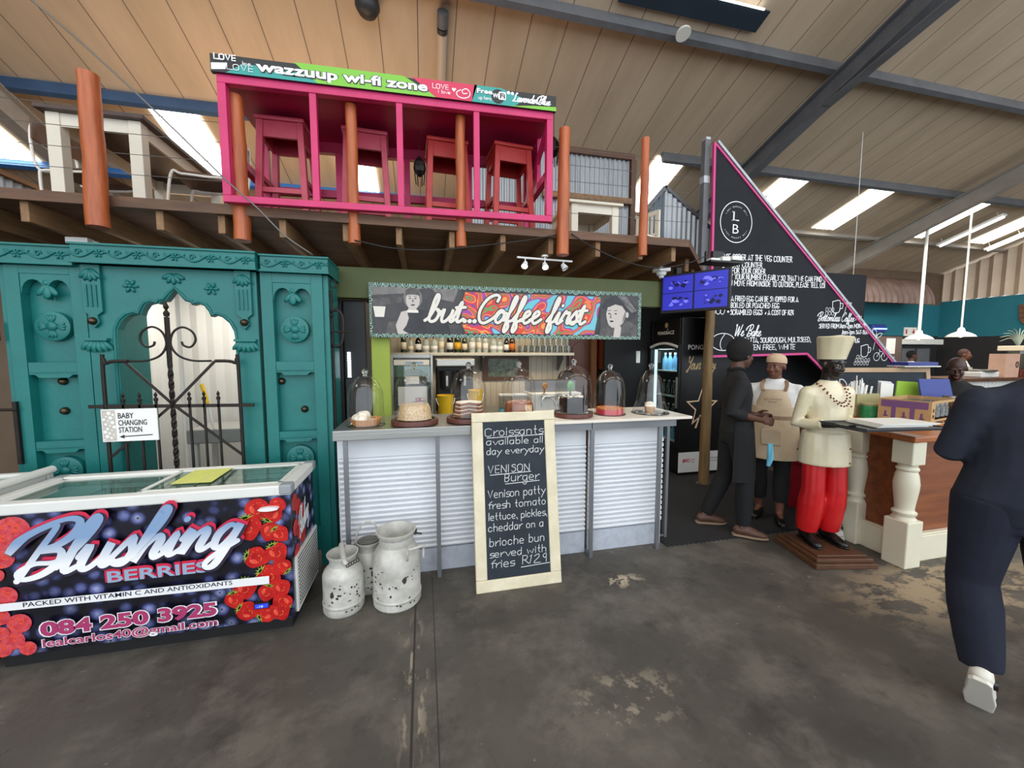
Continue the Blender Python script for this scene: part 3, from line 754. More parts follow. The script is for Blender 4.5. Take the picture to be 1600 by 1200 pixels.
b = MB(); pts = [(cx - a, yF - .002, z) for a, z in half] + [(cx + a, yF - .002, z) for a, z in reversed(half[:-1])]
b.ring([(p[0] + (-.012 if p[0] < cx - .01 else (.012 if p[0] > cx + .01 else 0)), p[1], p[2] + (.012 if p[2] > 1.7 else 0)) for p in pts], .009, n=6); b.build('arch_moulding', 'teal_paint', tw, smooth=True)
# jambs: deep reveal on both sides of the arch and the outer ends
b = MB(); b.box(cx - .49, cx - .36, yF + .06, yB, 0, 2.17); b.box(cx + .36, cx + .49, yF + .06, yB, 0, 2.17); b.box(cx - .36, cx + .36, yF + .06, yB, 2.08, 2.17)
b.build('reveal', 'teal_paint', tw)
def petals(b, c, r, n, d=.012, rot=0.0, wide=.42, ny=-1):
    for i in range(n):
        a = rot + 2 * PI * i / n; p = (c[0] + r * .58 * math.cos(a), c[1], c[2] + r * .58 * math.sin(a))
        Rm = Matrix.Rotation(-a, 3, 'Y'); b.ell(p, (r * .46, d, r * wide * .55), 8, Rm)
    b.ell(c, (r * .28, d * 1.5, r * .28), 10)
def leaf(b, c, ang, L, w, d=.01):
    b.ell((c[0] + L / 2 * math.cos(ang), c[1], c[2] + L / 2 * math.sin(ang)), (L / 2, d, w / 2), 8, Matrix.Rotation(-ang, 3, 'Y'))
def side_panel(x0, x1):
    b = MB(); y = yF
    b.box(x0, x0 + .075, y, y + .07, 0, 2.17); b.box(x1 - .075, x1, y, y + .07, 0, 2.17)
    b.box(x0 + .075, x1 - .075, y, y + .07, 2.10, 2.17); b.box(x0 + .075, x1 - .075, y + .005, y + .07, 1.47, 1.545); b.box(x0 + .075, x1 - .075, y + .005, y + .07, .98, 1.035); b.box(x0 + .075, x1 - .075, y + .005, y + .07, .12, .3)
    w = x1 - x0 - .15; m = w / 2
    # trefoil-headed rail
    pr = [(0, .12), (0, -.03)] + [(m * .5 - m * .47 * math.cos(PI * i / 8), -.02 + .085 * math.sin(PI * i / 8)) for i in range(9)] + [(m, -.06)] + [(m * 1.5 - m * .47 * math.cos(PI * i / 8), -.02 + .085 * math.sin(PI * i / 8)) for i in range(9)] + [(w, -.03), (w, .12)]
    b.prism(pr, (x0 + .075, y + .055, 2.0), UX, UZ, .05)
    for zz in (1.46, .97): b.prism([(0, .02), (.03, .02), (.05, 0), (w - .05, 0), (w - .03, .02), (w, .02), (w, .04), (0, .04)], (x0 + .075, y + .06, zz - .015), UX, UZ, .055)
    f = b.build('panel_frame', 'teal_paint', tw, bevel=.005)
    MB().box(x0 + .075, x1 - .075, y + .062, y + .085, .3, 2.1).build('panel_board', 'teal_paint', tw)
    mx = (x0 + x1) / 2
    b = MB(); leaf(b, (mx, y + .01, 2.03), -PI / 2, .09, .05); leaf(b, (mx, y + .012, 2.03), -PI / 2 - .7, .085, .04); leaf(b, (mx, y + .012, 2.03), -PI / 2 + .7, .085, .04); b.ell((mx, y + .01, 2.045), (.02, .012, .02), 8); b.build('leaf_carving', 'teal_paint', tw, smooth=True)
    for zc in (1.775, .83):
        b = MB(); b.lathe([(.001, -.022), (.085, -.022), (.093, -.018), (.095, 0), (.095, .02)], (mx, y + .045, zc), 28, (0, 1, 0)); d = b.build('medallion', 'teal_paint', tw, smooth=True, auto=35)
        b = MB()
        for i in range(4):
            a = i * PI / 2
            for q in (-.42, 0, .42): leaf(b, (mx + .022 * math.cos(a), y + .022, zc + .022 * math.sin(a)), a + q, .055, .022, .008)
        b.lathe([(.001, -.01), (.028, -.008), (.03, .004)], (mx, y + .022, zc), 16, (0, 1, 0)); b.build('flower_relief', 'teal_paint', d, smooth=True)
def stud(x, y, z, par, r=.026):
    MB().lathe([(.001, -.03), (r * .5, -.027), (r * .85, -.016), (r, 0), (r, .004)], (x, y, z), 18, (0, 1, 0)).build('brass_stud', 'brass_dark', par, smooth=True)
side_panel(-2.51, -2.105); side_panel(-1.10, -.70)
for x, y, z in ((-2.30, yF + .06, 1.42), (-2.305, yF + .06, 1.225), (-1.01, yF + .06, 1.40), (-.865, yF + .06, 1.19), (-2.06, yF - .02, 1.81), (-1.20, yF - .02, 1.815)): stud(x, y, z, tw)
MB().box(-.70, -.665, yF + .02, yB, 0, 2.17).build('end_board', 'teal_paint', tw); MB().box(-2.545, -2.51, yF + .02, yB, 0, 2.17).build('end_board', 'teal_paint', tw)
# pilaster consoles with leaf brackets
for px in (-2.055, -1.20):
    b = MB(); b.prism([(-.05, 2.17), (-.05, 1.87), (-.02, 1.845), (-.028, 1.80), (0, 1.765), (.028, 1.80), (.02, 1.845), (.05, 1.87), (.05, 2.17)], (px, yF, 0), UX, UZ, .022); 
    for q in (-.025, 0, .025): b.box(px + q - .004, px + q + .004, yF - .03, yF - .018, 1.90, 2.04)
    k = b.build('console', 'teal_paint', tw, bevel=.003)
    b = MB()
    for q in (-.75, -.38, 0, .38, .75): leaf(b, (px, yF - .025, 2.14), -PI / 2 + q, .085, .03, .012)
    b.build('leaf_carving', 'teal_paint', k, smooth=True)
    b = MB(); b.box(px - .068, px + .068, yF - .035, yF, 1.685, 1.70)
    for q in (-1.0, -.6, -.2, .2, .6, 1.0): leaf(b, (px + q * .03, yF - .015, 1.69), -PI / 2 + q * .7, .085, .032, .014)
    b.build('leaf_bracket', 'teal_paint', tw, smooth=True, auto=40)
for rx in (-1.855, -1.395):
    b = MB(); petals(b, (rx, yF - .004, 2.04), .045, 6); b.build('rosette', 'teal_paint', tw, smooth=True)
b = MB()
for q in (-1.1, -.55, 0, .55, 1.1): leaf(b, (cx, yF - .005, 2.13), -PI / 2 + q, .075, .03, .012)
b.build('leaf_carving', 'teal_paint', tw, smooth=True)
# cornice with scrolling vine
def cornice(x0, x1, y0, z0, z1):
    b = MB(); b.box(x0, x1, y0, yB, z0, z1); b.box(x0 - .006, x1 + .006, y0 - .012, yB, z1 - .014, z1); b.box(x0 - .006, x1 + .006, y0 - .012, yB, z0, z0 + .016)
    c = b.build('cornice', 'teal_paint', tw, bevel=.003)
    b = MB(); zc = (z0 + z1) / 2; n = max(1, round((x1 - x0) / .21)); L = (x1 - x0) / n
    for i in range(n):
        xx = x0 + L * i
        pts = smooth_path([(xx + L * t, y0 - .004, zc + .024 * math.sin(2 * PI * t + PI)) for t in (0, .12, .25, .4, .5, .6, .75, .88, 1)], 3)
        b.ring(pts, .0055, n=6)
        sp_ = [(xx + L * .2 + .02 * (1 - t / 9) * math.cos(t * .9), y0 - .004, zc + .004 + .022 * (1 - t / 9) * math.sin(t * .9)) for t in range(9)]
        b.ring(smooth_path(sp_, 2), .0045, n=5)
        petals(b, (xx + L * .72, y0 - .003, zc), .028, 6, .008)
        leaf(b, (xx + L * .86, y0 - .003, zc), .6, .04, .016, .007); leaf(b, (xx + L * .58, y0 - .003, zc), PI - .6, .04, .016, .007)
    b.build('vine_carving', 'teal_paint', c, smooth=True)
cornice(-2.12, -1.10, 2.985, 2.165, 2.29); cornice(-1.085, -.65, 3.02, 2.165, 2.285); cornice(-2.56, -2.135, 3.02, 2.15, 2.275)
# iron bolt and stay on the right end
lt = root('iron_bolt', 'long rusty iron bolt with a ring on the right end of the turquoise gateway', 'door bolt', (-.64, 3.12, 1.5))
MB().box(-.664, -.648, 3.10, 3.125, .97, 2.07).build('bar', 'iron_black', lt, bevel=.003)
b = MB().ring([(-.64 + .02 * math.cos(a), 3.11, 2.115 + .03 * math.sin(a)) for a in [i * PI / 8 for i in range(16)]], .004, n=6, closed=True); b.build('ring', 'iron_black', lt, smooth=True)
b = MB(); b.ring(smooth_path([(-.655, 3.09, 1.91), (-.61, 3.08, 1.92), (-.575, 3.08, 1.87), (-.575, 3.08, 1.74), (-.60, 3.08, 1.66), (-.655, 3.09, 1.66)], 4), .011, n=8); b.build('hasp', 'iron_black', lt, smooth=True)
b = MB().cyl((-.66, 3.08, 1.765), (-.50, 3.06, 1.76), .006, n=8); b.cyl((-.66, 3.085, 1.88), (-.64, 3.08, 1.88), .008, n=8); b.build('pin', 'iron_black', lt)
ll = root('iron_bolt', 'rusty iron bolt on the left end of the turquoise gateway', 'door bolt', (-2.5, 3.02, 1.2))
MB().box(-2.515, -2.495, 3.03, 3.05, .9, 1.30).build('bar', 'iron_black', ll); MB().cyl((-2.62, 3.04, 1.25), (-2.49, 3.03, 1.25), .009, n=8).build('pin', 'iron_black', ll); MB().box(-2.60, -2.55, 3.02, 3.05, 1.68, 1.80).build('hasp', 'iron_black', ll, bevel=.004)

# wrought-iron gate
ig = root('iron_gate', 'black wrought iron garden gate with scrolls and twisted centre bar in the arch', 'gate', (cx, 2.99, 0))
yg = 2.985; gx = -1.632
b = MB(); b.beam((-2.09, yg, 1.262), (-1.15, yg, 1.245), .012, .022); 
b.ring(smooth_path([(-2.0, yg, .1), (-2.0, yg, 1.48), (-1.985, yg, 1.53), (-1.95, yg, 1.55), (-1.86, yg, 1.552)], 3), .011, n=8); b.ring(smooth_path([(-1.235, yg, .1), (-1.235, yg, 1.48), (-1.25, yg, 1.53), (-1.285, yg, 1.55), (-1.37, yg, 1.552)], 3), .011, n=8)
b.beam((-2.0, yg, .35), (-1.235, yg, .35), .012, .02); b.beam((-2.0, yg, .12), (-1.235, yg, .12), .012, .02)
b.build('frame', 'iron_black', ig)
for s in (-1, 1):
    b = MB(); pts = [(gx + s * .24, yg, 1.552), (gx + s * .13, yg, 1.555), (gx + s * .05, yg, 1.59), (gx + s * .012, yg, 1.66), (gx + s * .03, yg, 1.74), (gx + s * .085, yg, 1.775), (gx + s * .14, yg, 1.745), (gx + s * .155, yg, 1.69), (gx + s * .125, yg, 1.645), (gx + s * .085, yg, 1.655), (gx + s * .075, yg, 1.68)]
    b.ring(smooth_path(pts, 4), .007, n=7); b.build('scroll', 'iron_black', ig, smooth=True)
b = MB(); vs = []; fs = []; n = 60
for i in range(n + 1):
    z = .1 + 1.74 * i / n; a = z * 24 if z < 1.52 else 0; r = .016
    for j in range(4): vs.append((gx + r * math.cos(a + j * PI / 2), yg + r * math.sin(a + j * PI / 2), z))
for i in range(n):
    for j in range(4): fs.append((4 * i + j, 4 * i + (j + 1) % 4, 4 * i + 4 + (j + 1) % 4, 4 * i + 4 + j))
b.add(vs, fs); b.lathe([(.001, 1.84), (.014, 1.845), (.018, 1.865), (.006, 1.885), (.016, 1.905), (.001, 1.945)], (gx, yg, 0), 10); b.build('twisted_bar', 'iron_black', ig)
for p, q in (((gx, yg, 1.265), (gx - .25, yg, 1.55)), ((gx, yg, 1.265), (gx + .26, yg, 1.55)), ((gx, yg, 1.265), (-1.99, yg, .93)), ((gx, yg, 1.265), (-1.24, yg, .90))):
    MB().beam(p, q, .008, .016).build('brace', 'iron_black', ig)
for x in (-1.905, -1.815, -1.725, -1.535, -1.45, -1.365, ):
    b = MB().beam((x, yg, .12), (x, yg, 1.29), .012, .012); b.lathe([(.001, 1.285), (.012, 1.29), (.013, 1.305), (.005, 1.315), (.011, 1.33), (.001, 1.35)], (x, yg, 0), 8); b.build('picket', 'iron_black', ig)
# sign on the gate
mat('sign_white', (240, 238, 234), 0.45); mat('sign_beige', (190, 182, 170), 0.6, rgb2=(204, 198, 188), vs=60); mat('ink_black', (28, 28, 30), 0.5)
sg = root('baby_changing_sign', 'white BABY CHANGING STATION sign with a black arrow on the iron gate', 'sign', (-1.87, 2.965, 1.03))
MB().box(-2.01, -1.708, 2.955, 2.965, 1.035, 1.245).build('board', 'sign_white', sg)
b = MB().box(-2.005, -1.935, 2.9535, 2.9555, 1.04, 1.24); d = b.build('pattern_strip', 'sign_beige', sg)
b = MB()
for i in range(18): b.flat(circ(.005 + .003 * (i % 3), 7, (-1.998 + .058 * ((i * .618) % 1), 1.05 + .18 * i / 18)), (0, 2.953, 0), UX, UZ)
b.build('dots', 'sign_white', d)
b = MB()
for i, t in enumerate(('BABY', 'CHANGING', 'STATION')): b.text(t, (-1.92, 2.953, 1.185 - .046 * i), UX, UZ, .05, bold=.012, fit=(.085, .155, .125)[i])
b.stroke([(-1.905, 1.066), (-1.74, 1.072)], .006, (0, 2.953, 0), sm=1); b.flat([(-1.92, 1.065), (-1.893, 1.078), (-1.893, 1.053)], (0, 2.953, 0), UX, UZ); b.build('lettering', 'ink_black', sg)
# things in the changing room seen through the arch
mat('grey_laminate', (160, 158, 152), 0.5, var=.1); mat('yellow_plastic', (236, 190, 30), 0.4)
ct = root('changing_table', 'grey baby changing table on white legs seen through the arch', 'changing table', (-1.75, 4.1, 0))
MB().box(-2.05, -1.35, 3.9, 4.3, .80, .93).build('top', 'grey_laminate', ct, bevel=.01)
for x, y in ((-2.0, 3.94), (-1.4, 3.94), (-2.0, 4.26), (-1.4, 4.26)): MB().box(x - .02, x + .02, y - .02, y + .02, 0, .80).build('leg', 'plastic_white', ct)
mp = root('window_squeegee', 'white handled squeegee with yellow grip leaning in the changing room', 'squeegee', (-1.83, 3.87, .94))
MB().cyl((-1.815, 3.87, .935), (-1.87, 3.9, 1.16), .009).build('handle', 'plastic_white', mp); MB().cyl((-1.87, 3.9, 1.16), (-1.915, 3.92, 1.33), .016).build('grip', 'yellow_plastic', mp)
# white corrugated sheet and meter box above the gateway
b = MB(); corrugated(b, (-2.29, 3.42, 0), (-.12, 1, 0), UZ, 1.15, 2.405, .12, .02, n=6); s = b.build('corrugated_screen', 'corrugated_white'); tag(s, 'white corrugated sheet rising behind the turquoise gateway top', 'corrugated sheet')
mb_ = root('meter_box', 'small white meter box above the turquoise gateway at left', 'meter box', (-2.36, 3.40, 2.29))
MB().box(-2.43, -2.30, 3.39, 3.46, 2.375, 2.42).build('cap', 'plastic_white', mb_, bevel=.006); MB().lathe([(.045, 2.29), (.05, 2.31), (.05, 2.375)], (-2.365, 3.43, 0), 14).build('body', 'plastic_white', mb_, smooth=True, auto=40)

# ================================================================== MILK CANS
mat('can_white', (212, 210, 202), 0.5, metal=0.15, rgb2=(176, 173, 164), vs=9, bump=.15, bs=26)
mat('can_chip', (58, 52, 46), 0.6); mat('can_inside', (120, 118, 112), 0.45, metal=0.5)
def chip(b, cx_, cy_, r, a, z, w, h, seed):
    rr = random.Random(seed); pts = [(w * (1 + rr.uniform(-.4, .4)) * math.cos(t), h * (1 + rr.uniform(-.4, .4)) * math.sin(t)) for t in [i * PI / 5 for i in range(10)]]
    vs = [(cx_ + (r + .0015) * math.cos(a + p[0] / r), cy_ + (r + .0015) * math.sin(a + p[0] / r), z + p[1]) for p in pts]
    b.add(vs, [tuple(range(10))])
def milk_can(x, y, R, H, label, rimr, tilt_handle=0, hoop=False, pail_strap=False, seed=1):
    r = root('milk_can', label, 'milk can', (x, y, 0), group='old milk cans')
    pr = [(R * .94, .0), (R, .012), (R * 1.0, .055), (R * .985, .06), (R * .985, H * .60), (R * .97, H * .66), (R * .9, H * .72), (rimr * 1.02, H * .79), (rimr * .94, H * .81), (rimr * .94, H * .91), (rimr * 1.0, H * .93), (rimr * 1.12, H * .985), (rimr * 1.12, H), (rimr * 1.04, H * 1.0), (rimr * .95, H * .94), (rimr * .86, H * .86), (rimr * .86, H * .5), (.001, H * .5)]
    bm = MB(); bm.lathe(pr, (x, y, 0), 36); body = bm.build('body', 'can_white', r, smooth=True, auto=35)
    b = MB(); b.lathe([(R * 1.0, .05), (R * 1.018, .055), (R * 1.018, .066), (R * .99, .07)], (x, y, 0), 36); b.build('base_hoop', 'can_white', r, smooth=True)
    b = MB(); rr = random.Random(seed)
    for i in range(20): chip(b, x, y, R * .985, rr.uniform(-2.6, -.5), rr.uniform(.08, H * .58), rr.uniform(.003, .010), rr.uniform(.002, .008), seed * 31 + i)
    for i in range(4): chip(b, x, y, R * 1.019, rr.uniform(-2.6, -.5), .05 + rr.uniform(-.01, .005), .006, .006, seed * 77 + i)
    chip(b, x, y, R * .985, -1.95 if seed == 2 else -1.2, H * .42, .012, .022, seed * 5)
    b.build('chipped_paint', 'can_chip', body)
    return r
c1 = milk_can(-.19, 2.50, .150, .475, 'large white milk can with open top, front right of the three', .112, seed=1)
b = MB()
for z in (.40, .335): pass
b.ring(smooth_path([(-.115, 2.365, .405), (-.10, 2.335, .41), (-.03, 2.345, .42), (-.02, 2.37, .40), (-.02, 2.365, .33)], 4), .007, n=8); b.ring([(-.115, 2.365, .405), (-.117, 2.352, .33)], .007, n=8); b.build('handle', 'can_white', c1, smooth=True)
b = MB().box(-.085, -.06, 2.49, 2.52, .43, .455); b.cyl((-.075, 2.50, .44), (-.03, 2.48, .435), .006); b.build('lug', 'can_chip', c1)
c2 = milk_can(-.515, 2.50, .122, .36, 'small white milk can with a strap across its open top, front left', .083, seed=2)
b = MB().ring(smooth_path([(-.53, 2.58, .355), (-.53, 2.55, .385), (-.515, 2.49, .372), (-.49, 2.42, .345), (-.475, 2.405, .325)], 4), (.016), n=8); b.build('strap', 'can_white', c2, smooth=True)
b = MB()
for i in range(5): b.ring([(-.47 + i * .014 + .008 * math.cos(a), 2.41 + .002 * i, .315 + .006 * i + .012 * math.sin(a)) for a in [j * PI / 4 for j in range(8)]], .003, n=5, closed=True)
b.build('chain', 'can_chip', c2)
c3 = milk_can(-.385, 2.68, .097, .335, 'white milk can with a wire hoop handle, behind the other two', .072, seed=3)
b = MB().ring([(-.385 + .085 * math.cos(a), 2.68, .30 + .165 * math.sin(a)) for a in [i * PI / 14 for i in range(15)]], .006, n=8); b.build('hoop_handle', 'can_white', c3, smooth=True)
b = MB().lathe([(.001, .345), (.05, .345), (.066, .338), (.066, .33)], (-.385, 2.68, 0), 20); b.box(-.43, -.34, 2.67, 2.69, .343, .355); b.build('lid', 'can_inside', c3, smooth=True, auto=40)

# ================================================================== CHALK MENU BOARD
mat('board_cream', (226, 216, 188), 0.55, rgb2=(212, 200, 170), vs=8, bump=.1); mat('slate', (36, 42, 50), 0.65, rgb2=(46, 54, 62), vs=4, spec=.3)
mat('chalk', (204, 206, 206), 0.9)
mb2 = root('menu_chalkboard', 'tall cream framed chalkboard with croissant and burger menu leaning on counter', 'chalkboard', (.62, 2.5, 0))
O = Vector((.318, 2.43, .0)); u = Vector((.598, 0, 0)); vv = Vector((.01, .20, 1.19)); U = u.normalized(); Vn = (vv - U * vv.dot(U)).normalized(); Wd, Hh = .603, 1.205
NB = U.cross(Vn)   # points to the viewer side
def bx(b, a0, a1, c0, c1, d0=0.0, d1=.03):
    q = lambda a, c, d: O + U * a + Vn * c - NB * d
    b.add([q(a0, c0, d0), q(a1, c0, d0), q(a1, c0, d1), q(a0, c0, d1), q(a0, c1, d0), q(a1, c1, d0), q(a1, c1, d1), q(a0, c1, d1)], [(0, 1, 2, 3), (7, 6, 5, 4), (0, 4, 5, 1), (1, 5, 6, 2), (2, 6, 7, 3), (3, 7, 4, 0)])
b = MB(); bx(b, 0, Wd, 0, .08); bx(b, 0, Wd, Hh - .065, Hh); bx(b, 0, .078, .08, Hh - .065); bx(b, Wd - .078, Wd, .08, Hh - .065)
b.build('frame', 'board_cream', mb2, bevel=.007)
b = MB(); bx(b, .07, Wd - .07, .07, Hh - .055, .008, .018); b.build('slate_panel', 'slate', mb2)
b = MB(); F = O - NB * .0065; ins = Hh - .065 - .08; top = Hh - .065
def ln(t, frac, x, wd, h, seed, sl=0.05): hand(b, t, F + U * x + Vn * (top - frac * ins), U, Vn, h, .0046, jit=.05, seed=seed, slant=sl, fit=wd)
for a in (('Croissants', .092, .092, .43, .052, 1), ('available all', .150, .10, .42, .040, 2), ('day everyday', .212, .10, .42, .040, 3), ('VENISON', .333, .105, .31, .052, 4), ('Burger', .393, .22, .26, .050, 5), ('Venison patty', .490, .098, .42, .048, 6), ('fresh tomato', .560, .10, .42, .044, 7), ('lettuce, pickles,', .632, .10, .42, .042, 8), ('cheddar on a', .702, .095, .40, .044, 9), ('brioche bun', .795, .10, .40, .048, 10), ('served with', .865, .10, .41, .042, 11), ('fries', .930, .105, .17, .046, 12), ('R129', .928, .325, .19, .056, 13)):
    ln(*a)
for x0, x1, f in ((.105, .515, .104), (.12, .41, .345), (.225, .47, .408), (.315, .52, .945)): b.stroke([(x0, top - f * ins), (x1, top - f * ins + .008)], .005, F, U, Vn, sm=1)
b.build('chalk_lettering', 'chalk', mb2)

# ================================================================== COFFEE COUNTER
mat('stainless', (176, 176, 172), 0.32, metal=0.85, var=0.12, vs=6, stretch=(.4, 3, 3))
mat('stainless_dull', (140, 142, 146), 0.4, metal=0.7, var=0.1, vs=6)
mat('shutter_white', (222, 224, 228), 0.42, var=0.05, vs=4); mat('skirt_grey', (188, 194, 204), 0.5, rgb2=(168, 172, 182), vs=12)
mat('stone_white', (232, 224, 210), 0.35, var=0.05, vs=6)
ct = root('coffee_counter', 'long coffee counter with white roller shutters and stainless legs under a steel top', 'counter', (.75, 2.95, 0))
b = MB(); b.box(-.585, .66, 2.66, 3.24, 1.07, 1.098); b.box(-.585, .66, 2.66, 2.68, 1.03, 1.075); b.build('steel_top', 'stainless', ct, bevel=.004)
b = MB(); b.box(.66, 2.105, 2.655, 3.24, 1.078, 1.1); b.build('stone_top', 'stone_white', ct, bevel=.004)
MB().box(.66, 1.245, 2.685, 2.71, 1.02, 1.078).build('apron', 'stainless_dull', ct); MB().box(1.252, 1.98, 2.685, 2.71, 1.02, 1.078).build('apron', 'stainless_dull', ct)
for x in (-.515, .088, .66, 1.258, 1.845):
    MB().box(x - .014, x + .014, 2.69, 2.718, 0, 1.03).build('leg', 'stainless_dull', ct)
MB().box(2.01, 2.035, 2.84, 2.865, 0, 1.06).build('leg', 'stainless_dull', ct)
b = MB().box(1.246, 1.27, 2.718, 2.80, .0, .02); b.box(1.85, 2.03, 2.845, 2.86, .02, .035); b.build('foot_rail', 'stainless_dull', ct)
def shutter(x0, x1):
    b = MB(); b.box(x0, x1, 2.79, 2.81, .88, 1.03); z = .175; n = 19; h = (.88 - z) / n
    vs = []; fs = []; k = 0
    for i in range(n):
        za = z + i * h
        for yy, zz in ((2.802, za), (2.783, za + h * .25), (2.779, za + h * .55), (2.785, za + h * .85), (2.802, za + h * .97)): vs += [(x0, yy, zz), (x1, yy, zz)]; k += 1
    for i in range(k - 1): fs.append((2 * i, 2 * i + 1, 2 * i + 3, 2 * i + 2))
    b.add(vs, fs); b.box(x0, x1, 2.80, 2.81, z, .88); r = b.build('roller_shutter', 'shutter_white', ct)
    MB().box(x0, x1, 2.788, 2.81, .0, .172).build('kick_plate', 'skirt_grey', ct)
    return r
for x0, x1 in ((-.575, .075), (.10, .65), (.672, 1.245), (1.27, 1.90)): shutter(x0, x1)
b = MB(); b.box(1.90, 1.925, 2.78, 3.2, .0, 1.03)
for i in range(16): b.box(1.925, 1.943, 2.79, 2.83, .2 + i * .045, .228 + i * .045)
b.build('end_panel', 'shutter_white', ct); MB().box(-.585, -.575, 2.79, 3.2, 0, 1.03).build('end_panel', 'shutter_white', ct)
MB().box(-.55, 1.9, 2.9, 3.2, .5, .52).build('inner_shelf', 'stainless_dull', ct)

# glass cake domes, wooden boards and cakes
thin_glass('dome_glass', (254, 254, 254), 1.1, 0.0)
mat('knob_glass', (240, 244, 246), 0.02); _b = M['knob_glass'].node_tree.nodes['Principled BSDF']; _b.inputs['Transmission Weight'].default_value = 1.0; _b.inputs['IOR'].default_value = 1.45
mat('board_wood', (104, 58, 46), 0.5, rgb2=(84, 44, 36), vs=14, stretch=(1, 6, 6), bump=.1)
def cloche(x, y, z, R, H, label, bell=False, shoulder=.62):
    r = root('cake_dome', label, 'cake dome', (x, y, z), group='glass cake domes on the coffee counter')
    if bell: pr = [(R * 1.02, 0), (R * .99, .006), (R * .9, H * .10), (R * .8, H * .25), (R * .72, H * .45), (R * .66, H * .62), (R * .55, H * .8), (R * .38, H * .92), (R * .18, H * .985), (.012, H)]
    else: pr = [(R * 1.02, 0), (R * 1.0, .006), (R * .985, H * .2), (R * .97, H * .45)] + [(R * .97 * math.cos(t) ** .85 if t < 1.5 else .012, H * .5 + H * .5 * math.sin(t)) for t in (.15, .35, .55, .75, .95, 1.12, 1.28, 1.42)] + [(.012, H)]
    MB().lathe(pr, (x, y, z), 40).build('bell', 'dome_glass', r, smooth=True)
    b = MB(); b.lathe([(R * 1.025, .0), (R * 1.025, .005), (R * 1.0, .006), (R * .985, .0)], (x, y, z), 40); b.build('rim', 'knob_glass', r, smooth=True)
    b = MB(); b.lathe([(.018, H - .002), (.012, H + .008), (.016, H + .014)], (x, y, z), 16); b.ell((x, y, z + H + .030), (.021, .021, .020), 16); b.build('knob', 'knob_glass', r, smooth=True)
    return r
def cboard(x, y, z, R, label):
    o = MB().lathe([(.001, 0), (R * .95, 0), (R, .006), (R, .03), (R * .98, .036), (.001, .036)], (x, y, z), 40).build('serving_board', 'board_wood', smooth=True, auto=35)
    o.location = (0, 0, 0); return tag(o, label, 'serving board', 'round wooden cake boards')
zt, zs = 1.099, 1.101
cboard(-.065, 2.82, zt, .165, 'round wooden board under the crumb cake, leftmost board'); cboard(.325, 2.84, zt, .165, 'round wooden board under the layered brown cake'); cboard(.715, 2.86, zs, .15, 'round wooden board under the glazed bundt cake'); cboard(1.165, 2.86, zs, .155, 'dark round wooden board under the black cake')
D = {}
cloche(-.40, 2.85, zt + .001, .125, .345, 'glass cake dome over the cut cream pie, first from the left'); cloche(-.065, 2.82, zt + .037, .138, .355, 'glass cake dome over the crumb cake on a board'); cloche(.325, 2.84, zt + .037, .135, .355, 'glass cake dome over the layered brown cake')
cloche(.715, 2.86, zs + .037, .132, .355, 'glass cake dome over the glazed brown cake, centre of the seven'); cloche(1.165, 2.86, zs + .037, .15, .37, 'largest glass cake dome over the black cake'); cloche(1.50, 2.90, zs + .001, .128, .365, 'glass cake dome over the orange tart in a red dish'); cloche(1.865, 2.88, zs + .001, .15, .37, 'flared bell shaped glass dome over the cupcake, rightmost', bell=True)
mat('pie_crust', (214, 152, 90), 0.6, rgb2=(196, 128, 66), vs=26, bump=.2); mat('cream', (240, 230, 208), 0.55, bump=.5, bs=40); mat('foil', (200, 200, 196), 0.35, metal=.8)
mat('crumb', (226, 202, 160), 0.8, rgb2=(190, 150, 100), vs=70, bump=.6, bs=120); mat('sponge', (150, 92, 54), 0.75, rgb2=(124, 70, 40), vs=50, bump=.3, bs=90); mat('glaze', (148, 82, 44), 0.3, rgb2=(120, 62, 34), vs=16)
mat('dark_choc', (24, 18, 18), 0.25); mat('tart', (206, 130, 60), 0.6, rgb2=(180, 96, 40), vs=40, bump=.5, bs=90); mat('dish_red', (190, 52, 66), 0.35); mat('muffin', (196, 150, 96), 0.7, rgb2=(170, 120, 70), vs=50, bump=.3)
# cream pie with a wedge gone, in a fluted foil case
p = root('cream_pie', 'half eaten cream pie in a fluted foil case under the first dome', 'cake', (-.40, 2.85, zt + .001))
n = 48; vs = []; fs = []
for r0, z in ((.085, 0), (.105, .045), (.098, .045), (.08, .006)):
    for j in range(n):
        a = 2 * PI * j / n; rr = r0 * (1 + (.025 if j % 2 else -.01)); vs.append((-.40 + rr * math.cos(a), 2.85 + rr * math.sin(a), zt + .002 + z))
for i in range(3):
    for j in range(n): fs.append((i * n + j, i * n + (j + 1) % n, (i + 1) * n + (j + 1) % n, (i + 1) * n + j))
fs.append(tuple(range(n))); fs.append(tuple(3 * n + j for j in range(n)))
MB().add(vs, fs).build('pie_case', 'pie_crust', p)
b = MB()
for i in range(11):
    a = PI * .55 + PI * 1.02 * (i % 6) / 6 + (.2 if i > 5 else 0); q = .062 if i < 6 else .03
    b.ell((-.40 + q * math.cos(a), 2.85 + q * math.sin(a), zt + .05 + (.018 if i > 5 else 0)), (.036, .036, .03), 10)
b.build('whipped_cream', 'cream', p, smooth=True)
b = MB().ell((-.36, 2.84, zt + .03), (.05, .07, .012), 12); b.build('filling', 'crumb', p, smooth=True)
c = root('crumb_cake', 'tall pale crumb coated cake on the leftmost wooden board', 'cake', (-.065, 2.82, zt + .037))
b = MB(); b.lathe([(.001, .001), (.118, .001), (.116, .02), (.108, .085), (.098, .10), (.001, .102)], (-.065, 2.82, zt + .037), 36); b.build('cake_body', 'crumb', c, smooth=True, auto=50)
b = MB(); rr = random.Random(4)
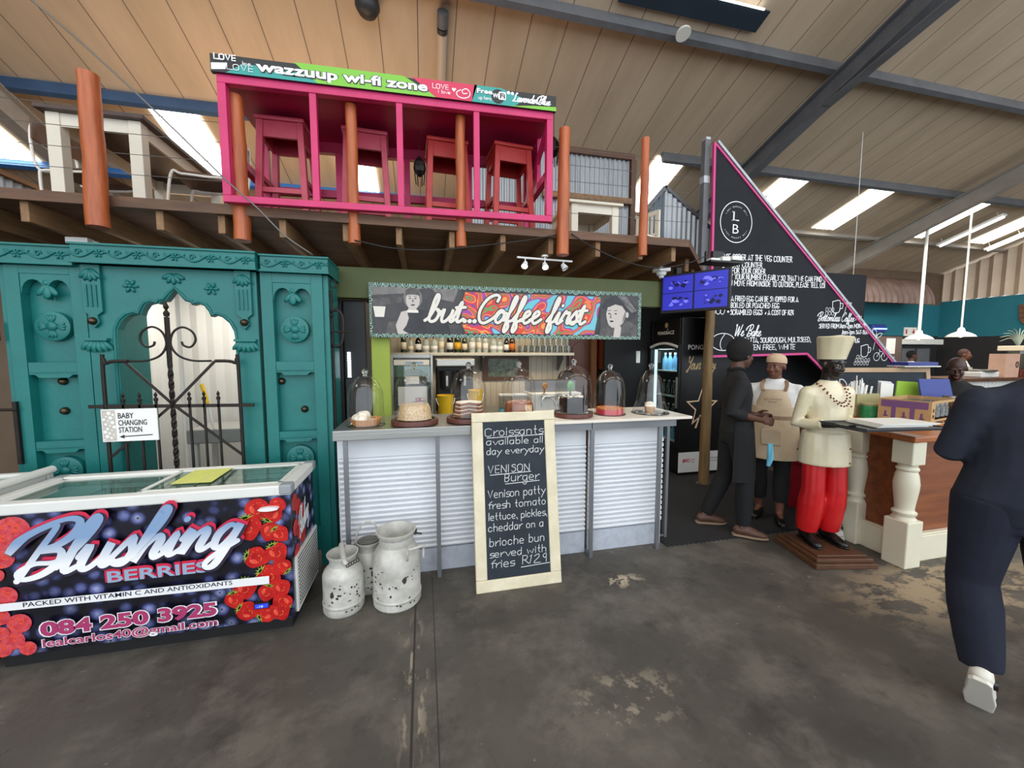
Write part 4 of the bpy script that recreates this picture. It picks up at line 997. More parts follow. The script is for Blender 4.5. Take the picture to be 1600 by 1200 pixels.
for i in range(70):
    a = rr.uniform(0, 2 * PI); q = rr.uniform(.085, .122); z = .006 if q > .112 else (.1 if q < .1 else rr.uniform(.02, .09)); b.ell((-.065 + q * math.cos(a), 2.82 + q * math.sin(a), zt + .037 + z), (.007, .007, .005), 6)
tag(b.build('crumbs', 'crumb', c, smooth=True), '', kind='stuff')
c = root('layer_cake', 'brown layered sponge cake with pale filling, half gone, third dome', 'cake', (.325, 2.84, zt + .037))
def arc_slab(b, x, y, z0, z1, R, a0, a1):
    pl = [(0, 0)] + [(R * math.cos(a0 + (a1 - a0) * i / 24), R * math.sin(a0 + (a1 - a0) * i / 24)) for i in range(25)]; b.prism(pl, (x, y, z0), UX, UY, z1 - z0)
for i in range(4):
    b = MB(); arc_slab(b, .325, 2.84, zt + .039 + i * .027, zt + .058 + i * .027, .112 - .004 * i, -.9, 3.95); b.build('sponge_layer', 'sponge', c, bevel=.004)
    b = MB(); arc_slab(b, .325, 2.84, zt + .058 + i * .027, zt + .064 + i * .027, .108 - .004 * i, -.85, 3.9); b.build('filling_layer', 'cream', c)
c = root('bundt_cake', 'glazed caramel brown cake with a cut face, fourth dome', 'cake', (.715, 2.86, zs + .037))
MB().lathe([(.03, .0), (.112, .0), (.114, .03), (.108, .075), (.09, .098), (.06, .095), (.035, .07), (.03, .0)], (.715, 2.86, zs + .039), 36).build('cake_body', 'glaze', c, smooth=True)
MB().box(.735, .79, 2.750, 2.772, zs + .040, zs + .115).build('cut_face', 'crumb', c, bevel=.004)
c = root('chocolate_cake', 'glossy black chocolate cake with white topping in the largest dome', 'cake', (1.165, 2.86, zs + .037))
MB().lathe([(.001, 0), (.112, 0), (.115, .01), (.113, .115), (.105, .122), (.001, .123)], (1.165, 2.86, zs + .039), 36).build('cake_body', 'dark_choc', c, smooth=True, auto=40)
b = MB(); rr = random.Random(6)
for i in range(26): a = rr.uniform(0, 2 * PI); q = rr.uniform(.02, .1); b.ell((1.165 + q * math.cos(a), 2.86 + q * math.sin(a), zs + .161), (.014, .009, .005), 6)
b.build('topping', 'cream', c, smooth=True)
c = root('orange_tart', 'orange crumble tart in a straight sided red dish', 'cake', (1.50, 2.90, zs + .001))
MB().lathe([(.001, .0), (.11, 0), (.112, .042), (.106, .042), (.104, .008), (.001, .008)], (1.50, 2.90, zs + .003), 36).build('red_dish', 'dish_red', c, smooth=True, auto=35)
b = MB(); b.lathe([(.001, .010), (.103, .010), (.103, .046), (.09, .056), (.05, .052), (.001, .05)], (1.50, 2.90, zs + .001), 30)
for i in range(20): a = i * 2 * PI / 20; b.ell((1.50 + .096 * math.cos(a), 2.90 + .096 * math.sin(a), zs + .052), (.016, .012, .009), 6)
b.build('filling', 'tart', c, smooth=True)
c = root('cupcake', 'single cupcake with white frosting and flakes under the bell dome', 'cake', (1.85, 2.86, zs + .001))
MB().lathe([(.001, 0), (.034, 0), (.043, .05), (.04, .055), (.001, .056)], (1.85, 2.86, zs + .003), 20).build('cake_body', 'muffin', c, smooth=True, auto=40)
b = MB(); b.ell((1.85, 2.86, zs + .066), (.045, .045, .018), 12); b.ell((1.85, 2.86, zs + .085), (.03, .03, .016), 10)
for i in range(9): a = i * 2.4; b.ell((1.85 + .03 * math.cos(a), 2.86 + .03 * math.sin(a), zs + .086), (.018, .006, .004), 6, Matrix.Rotation(a, 3, 'Z'))
b.build('frosting', 'cream', c, smooth=True)
b = MB()
for i in range(9): a = i * 2.4; q = .05 + .006 * i; b.ell((1.85 + q * math.cos(a), 2.86 + q * math.sin(a) * .7, zs + .003), (.01, .006, .002), 6)
tag(b.build('flakes', 'cream', c, smooth=True), '', kind='stuff')

# ================================================================== BACK BAR
mat('shelf_steel', (196, 188, 168), 0.35, metal=0.6, var=.1)
sh = root('bar_shelf', 'long steel wall shelf carrying bottles and glasses behind the bar', 'shelf', (.85, 5.2, 1.58))
MB().box(-.40, 2.08, 5.10, 5.42, 1.575, 1.615).build('board', 'shelf_steel', sh, bevel=.003)
for x in (-.2, .8, 1.95): MB().prism([(0, 0), (0, -.22), (.03, -.22), (.26, -.03), (.26, 0)], (x, 5.42, 1.575), (0, -1, 0), UZ, .012).build('bracket', 'stainless_dull', sh)
mat('glass_green', (34, 52, 30), 0.12, spec=.7); mat('glass_clear', (176, 184, 176), 0.1, spec=.7); mat('glass_brown', (60, 34, 18), 0.12, spec=.7); mat('glass_black', (20, 20, 22), 0.12, spec=.7)
mat('label_cream', (226, 216, 188), 0.6); mat('label_white', (230, 230, 226), 0.6); mat('label_yellow', (226, 170, 40), 0.5); mat('label_orange', (208, 110, 30), 0.5); mat('cap_gold', (190, 150, 70), 0.35, metal=.7); mat('cap_black', (26, 26, 26), 0.4)
def bottle(x, y, z, R, H, ms, lab, cap, label, squat=False):
    r = root('bottle', label, 'bottle', (x, y, z), group='bottles on the bar shelf')
    nk = R * .34; sh_ = .62 if not squat else .72
    MB().lathe([(.001, 0), (R * .96, .0), (R, .008), (R, H * (sh_ - .1)), (R * .9, H * sh_), (nk * 1.15, H * (sh_ + .14)), (nk, H * (sh_ + .18)), (nk, H * .97), (.001, H * .97)], (x, y, z), 16).build('body', ms, r, smooth=True, auto=50)
    MB().lathe([(nk * 1.15, H * .9), (nk * 1.2, H * .905), (nk * 1.2, H), (.001, H)], (x, y, z), 12).build('cap', cap, r, smooth=True, auto=40)
    MB().lathe([(R * 1.012, H * .14), (R * 1.012, H * .44)], (x, y, z), 16).build('label', lab, r, smooth=True)
BT = [(-.245, .034, .30, 'glass_green', 'label_cream', 'cap_black', 'dark green wine bottle at the left end of the bar shelf'), (-.155, .036, .19, 'glass_clear', 'label_cream', 'cap_gold', 'short clear bottle second on the bar shelf'), (-.06, .04, .25, 'glass_black', 'label_white', 'cap_black', 'black bottle third on the bar shelf'), (.04, .045, .20, 'glass_clear', 'label_white', 'cap_black', 'squat clear spirit bottle fourth on the shelf'), (.145, .046, .20, 'glass_clear', 'label_white', 'cap_gold', 'squat clear spirit bottle fifth on the shelf'),
      (.24, .035, .33, 'glass_clear', 'label_cream', 'cap_black', 'tall thin clear bottle sixth on the shelf'), (.35, .042, .30, 'glass_black', 'label_white', 'cap_black', 'black liqueur bottle with round shoulders seventh on the shelf'), (.455, .043, .31, 'glass_green', 'label_yellow', 'cap_black', 'green bottle with a yellow label eighth on the shelf'), (.545, .036, .27, 'glass_green', 'label_cream', 'cap_gold', 'slim green bottle ninth on the shelf'), (.65, .042, .32, 'glass_clear', 'label_white', 'cap_black', 'tall clear spirit bottle tenth on the shelf'),
      (.74, .034, .31, 'glass_clear', 'label_cream', 'cap_gold', 'slim clear bottle with gold cap eleventh on the shelf'), (.83, .038, .29, 'glass_clear', 'label_white', 'cap_black', 'clear bottle with black cap twelfth on the shelf'), (.94, .046, .21, 'glass_clear', 'label_white', 'cap_black', 'short square clear bottle thirteenth on the shelf'), (1.03, .044, .20, 'glass_clear', 'label_white', 'cap_gold', 'short clear bottle with greenery fourteenth on the shelf'), (1.12, .036, .25, 'glass_black', 'label_white', 'cap_black', 'slim black bottle beside the orange bottle'), (1.205, .042, .285, 'glass_brown', 'label_orange', 'cap_black', 'orange and yellow bottle ending the row of bottles')]
for i, (x, R, H, g, l, c, t) in enumerate(BT): bottle(x, 5.19 + .02 * (i % 2), 1.616, R, H, g, l, c, t, squat=H < .22)
thin_glass('tumbler_glass', (240, 240, 234), 1.8, .03)
def tumbler(x, y, z, R=.036, H=.1):
    o = MB().lathe([(.001, .004), (R * .82, .004), (R * .85, 0), (R, H), (R * .94, H), (R * .8, .012), (.001, .012)], (0, 0, 0), 14).build('drinking_glass', 'tumbler_glass', smooth=True, auto=50)
    return o
tb = tumbler(0, 0, 0); first = True
for row in range(2):
    for i in range(9):
        o = tb if first else tb.copy()
        if not first: COL.objects.link(o)
        first = False; o.location = (1.34 + i * .085, 5.17 + row * .11, 1.616)
        tag(o, 'upright drinking glass among the rows on the right half of the bar shelf', 'glass', 'drinking glasses on the bar shelf')
for i in range(7):
    o = tb.copy(); COL.objects.link(o); o.location = (1.51 + i * .085, 5.225, 1.718); tag(o, 'drinking glass stacked on top of other glasses on the bar shelf', 'glass', 'drinking glasses on the bar shelf')
# glass-fronted cooler, coffee machine, prep bench
bn = root('prep_bench', 'stainless prep bench behind the coffee counter', 'bench', (.9, 4.75, 0))
MB().box(-.40, 1.95, 4.42, 5.05, .86, .90).build('worktop', 'stainless', bn, bevel=.004)
for x in (-.36, .75, 1.91): MB().box(x - .02, x + .02, 4.46, 4.50, 0, .86).build('leg', 'stainless_dull', bn)
MB().box(-.36, 1.9, 4.46, 5.0, .25, .27).build('lower_shelf', 'stainless_dull', bn)
fr = root('countertop_cooler', 'small steel glass door cooler standing behind the second cake dome', 'cooler', (-.13, 4.8, .9))
b = MB(); b.box(-.37, -.34, 4.62, 5.04, .901, 1.60); b.box(.08, .11, 4.62, 5.04, .901, 1.60); b.box(-.34, .08, 4.62, 5.04, 1.55, 1.60); b.box(-.34, .08, 4.62, 5.04, .901, .94); b.box(-.34, .08, 5.01, 5.04, .94, 1.55); b.build('body', 'stainless', fr, bevel=.004)
MB().box(-.33, .07, 4.605, 4.62, 1.47, 1.53).build('header_strip', 'label_white', fr); b = MB().box(-.20, .0, 4.603, 4.606, 1.485, 1.51); b.build('header_print', mat('pale_blue', (150, 186, 216), .5), fr)
MB().box(-.34, .08, 4.63, 4.64, .94, 1.46).build('door_glass', 'lid_glass', fr)
for z in (1.12, 1.30): MB().box(-.34, .08, 4.66, 5.0, z, z + .008).build('inner_shelf', 'stainless_dull', fr)
ws = root('paper_bag_stack', 'white printed sheet hanging below a small notice on the cooler front', 'paper', (-.12, 4.59, .95))
MB().box(-.29, .04, 4.592, 4.600, 1.0, 1.22).build('sheet', 'label_white', ws); MB().box(-.2, -.05, 4.590, 4.598, 1.25, 1.34).build('notice', 'label_white', ws)
b = MB(); hand(b, 'ESC', (-.09, 4.5915, 1.05), UX, UZ, .035, .008); b.stroke([(-.02, .0), (.12, .01)], .006, (-.11, 4.5915, 1.04), sm=1); b.build('print', 'lettering_plum', ws)
cm = root('coffee_machine', 'black and chrome filter coffee machine beside the cooler', 'coffee machine', (.36, 4.8, .9))
MB().box(.15, .60, 4.72, 5.0, .901, 1.52).build('housing', 'black_plastic', cm, bevel=.02)
MB().box(.14, .61, 4.62, 5.0, 1.44, 1.545).build('chrome_head', 'stainless', cm, bevel=.02)
for x in (.27, .48):
    b = MB().cyl((x, 4.66, 1.18), (x, 4.66, 1.40), .075, .085, 18); b.build('black_canister', 'black_plastic', cm, smooth=True, auto=40)
    MB().box(x - .012, x + .012, 4.57, 4.59, 1.22, 1.34).build('level_gauge', 'stainless', cm)
def bucket(x, y, z, R, H, label):
    r = root('bucket', label, 'bucket', (x, y, z), group='yellow buckets')
    MB().lathe([(.001, 0), (R * .88, 0), (R, H * .93), (R * 1.05, H * .94), (R * 1.05, H), (R * .97, H), (R * .86, .01), (.001, .01)], (x, y, z), 24).build('pail', 'yellow_plastic', r, smooth=True, auto=40)
    MB().ring([(x + (R + .01) * math.cos(a), y - R * .3 - .02 * math.sin(-a), z + H * .85 + (H * .55) * math.sin(a)) for a in [PI + i * PI / 12 for i in range(13)]], .006, n=6).build('handle', 'plastic_white', r, smooth=True)
bucket(.245, 4.52, .901, .095, .22, 'yellow bucket with a white handle behind the second and third domes'); bucket(.60, 4.56, .901, .085, .27, 'yellow bucket standing behind the third cake dome')
thin_glass('tub_plastic', (226, 228, 226), 2.5, .2); mat('tub_blue', (80, 180, 200), .5)
for x, lab in ((.98, 'clear plastic tub with a blue base behind the layer cake dome'), (1.16, 'clear plastic tub behind the glazed cake dome')):
    r = root('storage_tub', lab, 'tub', (x, 4.6, .901)); MB().box(x - .08, x + .08, 4.53, 4.67, .93, 1.09).build('box', 'tub_plastic', r, bevel=.01); MB().box(x - .083, x + .083, 4.525, 4.675, 1.09, 1.105).build('lid', 'plastic_white', r); MB().box(x - .075, x + .075, 4.535, 4.665, .902, .93).build('base', 'tub_blue', r)
# framed picture on the bar wall
mat('wood_brown', (96, 62, 40), .5, var=.3, vs=8); mat('picture_green', (120, 136, 110), .3, rgb2=(40, 48, 40), vs=16)
pf = root('picture_frame', 'dark wooden framed picture of bottles on the bar wall under the shelf', 'picture', (1.12, 5.4, 1.2))
b = MB(); b.box(.82, 1.5, 5.395, 5.42, 1.22, 1.27); b.box(.82, 1.5, 5.395, 5.42, 1.53, 1.565); b.box(.82, .90, 5.395, 5.42, 1.27, 1.53); b.box(1.34, 1.5, 5.395, 5.42, 1.27, 1.53); b.build('frame', 'wood_brown', pf); MB().box(.90, 1.34, 5.405, 5.42, 1.27, 1.53).build('print', 'picture_green', pf)
# espresso station on the right of the bench
es = root('espresso_machine', 'low white and steel espresso machine with a wooden knob behind the menu board', 'espresso machine', (1.55, 4.55, .9))
MB().box(1.28, 1.92, 4.45, 4.9, .901, 1.12).build('body', 'white_enamel', es, bevel=.012); MB().box(1.30, 1.90, 4.60, 4.88, 1.12, 1.26).build('cup_tray', 'stainless_dull', es, bevel=.01)
for x in (1.42, 1.62):
    b = MB(); b.cyl((x, 4.45, 1.09), (x, 4.38, 1.09), .03); b.ring(smooth_path([(x, 4.36, 1.09), (x - .05, 4.33, 1.06), (x - .06, 4.32, .97)], 4), .009, n=8); b.ring(smooth_path([(x, 4.36, 1.09), (x + .08, 4.33, 1.06), (x + .11, 4.32, .98)], 4), .009, n=8); b.cyl((x - .04, 4.36, 1.09), (x + .1, 4.36, 1.09), .012); b.build('group_head', 'wire_chrome', es, smooth=True, auto=40)
b = MB().cyl((1.42, 4.42, 1.13), (1.42, 4.40, 1.19), .012); b.lathe([(.001, -.02), (.034, -.018), (.04, 0), (.034, .018), (.001, .02)], (1.42, 4.38, 1.215), 18, (0, 1, 0)); b.build('wooden_knob', 'muffin', es, smooth=True, auto=40)
b = MB(); b.ell((1.76, 4.42, 1.2), (.05, .02, .065), 14); b.cyl((1.76, 4.44, 1.10), (1.76, 4.43, 1.15), .012); b.build('green_tap_badge', mat('badge_green', (70, 150, 84), .4, rgb2=(150, 200, 150), vs=30), es, smooth=True)
pn = root('frying_pan', 'black iron pan hanging from the end of the bar shelf', 'pan', (1.98, 5.15, 1.2))
MB().lathe([(.001, 0), (.11, 0), (.13, .03), (.125, .03), (.105, .006), (.001, .006)], (1.98, 5.12, 1.24), 24, (-.5, -1, .2)).build('bowl', 'black_plastic', pn, smooth=True, auto=40); MB().cyl((1.98, 5.14, 1.37), (2.0, 5.16, 1.57), .01).build('handle', 'black_plastic', pn)
# glass cabinet on the dark wall and a light switch
mat('cabinet_red', (110, 44, 24), .45, var=.3, vs=6)
gc = root('glass_cabinet', 'open reddish wooden wall cabinet with stored wine glasses', 'cabinet', (2.80, 5.3, 1.38))
b = MB(); b.box(2.57, 2.60, 5.16, 5.42, 1.37, 2.05); b.box(3.12, 3.15, 5.16, 5.42, 1.37, 2.05); b.box(2.60, 3.12, 5.16, 5.42, 1.37, 1.40); b.box(2.60, 3.12, 5.16, 5.42, 1.685, 1.705); b.box(2.60, 3.12, 5.16, 5.42, 2.02, 2.05); b.box(2.94, 2.955, 5.16, 5.42, 1.4, 2.02); b.box(2.60, 3.12, 5.40, 5.42, 1.4, 2.02); b.build('carcass', 'cabinet_red', gc)
wg = MB().lathe([(.03, 0), (.03, .003), (.004, .006), (.004, .07), (.02, .085), (.034, .12), (.032, .17), (.028, .17), (.018, .09), (.001, .085)], (0, 0, 0), 12).build('wine_glass', 'tumbler_glass', smooth=True)
first = True
for z in (1.402, 1.707):
    for x in (2.65, 2.73, 2.81, 2.89):
        o = wg if first else wg.copy()
        if not first: COL.objects.link(o)
        first = False; o.location = (x, 5.24, z); tag(o, 'wine glass standing in the reddish wall cabinet', 'glass', 'wine glasses in the cabinet')
SWY = 4.99
sw = root('light_switch', 'white light switch plate on the dark wall beside the wall cabinet', 'light switch', (3.02, 4.99, 1.5)); MB().box(2.985, 3.045, 4.985, 5.0, 1.47, 1.64).build('plate', 'plastic_white', sw, bevel=.003); MB().box(3.0, 3.03, 4.98, 4.986, 1.52, 1.55).build('rocker', 'white_enamel', sw); MB().box(3.0, 3.03, 4.98, 4.986, 1.565, 1.60).build('rocker', 'white_enamel', sw)
# timber uprights beside the doorway
mat('timber_grey', (110, 92, 84), .7, var=.3, vs=5, stretch=(5, 5, .5)); mat('timber_brown', (124, 84, 56), .6, var=.3, vs=5, stretch=(5, 5, .5))
struct(MB().box(2.60, 2.72, 5.6, 5.7, 0, 2.2), 'trim_12', 'timber_grey'); 
b = MB().box(2.44, 2.52, 5.30, 5.42, 0, 2.05); struct(b, 'trim_13', 'timber_brown')
# narrow black display cooler between gateway and lime post
bc = root('display_cooler', 'narrow dark drinks cooler with a strip light left of the lime green post', 'cooler', (-.56, 3.75, 0))
MB().box(-.655, -.47, 3.5, 3.95, 0, 2.05).build('body', 'black_plastic', bc, bevel=.01)
emitter('strip_light', (225, 240, 255), 5.0); b = MB()
for i in range(10): b.box(-.625, -.60, 3.488, 3.495, 1.40 + i * .022, 1.416 + i * .022)
b.build('strip_light', 'strip_light', bc); MB().box(-.64, -.56, 3.47, 3.50, .9, 1.38).build('grey_panel', 'dark_grey', bc)

# ================================================================== BANNER
mat('banner_black', (24, 24, 28), .45, rgb2=(44, 44, 50), vs=8); mat('banner_grey', (96, 92, 90), .5, rgb2=(60, 58, 58), vs=12); mat('skin_grey', (196, 186, 178), .5); mat('lace_green', (140, 176, 158), .5); mat('cup_white', (226, 220, 208), .5)
def swirl_print():
    m = mat('banner_swirl', (200, 60, 60), .45); nt = m.node_tree; N = nt.nodes.new; L = nt.links.new
    tc = N('ShaderNodeTexCoord'); mp = N('ShaderNodeMapping'); L(tc.outputs['Object'], mp.inputs[0])
    n = N('ShaderNodeTexNoise'); n.inputs['Scale'].default_value = 4.6; n.inputs['Detail'].default_value = 0.4; n.inputs['Distortion'].default_value = 1.6; L(mp.outputs[0], n.inputs[0])
    r = N('ShaderNodeValToRGB'); r.color_ramp.interpolation = 'CONSTANT'; e = r.color_ramp.elements
    cs = ((0, (96, 190, 200)), (.34, (150, 60, 150)), (.40, (232, 120, 60)), (.435, (206, 46, 60)), (.48, (96, 150, 84)), (.51, (214, 60, 48)), (.56, (240, 150, 70)), (.59, (206, 44, 74)), (.63, (120, 60, 150)), (.68, (110, 190, 200)))
    e[0].position = 0; e[0].color = lin(cs[0][1]) + (1,); e[1].position = cs[1][0]; e[1].color = lin(cs[1][1]) + (1,)
    for p, c in cs[2:]: q = e.new(p); q.color = lin(c) + (1,)
    L(n.outputs[0], r.inputs[0]); L(r.outputs[0], nt.nodes['Principled BSDF'].inputs['Base Color'])
swirl_print()
bx0, bx1, by, bz0, bz1 = -.418, 2.03, 3.33, 1.735, 2.175
bn = root('coffee_banner', 'long printed banner reading but Coffee first hung above the coffee bar', 'banner', (.8, by, bz0))
MB().box(bx0, bx1, by, by + .02, bz0, bz1).build('panel', 'banner_black', bn)
for x in (bx0 + .3, .8, bx1 - .3): MB().box(x - .02, x + .02, by + .02, 3.421, 2.08, 2.12).build('spacer', 'wood_brown', bn)
b = MB().flat([(.36, .04), (1.55, .04), (1.62, .39), (.36, .39), (.30, .2)], (0, by - .0012, bz0), UX, UZ); b.build('swirl_print', 'banner_swirl', bn)
b = MB(); n = 0
def lace(x0, z0, x1, z1, k, r0):
    for i in range(k):
        t = (i + .5) / k; x = x0 + (x1 - x0) * t; z = z0 + (z1 - z0) * t; r = r0 * (1.25 if i % 4 == 1 else .9)
        b.mi(0).flat(circ(r, 16), (x, by - .0016 - .00005 * (i % 3), z), UX, UZ); b.mi(1).flat(circ(r * .72, 14), (x, by - .0020 - .00005 * (i % 3), z), UX, UZ); b.mi(0).flat(circ(r * .5, 12), (x, by - .0024, z), UX, UZ); b.mi(1).flat(circ(r * .28, 10), (x, by - .0028, z), UX, UZ)
lace(bx0, bz0 + .005, bx1, bz0 + .005, 46, .03); lace(bx0, bz1 - .008, bx1, bz1 - .008, 46, .026); lace(bx0 + .008, bz0, bx0 + .008, bz1, 8, .028); lace(bx1 - .008, bz0, bx1 - .008, bz1, 8, .028)
# trim lace that would run past the edge of the cloth
for i, p in enumerate(b.v): b.v[i] = Vector((min(max(p.x, bx0), bx1), p.y, min(max(p.z, bz0), bz1)))
b.keep = True; b.build('lace_border', ['lace_green', 'banner_black'], bn)
# left monochrome picture: a woman in a sleeveless dress with a cup (plain figure)
mat('print_mid', (128, 124, 120), .5, rgb2=(104, 100, 98), vs=14); mat('print_dark', (52, 51, 53), .5, rgb2=(70, 68, 68), vs=10); mat('print_pale', (206, 198, 188), .5)
PM = ['skin_grey', 'banner_black', 'banner_grey', 'cup_white', 'print_mid', 'print_dark']
b = MB(); y = by - .003; B_ = (0, y, bz0)
def fl(k, pts, d=0.0): b.mi(k).flat(pts, (0, y - d, bz0), UX, UZ)
fl(5, [(-.40, .03), (.33, .03), (.33, .41), (-.40, .41)], -.0012)
fl(4, [(-.40, .34), (-.15, .36), (.02, .41), (-.40, .41)], -.0009); fl(2, [(-.40, .24), (-.16, .29), (-.16, .335), (-.40, .31)], -.0008); fl(4, [(.08, .41), (.30, .41), (.26, .30), (.16, .32)], -.0008); fl(2, [(-.30, .03), (-.18, .03), (-.17, .14), (-.27, .13)], -.0008)
fl(1, [(-.20, .03), (.24, .03), (.20, .14), (.10, .215), (.02, .232), (-.10, .232), (-.16, .20), (-.18, .12)], 0)
fl(0, [(-.215, .10), (-.17, .21), (-.125, .222), (-.11, .16), (-.13, .10), (-.16, .06), (-.11, .03), (-.20, .03)], .0004)
fl(0, [(-.115, .215), (-.045, .215), (-.05, .285), (-.105, .285)], .0006); fl(3, [(-.125, .205), (-.03, .205), (-.035, .228), (-.12, .228)], .0007)
fl(4, [(-.075 + .076 * math.cos(t * .35), .325 + .088 * math.sin(t * .35)) for t in range(18)], .0008)
fl(0, [(-.075 + .056 * math.cos(t * .35), .308 + .072 * math.sin(t * .35) * (1 if t < 9 else 1.1)) for t in range(18)], .0011)
fl(2, [(-.135, .345), (-.10, .352), (-.05, .352), (-.015, .345), (-.02, .385), (-.05, .405), (-.10, .405), (-.13, .385)], .0014)
for ex in (-.098, -.053): fl(1, circ(.010, 8, (ex, .322), ry=.005), .0017); fl(5, [(ex - .014, .336), (ex + .014, .338), (ex + .013, .342), (ex - .013, .341)], .0017)
fl(4, [(-.078, .318), (-.072, .318), (-.066, .292), (-.083, .292)], .0016); fl(1, circ(.018, 10, (-.075, .268), ry=.006), .0017)
fl(3, [(-.375, .165), (-.305, .165), (-.292, .25), (-.388, .25)], .0004); fl(5, [(-.292, .235), (-.27, .23), (-.275, .19), (-.30, .185)], .0003)
b.keep = True; b.build('monochrome_print', PM, bn)
b = MB()   # right picture: a woman with her chin on her hand and a checked scarf
fl(5, [(1.61, .03), (2.0, .03), (2.0, .41), (1.61, .41)], -.0012)
fl(2, [(1.60, .03), (1.99, .03), (1.99, .13), (1.90, .17), (1.70, .14), (1.61, .08)], 0)
fl(1, [(1.62, .29), (1.66, .36), (1.74, .405), (1.88, .40), (1.98, .30), (1.97, .21), (1.90, .17), (1.86, .2), (1.70, .26)], .0003)
fl(0, [(1.675, .19), (1.668, .235), (1.685, .30), (1.73, .335), (1.82, .335), (1.865, .29), (1.87, .22), (1.84, .15), (1.79, .115), (1.73, .108), (1.695, .135)], .0006); fl(0, circ(.018, 10, (1.882, .23), ry=.028), .0006)
fl(1, [(1.66, .29), (1.70, .30), (1.76, .325), (1.83, .31), (1.875, .25), (1.90, .33), (1.80, .39), (1.70, .37)], .0009)
fl(4, [(1.78, .405), (1.87, .40), (1.985, .27), (1.93, .25), (1.86, .32)], .0012)
for t_ in range(5): fl(5, [(1.80 + .036 * t_, .395 - .026 * t_), (1.808 + .036 * t_, .397 - .026 * t_), (1.86 + .024 * t_, .33 - .016 * t_), (1.852 + .024 * t_, .328 - .016 * t_)], .0014)
fl(0, [(1.745, .02), (1.815, .02), (1.825, .11), (1.80, .145), (1.72, .165), (1.68, .16), (1.70, .135), (1.755, .115)], .0011)
for ex in (1.700, 1.765): fl(1, circ(.013, 10, (ex, .238), ry=.0065), .0014); fl(5, [(ex - .02, .262), (ex + .018, .268), (ex + .018, .273), (ex - .018, .268)], .0014)
fl(4, [(1.712, .235), (1.720, .235), (1.722, .195), (1.703, .198)], .0013); fl(1, circ(.021, 10, (1.725, .168), ry=.008), .0014); fl(4, [(1.83, .15), (1.865, .21), (1.868, .27), (1.845, .22)], .0013)
b.keep = True; b.build('monochrome_print', PM, bn)
b = MB(); script(b, 'but...Coffee first', (.045, by - .005, bz0 + .135), UX, UZ, .235, .042, .28, kx=1.08); b.keep = True; b.build('dark_outline', 'banner_black', bn)
b = MB(); script(b, 'but...Coffee first', (.045, by - .0085, bz0 + .135), UX, UZ, .235, .025, .28, kx=1.08); b.keep = True; b.build('script_lettering', 'cup_white', bn)

# ================================================================== WOODEN DECK OVER THE BAR
mat('deck_wood', (112, 80, 58), 0.65, rgb2=(84, 60, 44), vs=3, stretch=(.8, 5, 5), bump=.15); mat('deck_under', (118, 82, 58), 0.75, rgb2=(90, 62, 44), vs=2.5, stretch=(.6, 4, 4)); mat('joist_wood', (150, 114, 78), 0.65, rgb2=(118, 88, 60), vs=4, stretch=(6, .8, 6), bump=.15)
mat('pole_wood', (190, 102, 54), 0.42, rgb2=(152, 74, 38), vs=4, stretch=(7, 7, .7), bump=.2, bs=14)
dz = 2.57
dk = root('timber_deck', 'raised dark timber deck on exposed joists above the bar and gateway', 'deck', (0, 4.2, 2.41))
MB().prism([(-4.2, 3.08), (2.32, 3.08), (3.22, 4.0), (3.66, 4.6), (3.66, 5.41), (-4.2, 5.41)], (0, 0, 2.555), UX, UY, .045).build('deck_floor', 'deck_under', dk)
b = MB().box(-4.2, 2.32, 3.055, 3.08, 2.545, 2.61); b.beam((2.32, 3.068, 2.578), (3.2, 3.97, 2.578), .025, .065); b.build('edge_board', 'deck_wood', dk)
for x in (-3.35, -3.02, -2.724, -2.413, -2.086, -1.696, -1.336, -.957, -.537, -.162, .236, .642, 1.046, 1.467, 1.871, 2.199, 2.6, 3.0):
    MB().box(x - .022, x + .022, 3.10 if x < 2.3 else 3.15 + (x - 2.32) * 1.05, 5.40, 2.425, 2.555).build('joist', 'joist_wood', dk, bevel=.004)
MB().box(-4.2, 3.35, 5.28, 5.40, 2.30, 2.425).build('bearer', 'deck_wood', dk)
def pole(x, y, z0, z1, r, label, lean=0.0):
    rr = random.Random(int(x * 100)); b = MB(); n = 9
    pts = [(x + lean * (i / n) + rr.uniform(-.003, .003), y + rr.uniform(-.003, .003), z0 + (z1 - z0) * i / n) for i in range(n + 1)]
    b.ring(pts, [r * (1.06 - .12 * i / n + rr.uniform(-.03, .03)) for i in range(n + 1)], n=16)
    o = b.build('timber_pole', 'pole_wood', smooth=True, auto=50); return tag(o, label, 'pole', 'timber railing poles on the deck edge')
pole(-1.97, 3.0, 2.39, 3.30, .055, 'thick round timber pole in front of the white legged table, leftmost', .01)
pole(-1.205, 3.085, 2.38, 3.33, .05, 'round timber pole at the left end of the pink booth'); pole(-.475, 3.085, 2.405, 3.375, .04, 'round timber pole in the second bay of the pink booth'); pole(.306, 3.085, 2.43, 3.42, .038, 'round timber pole in front of the third red stool')
pole(1.118, 3.025, 2.40, 3.38, .047, 'orange timber pole just right of the pink booth', .01); pole(1.85, 3.035, 2.44, 3.40, .036, 'slim orange timber pole at the right end of the deck')
mat('wire_grey', (120, 118, 114), .5, metal=.6)
rl = root('wire_railing', 'thin horizontal wires strung between the timber poles of the deck', 'railing', (0, 3.03, 2.7))
for i in range(5):
    z = 2.74 + i * .125
    for (xa, xb) in ((-4.0, -1.97), (-1.97, -1.25), (1.06, 1.12), (1.12, 1.85), (1.85, 2.3)): MB().cyl((xa, 3.035, z), (xb, 3.035, z + .01), .0022, n=5).build('wire', 'wire_grey', rl)
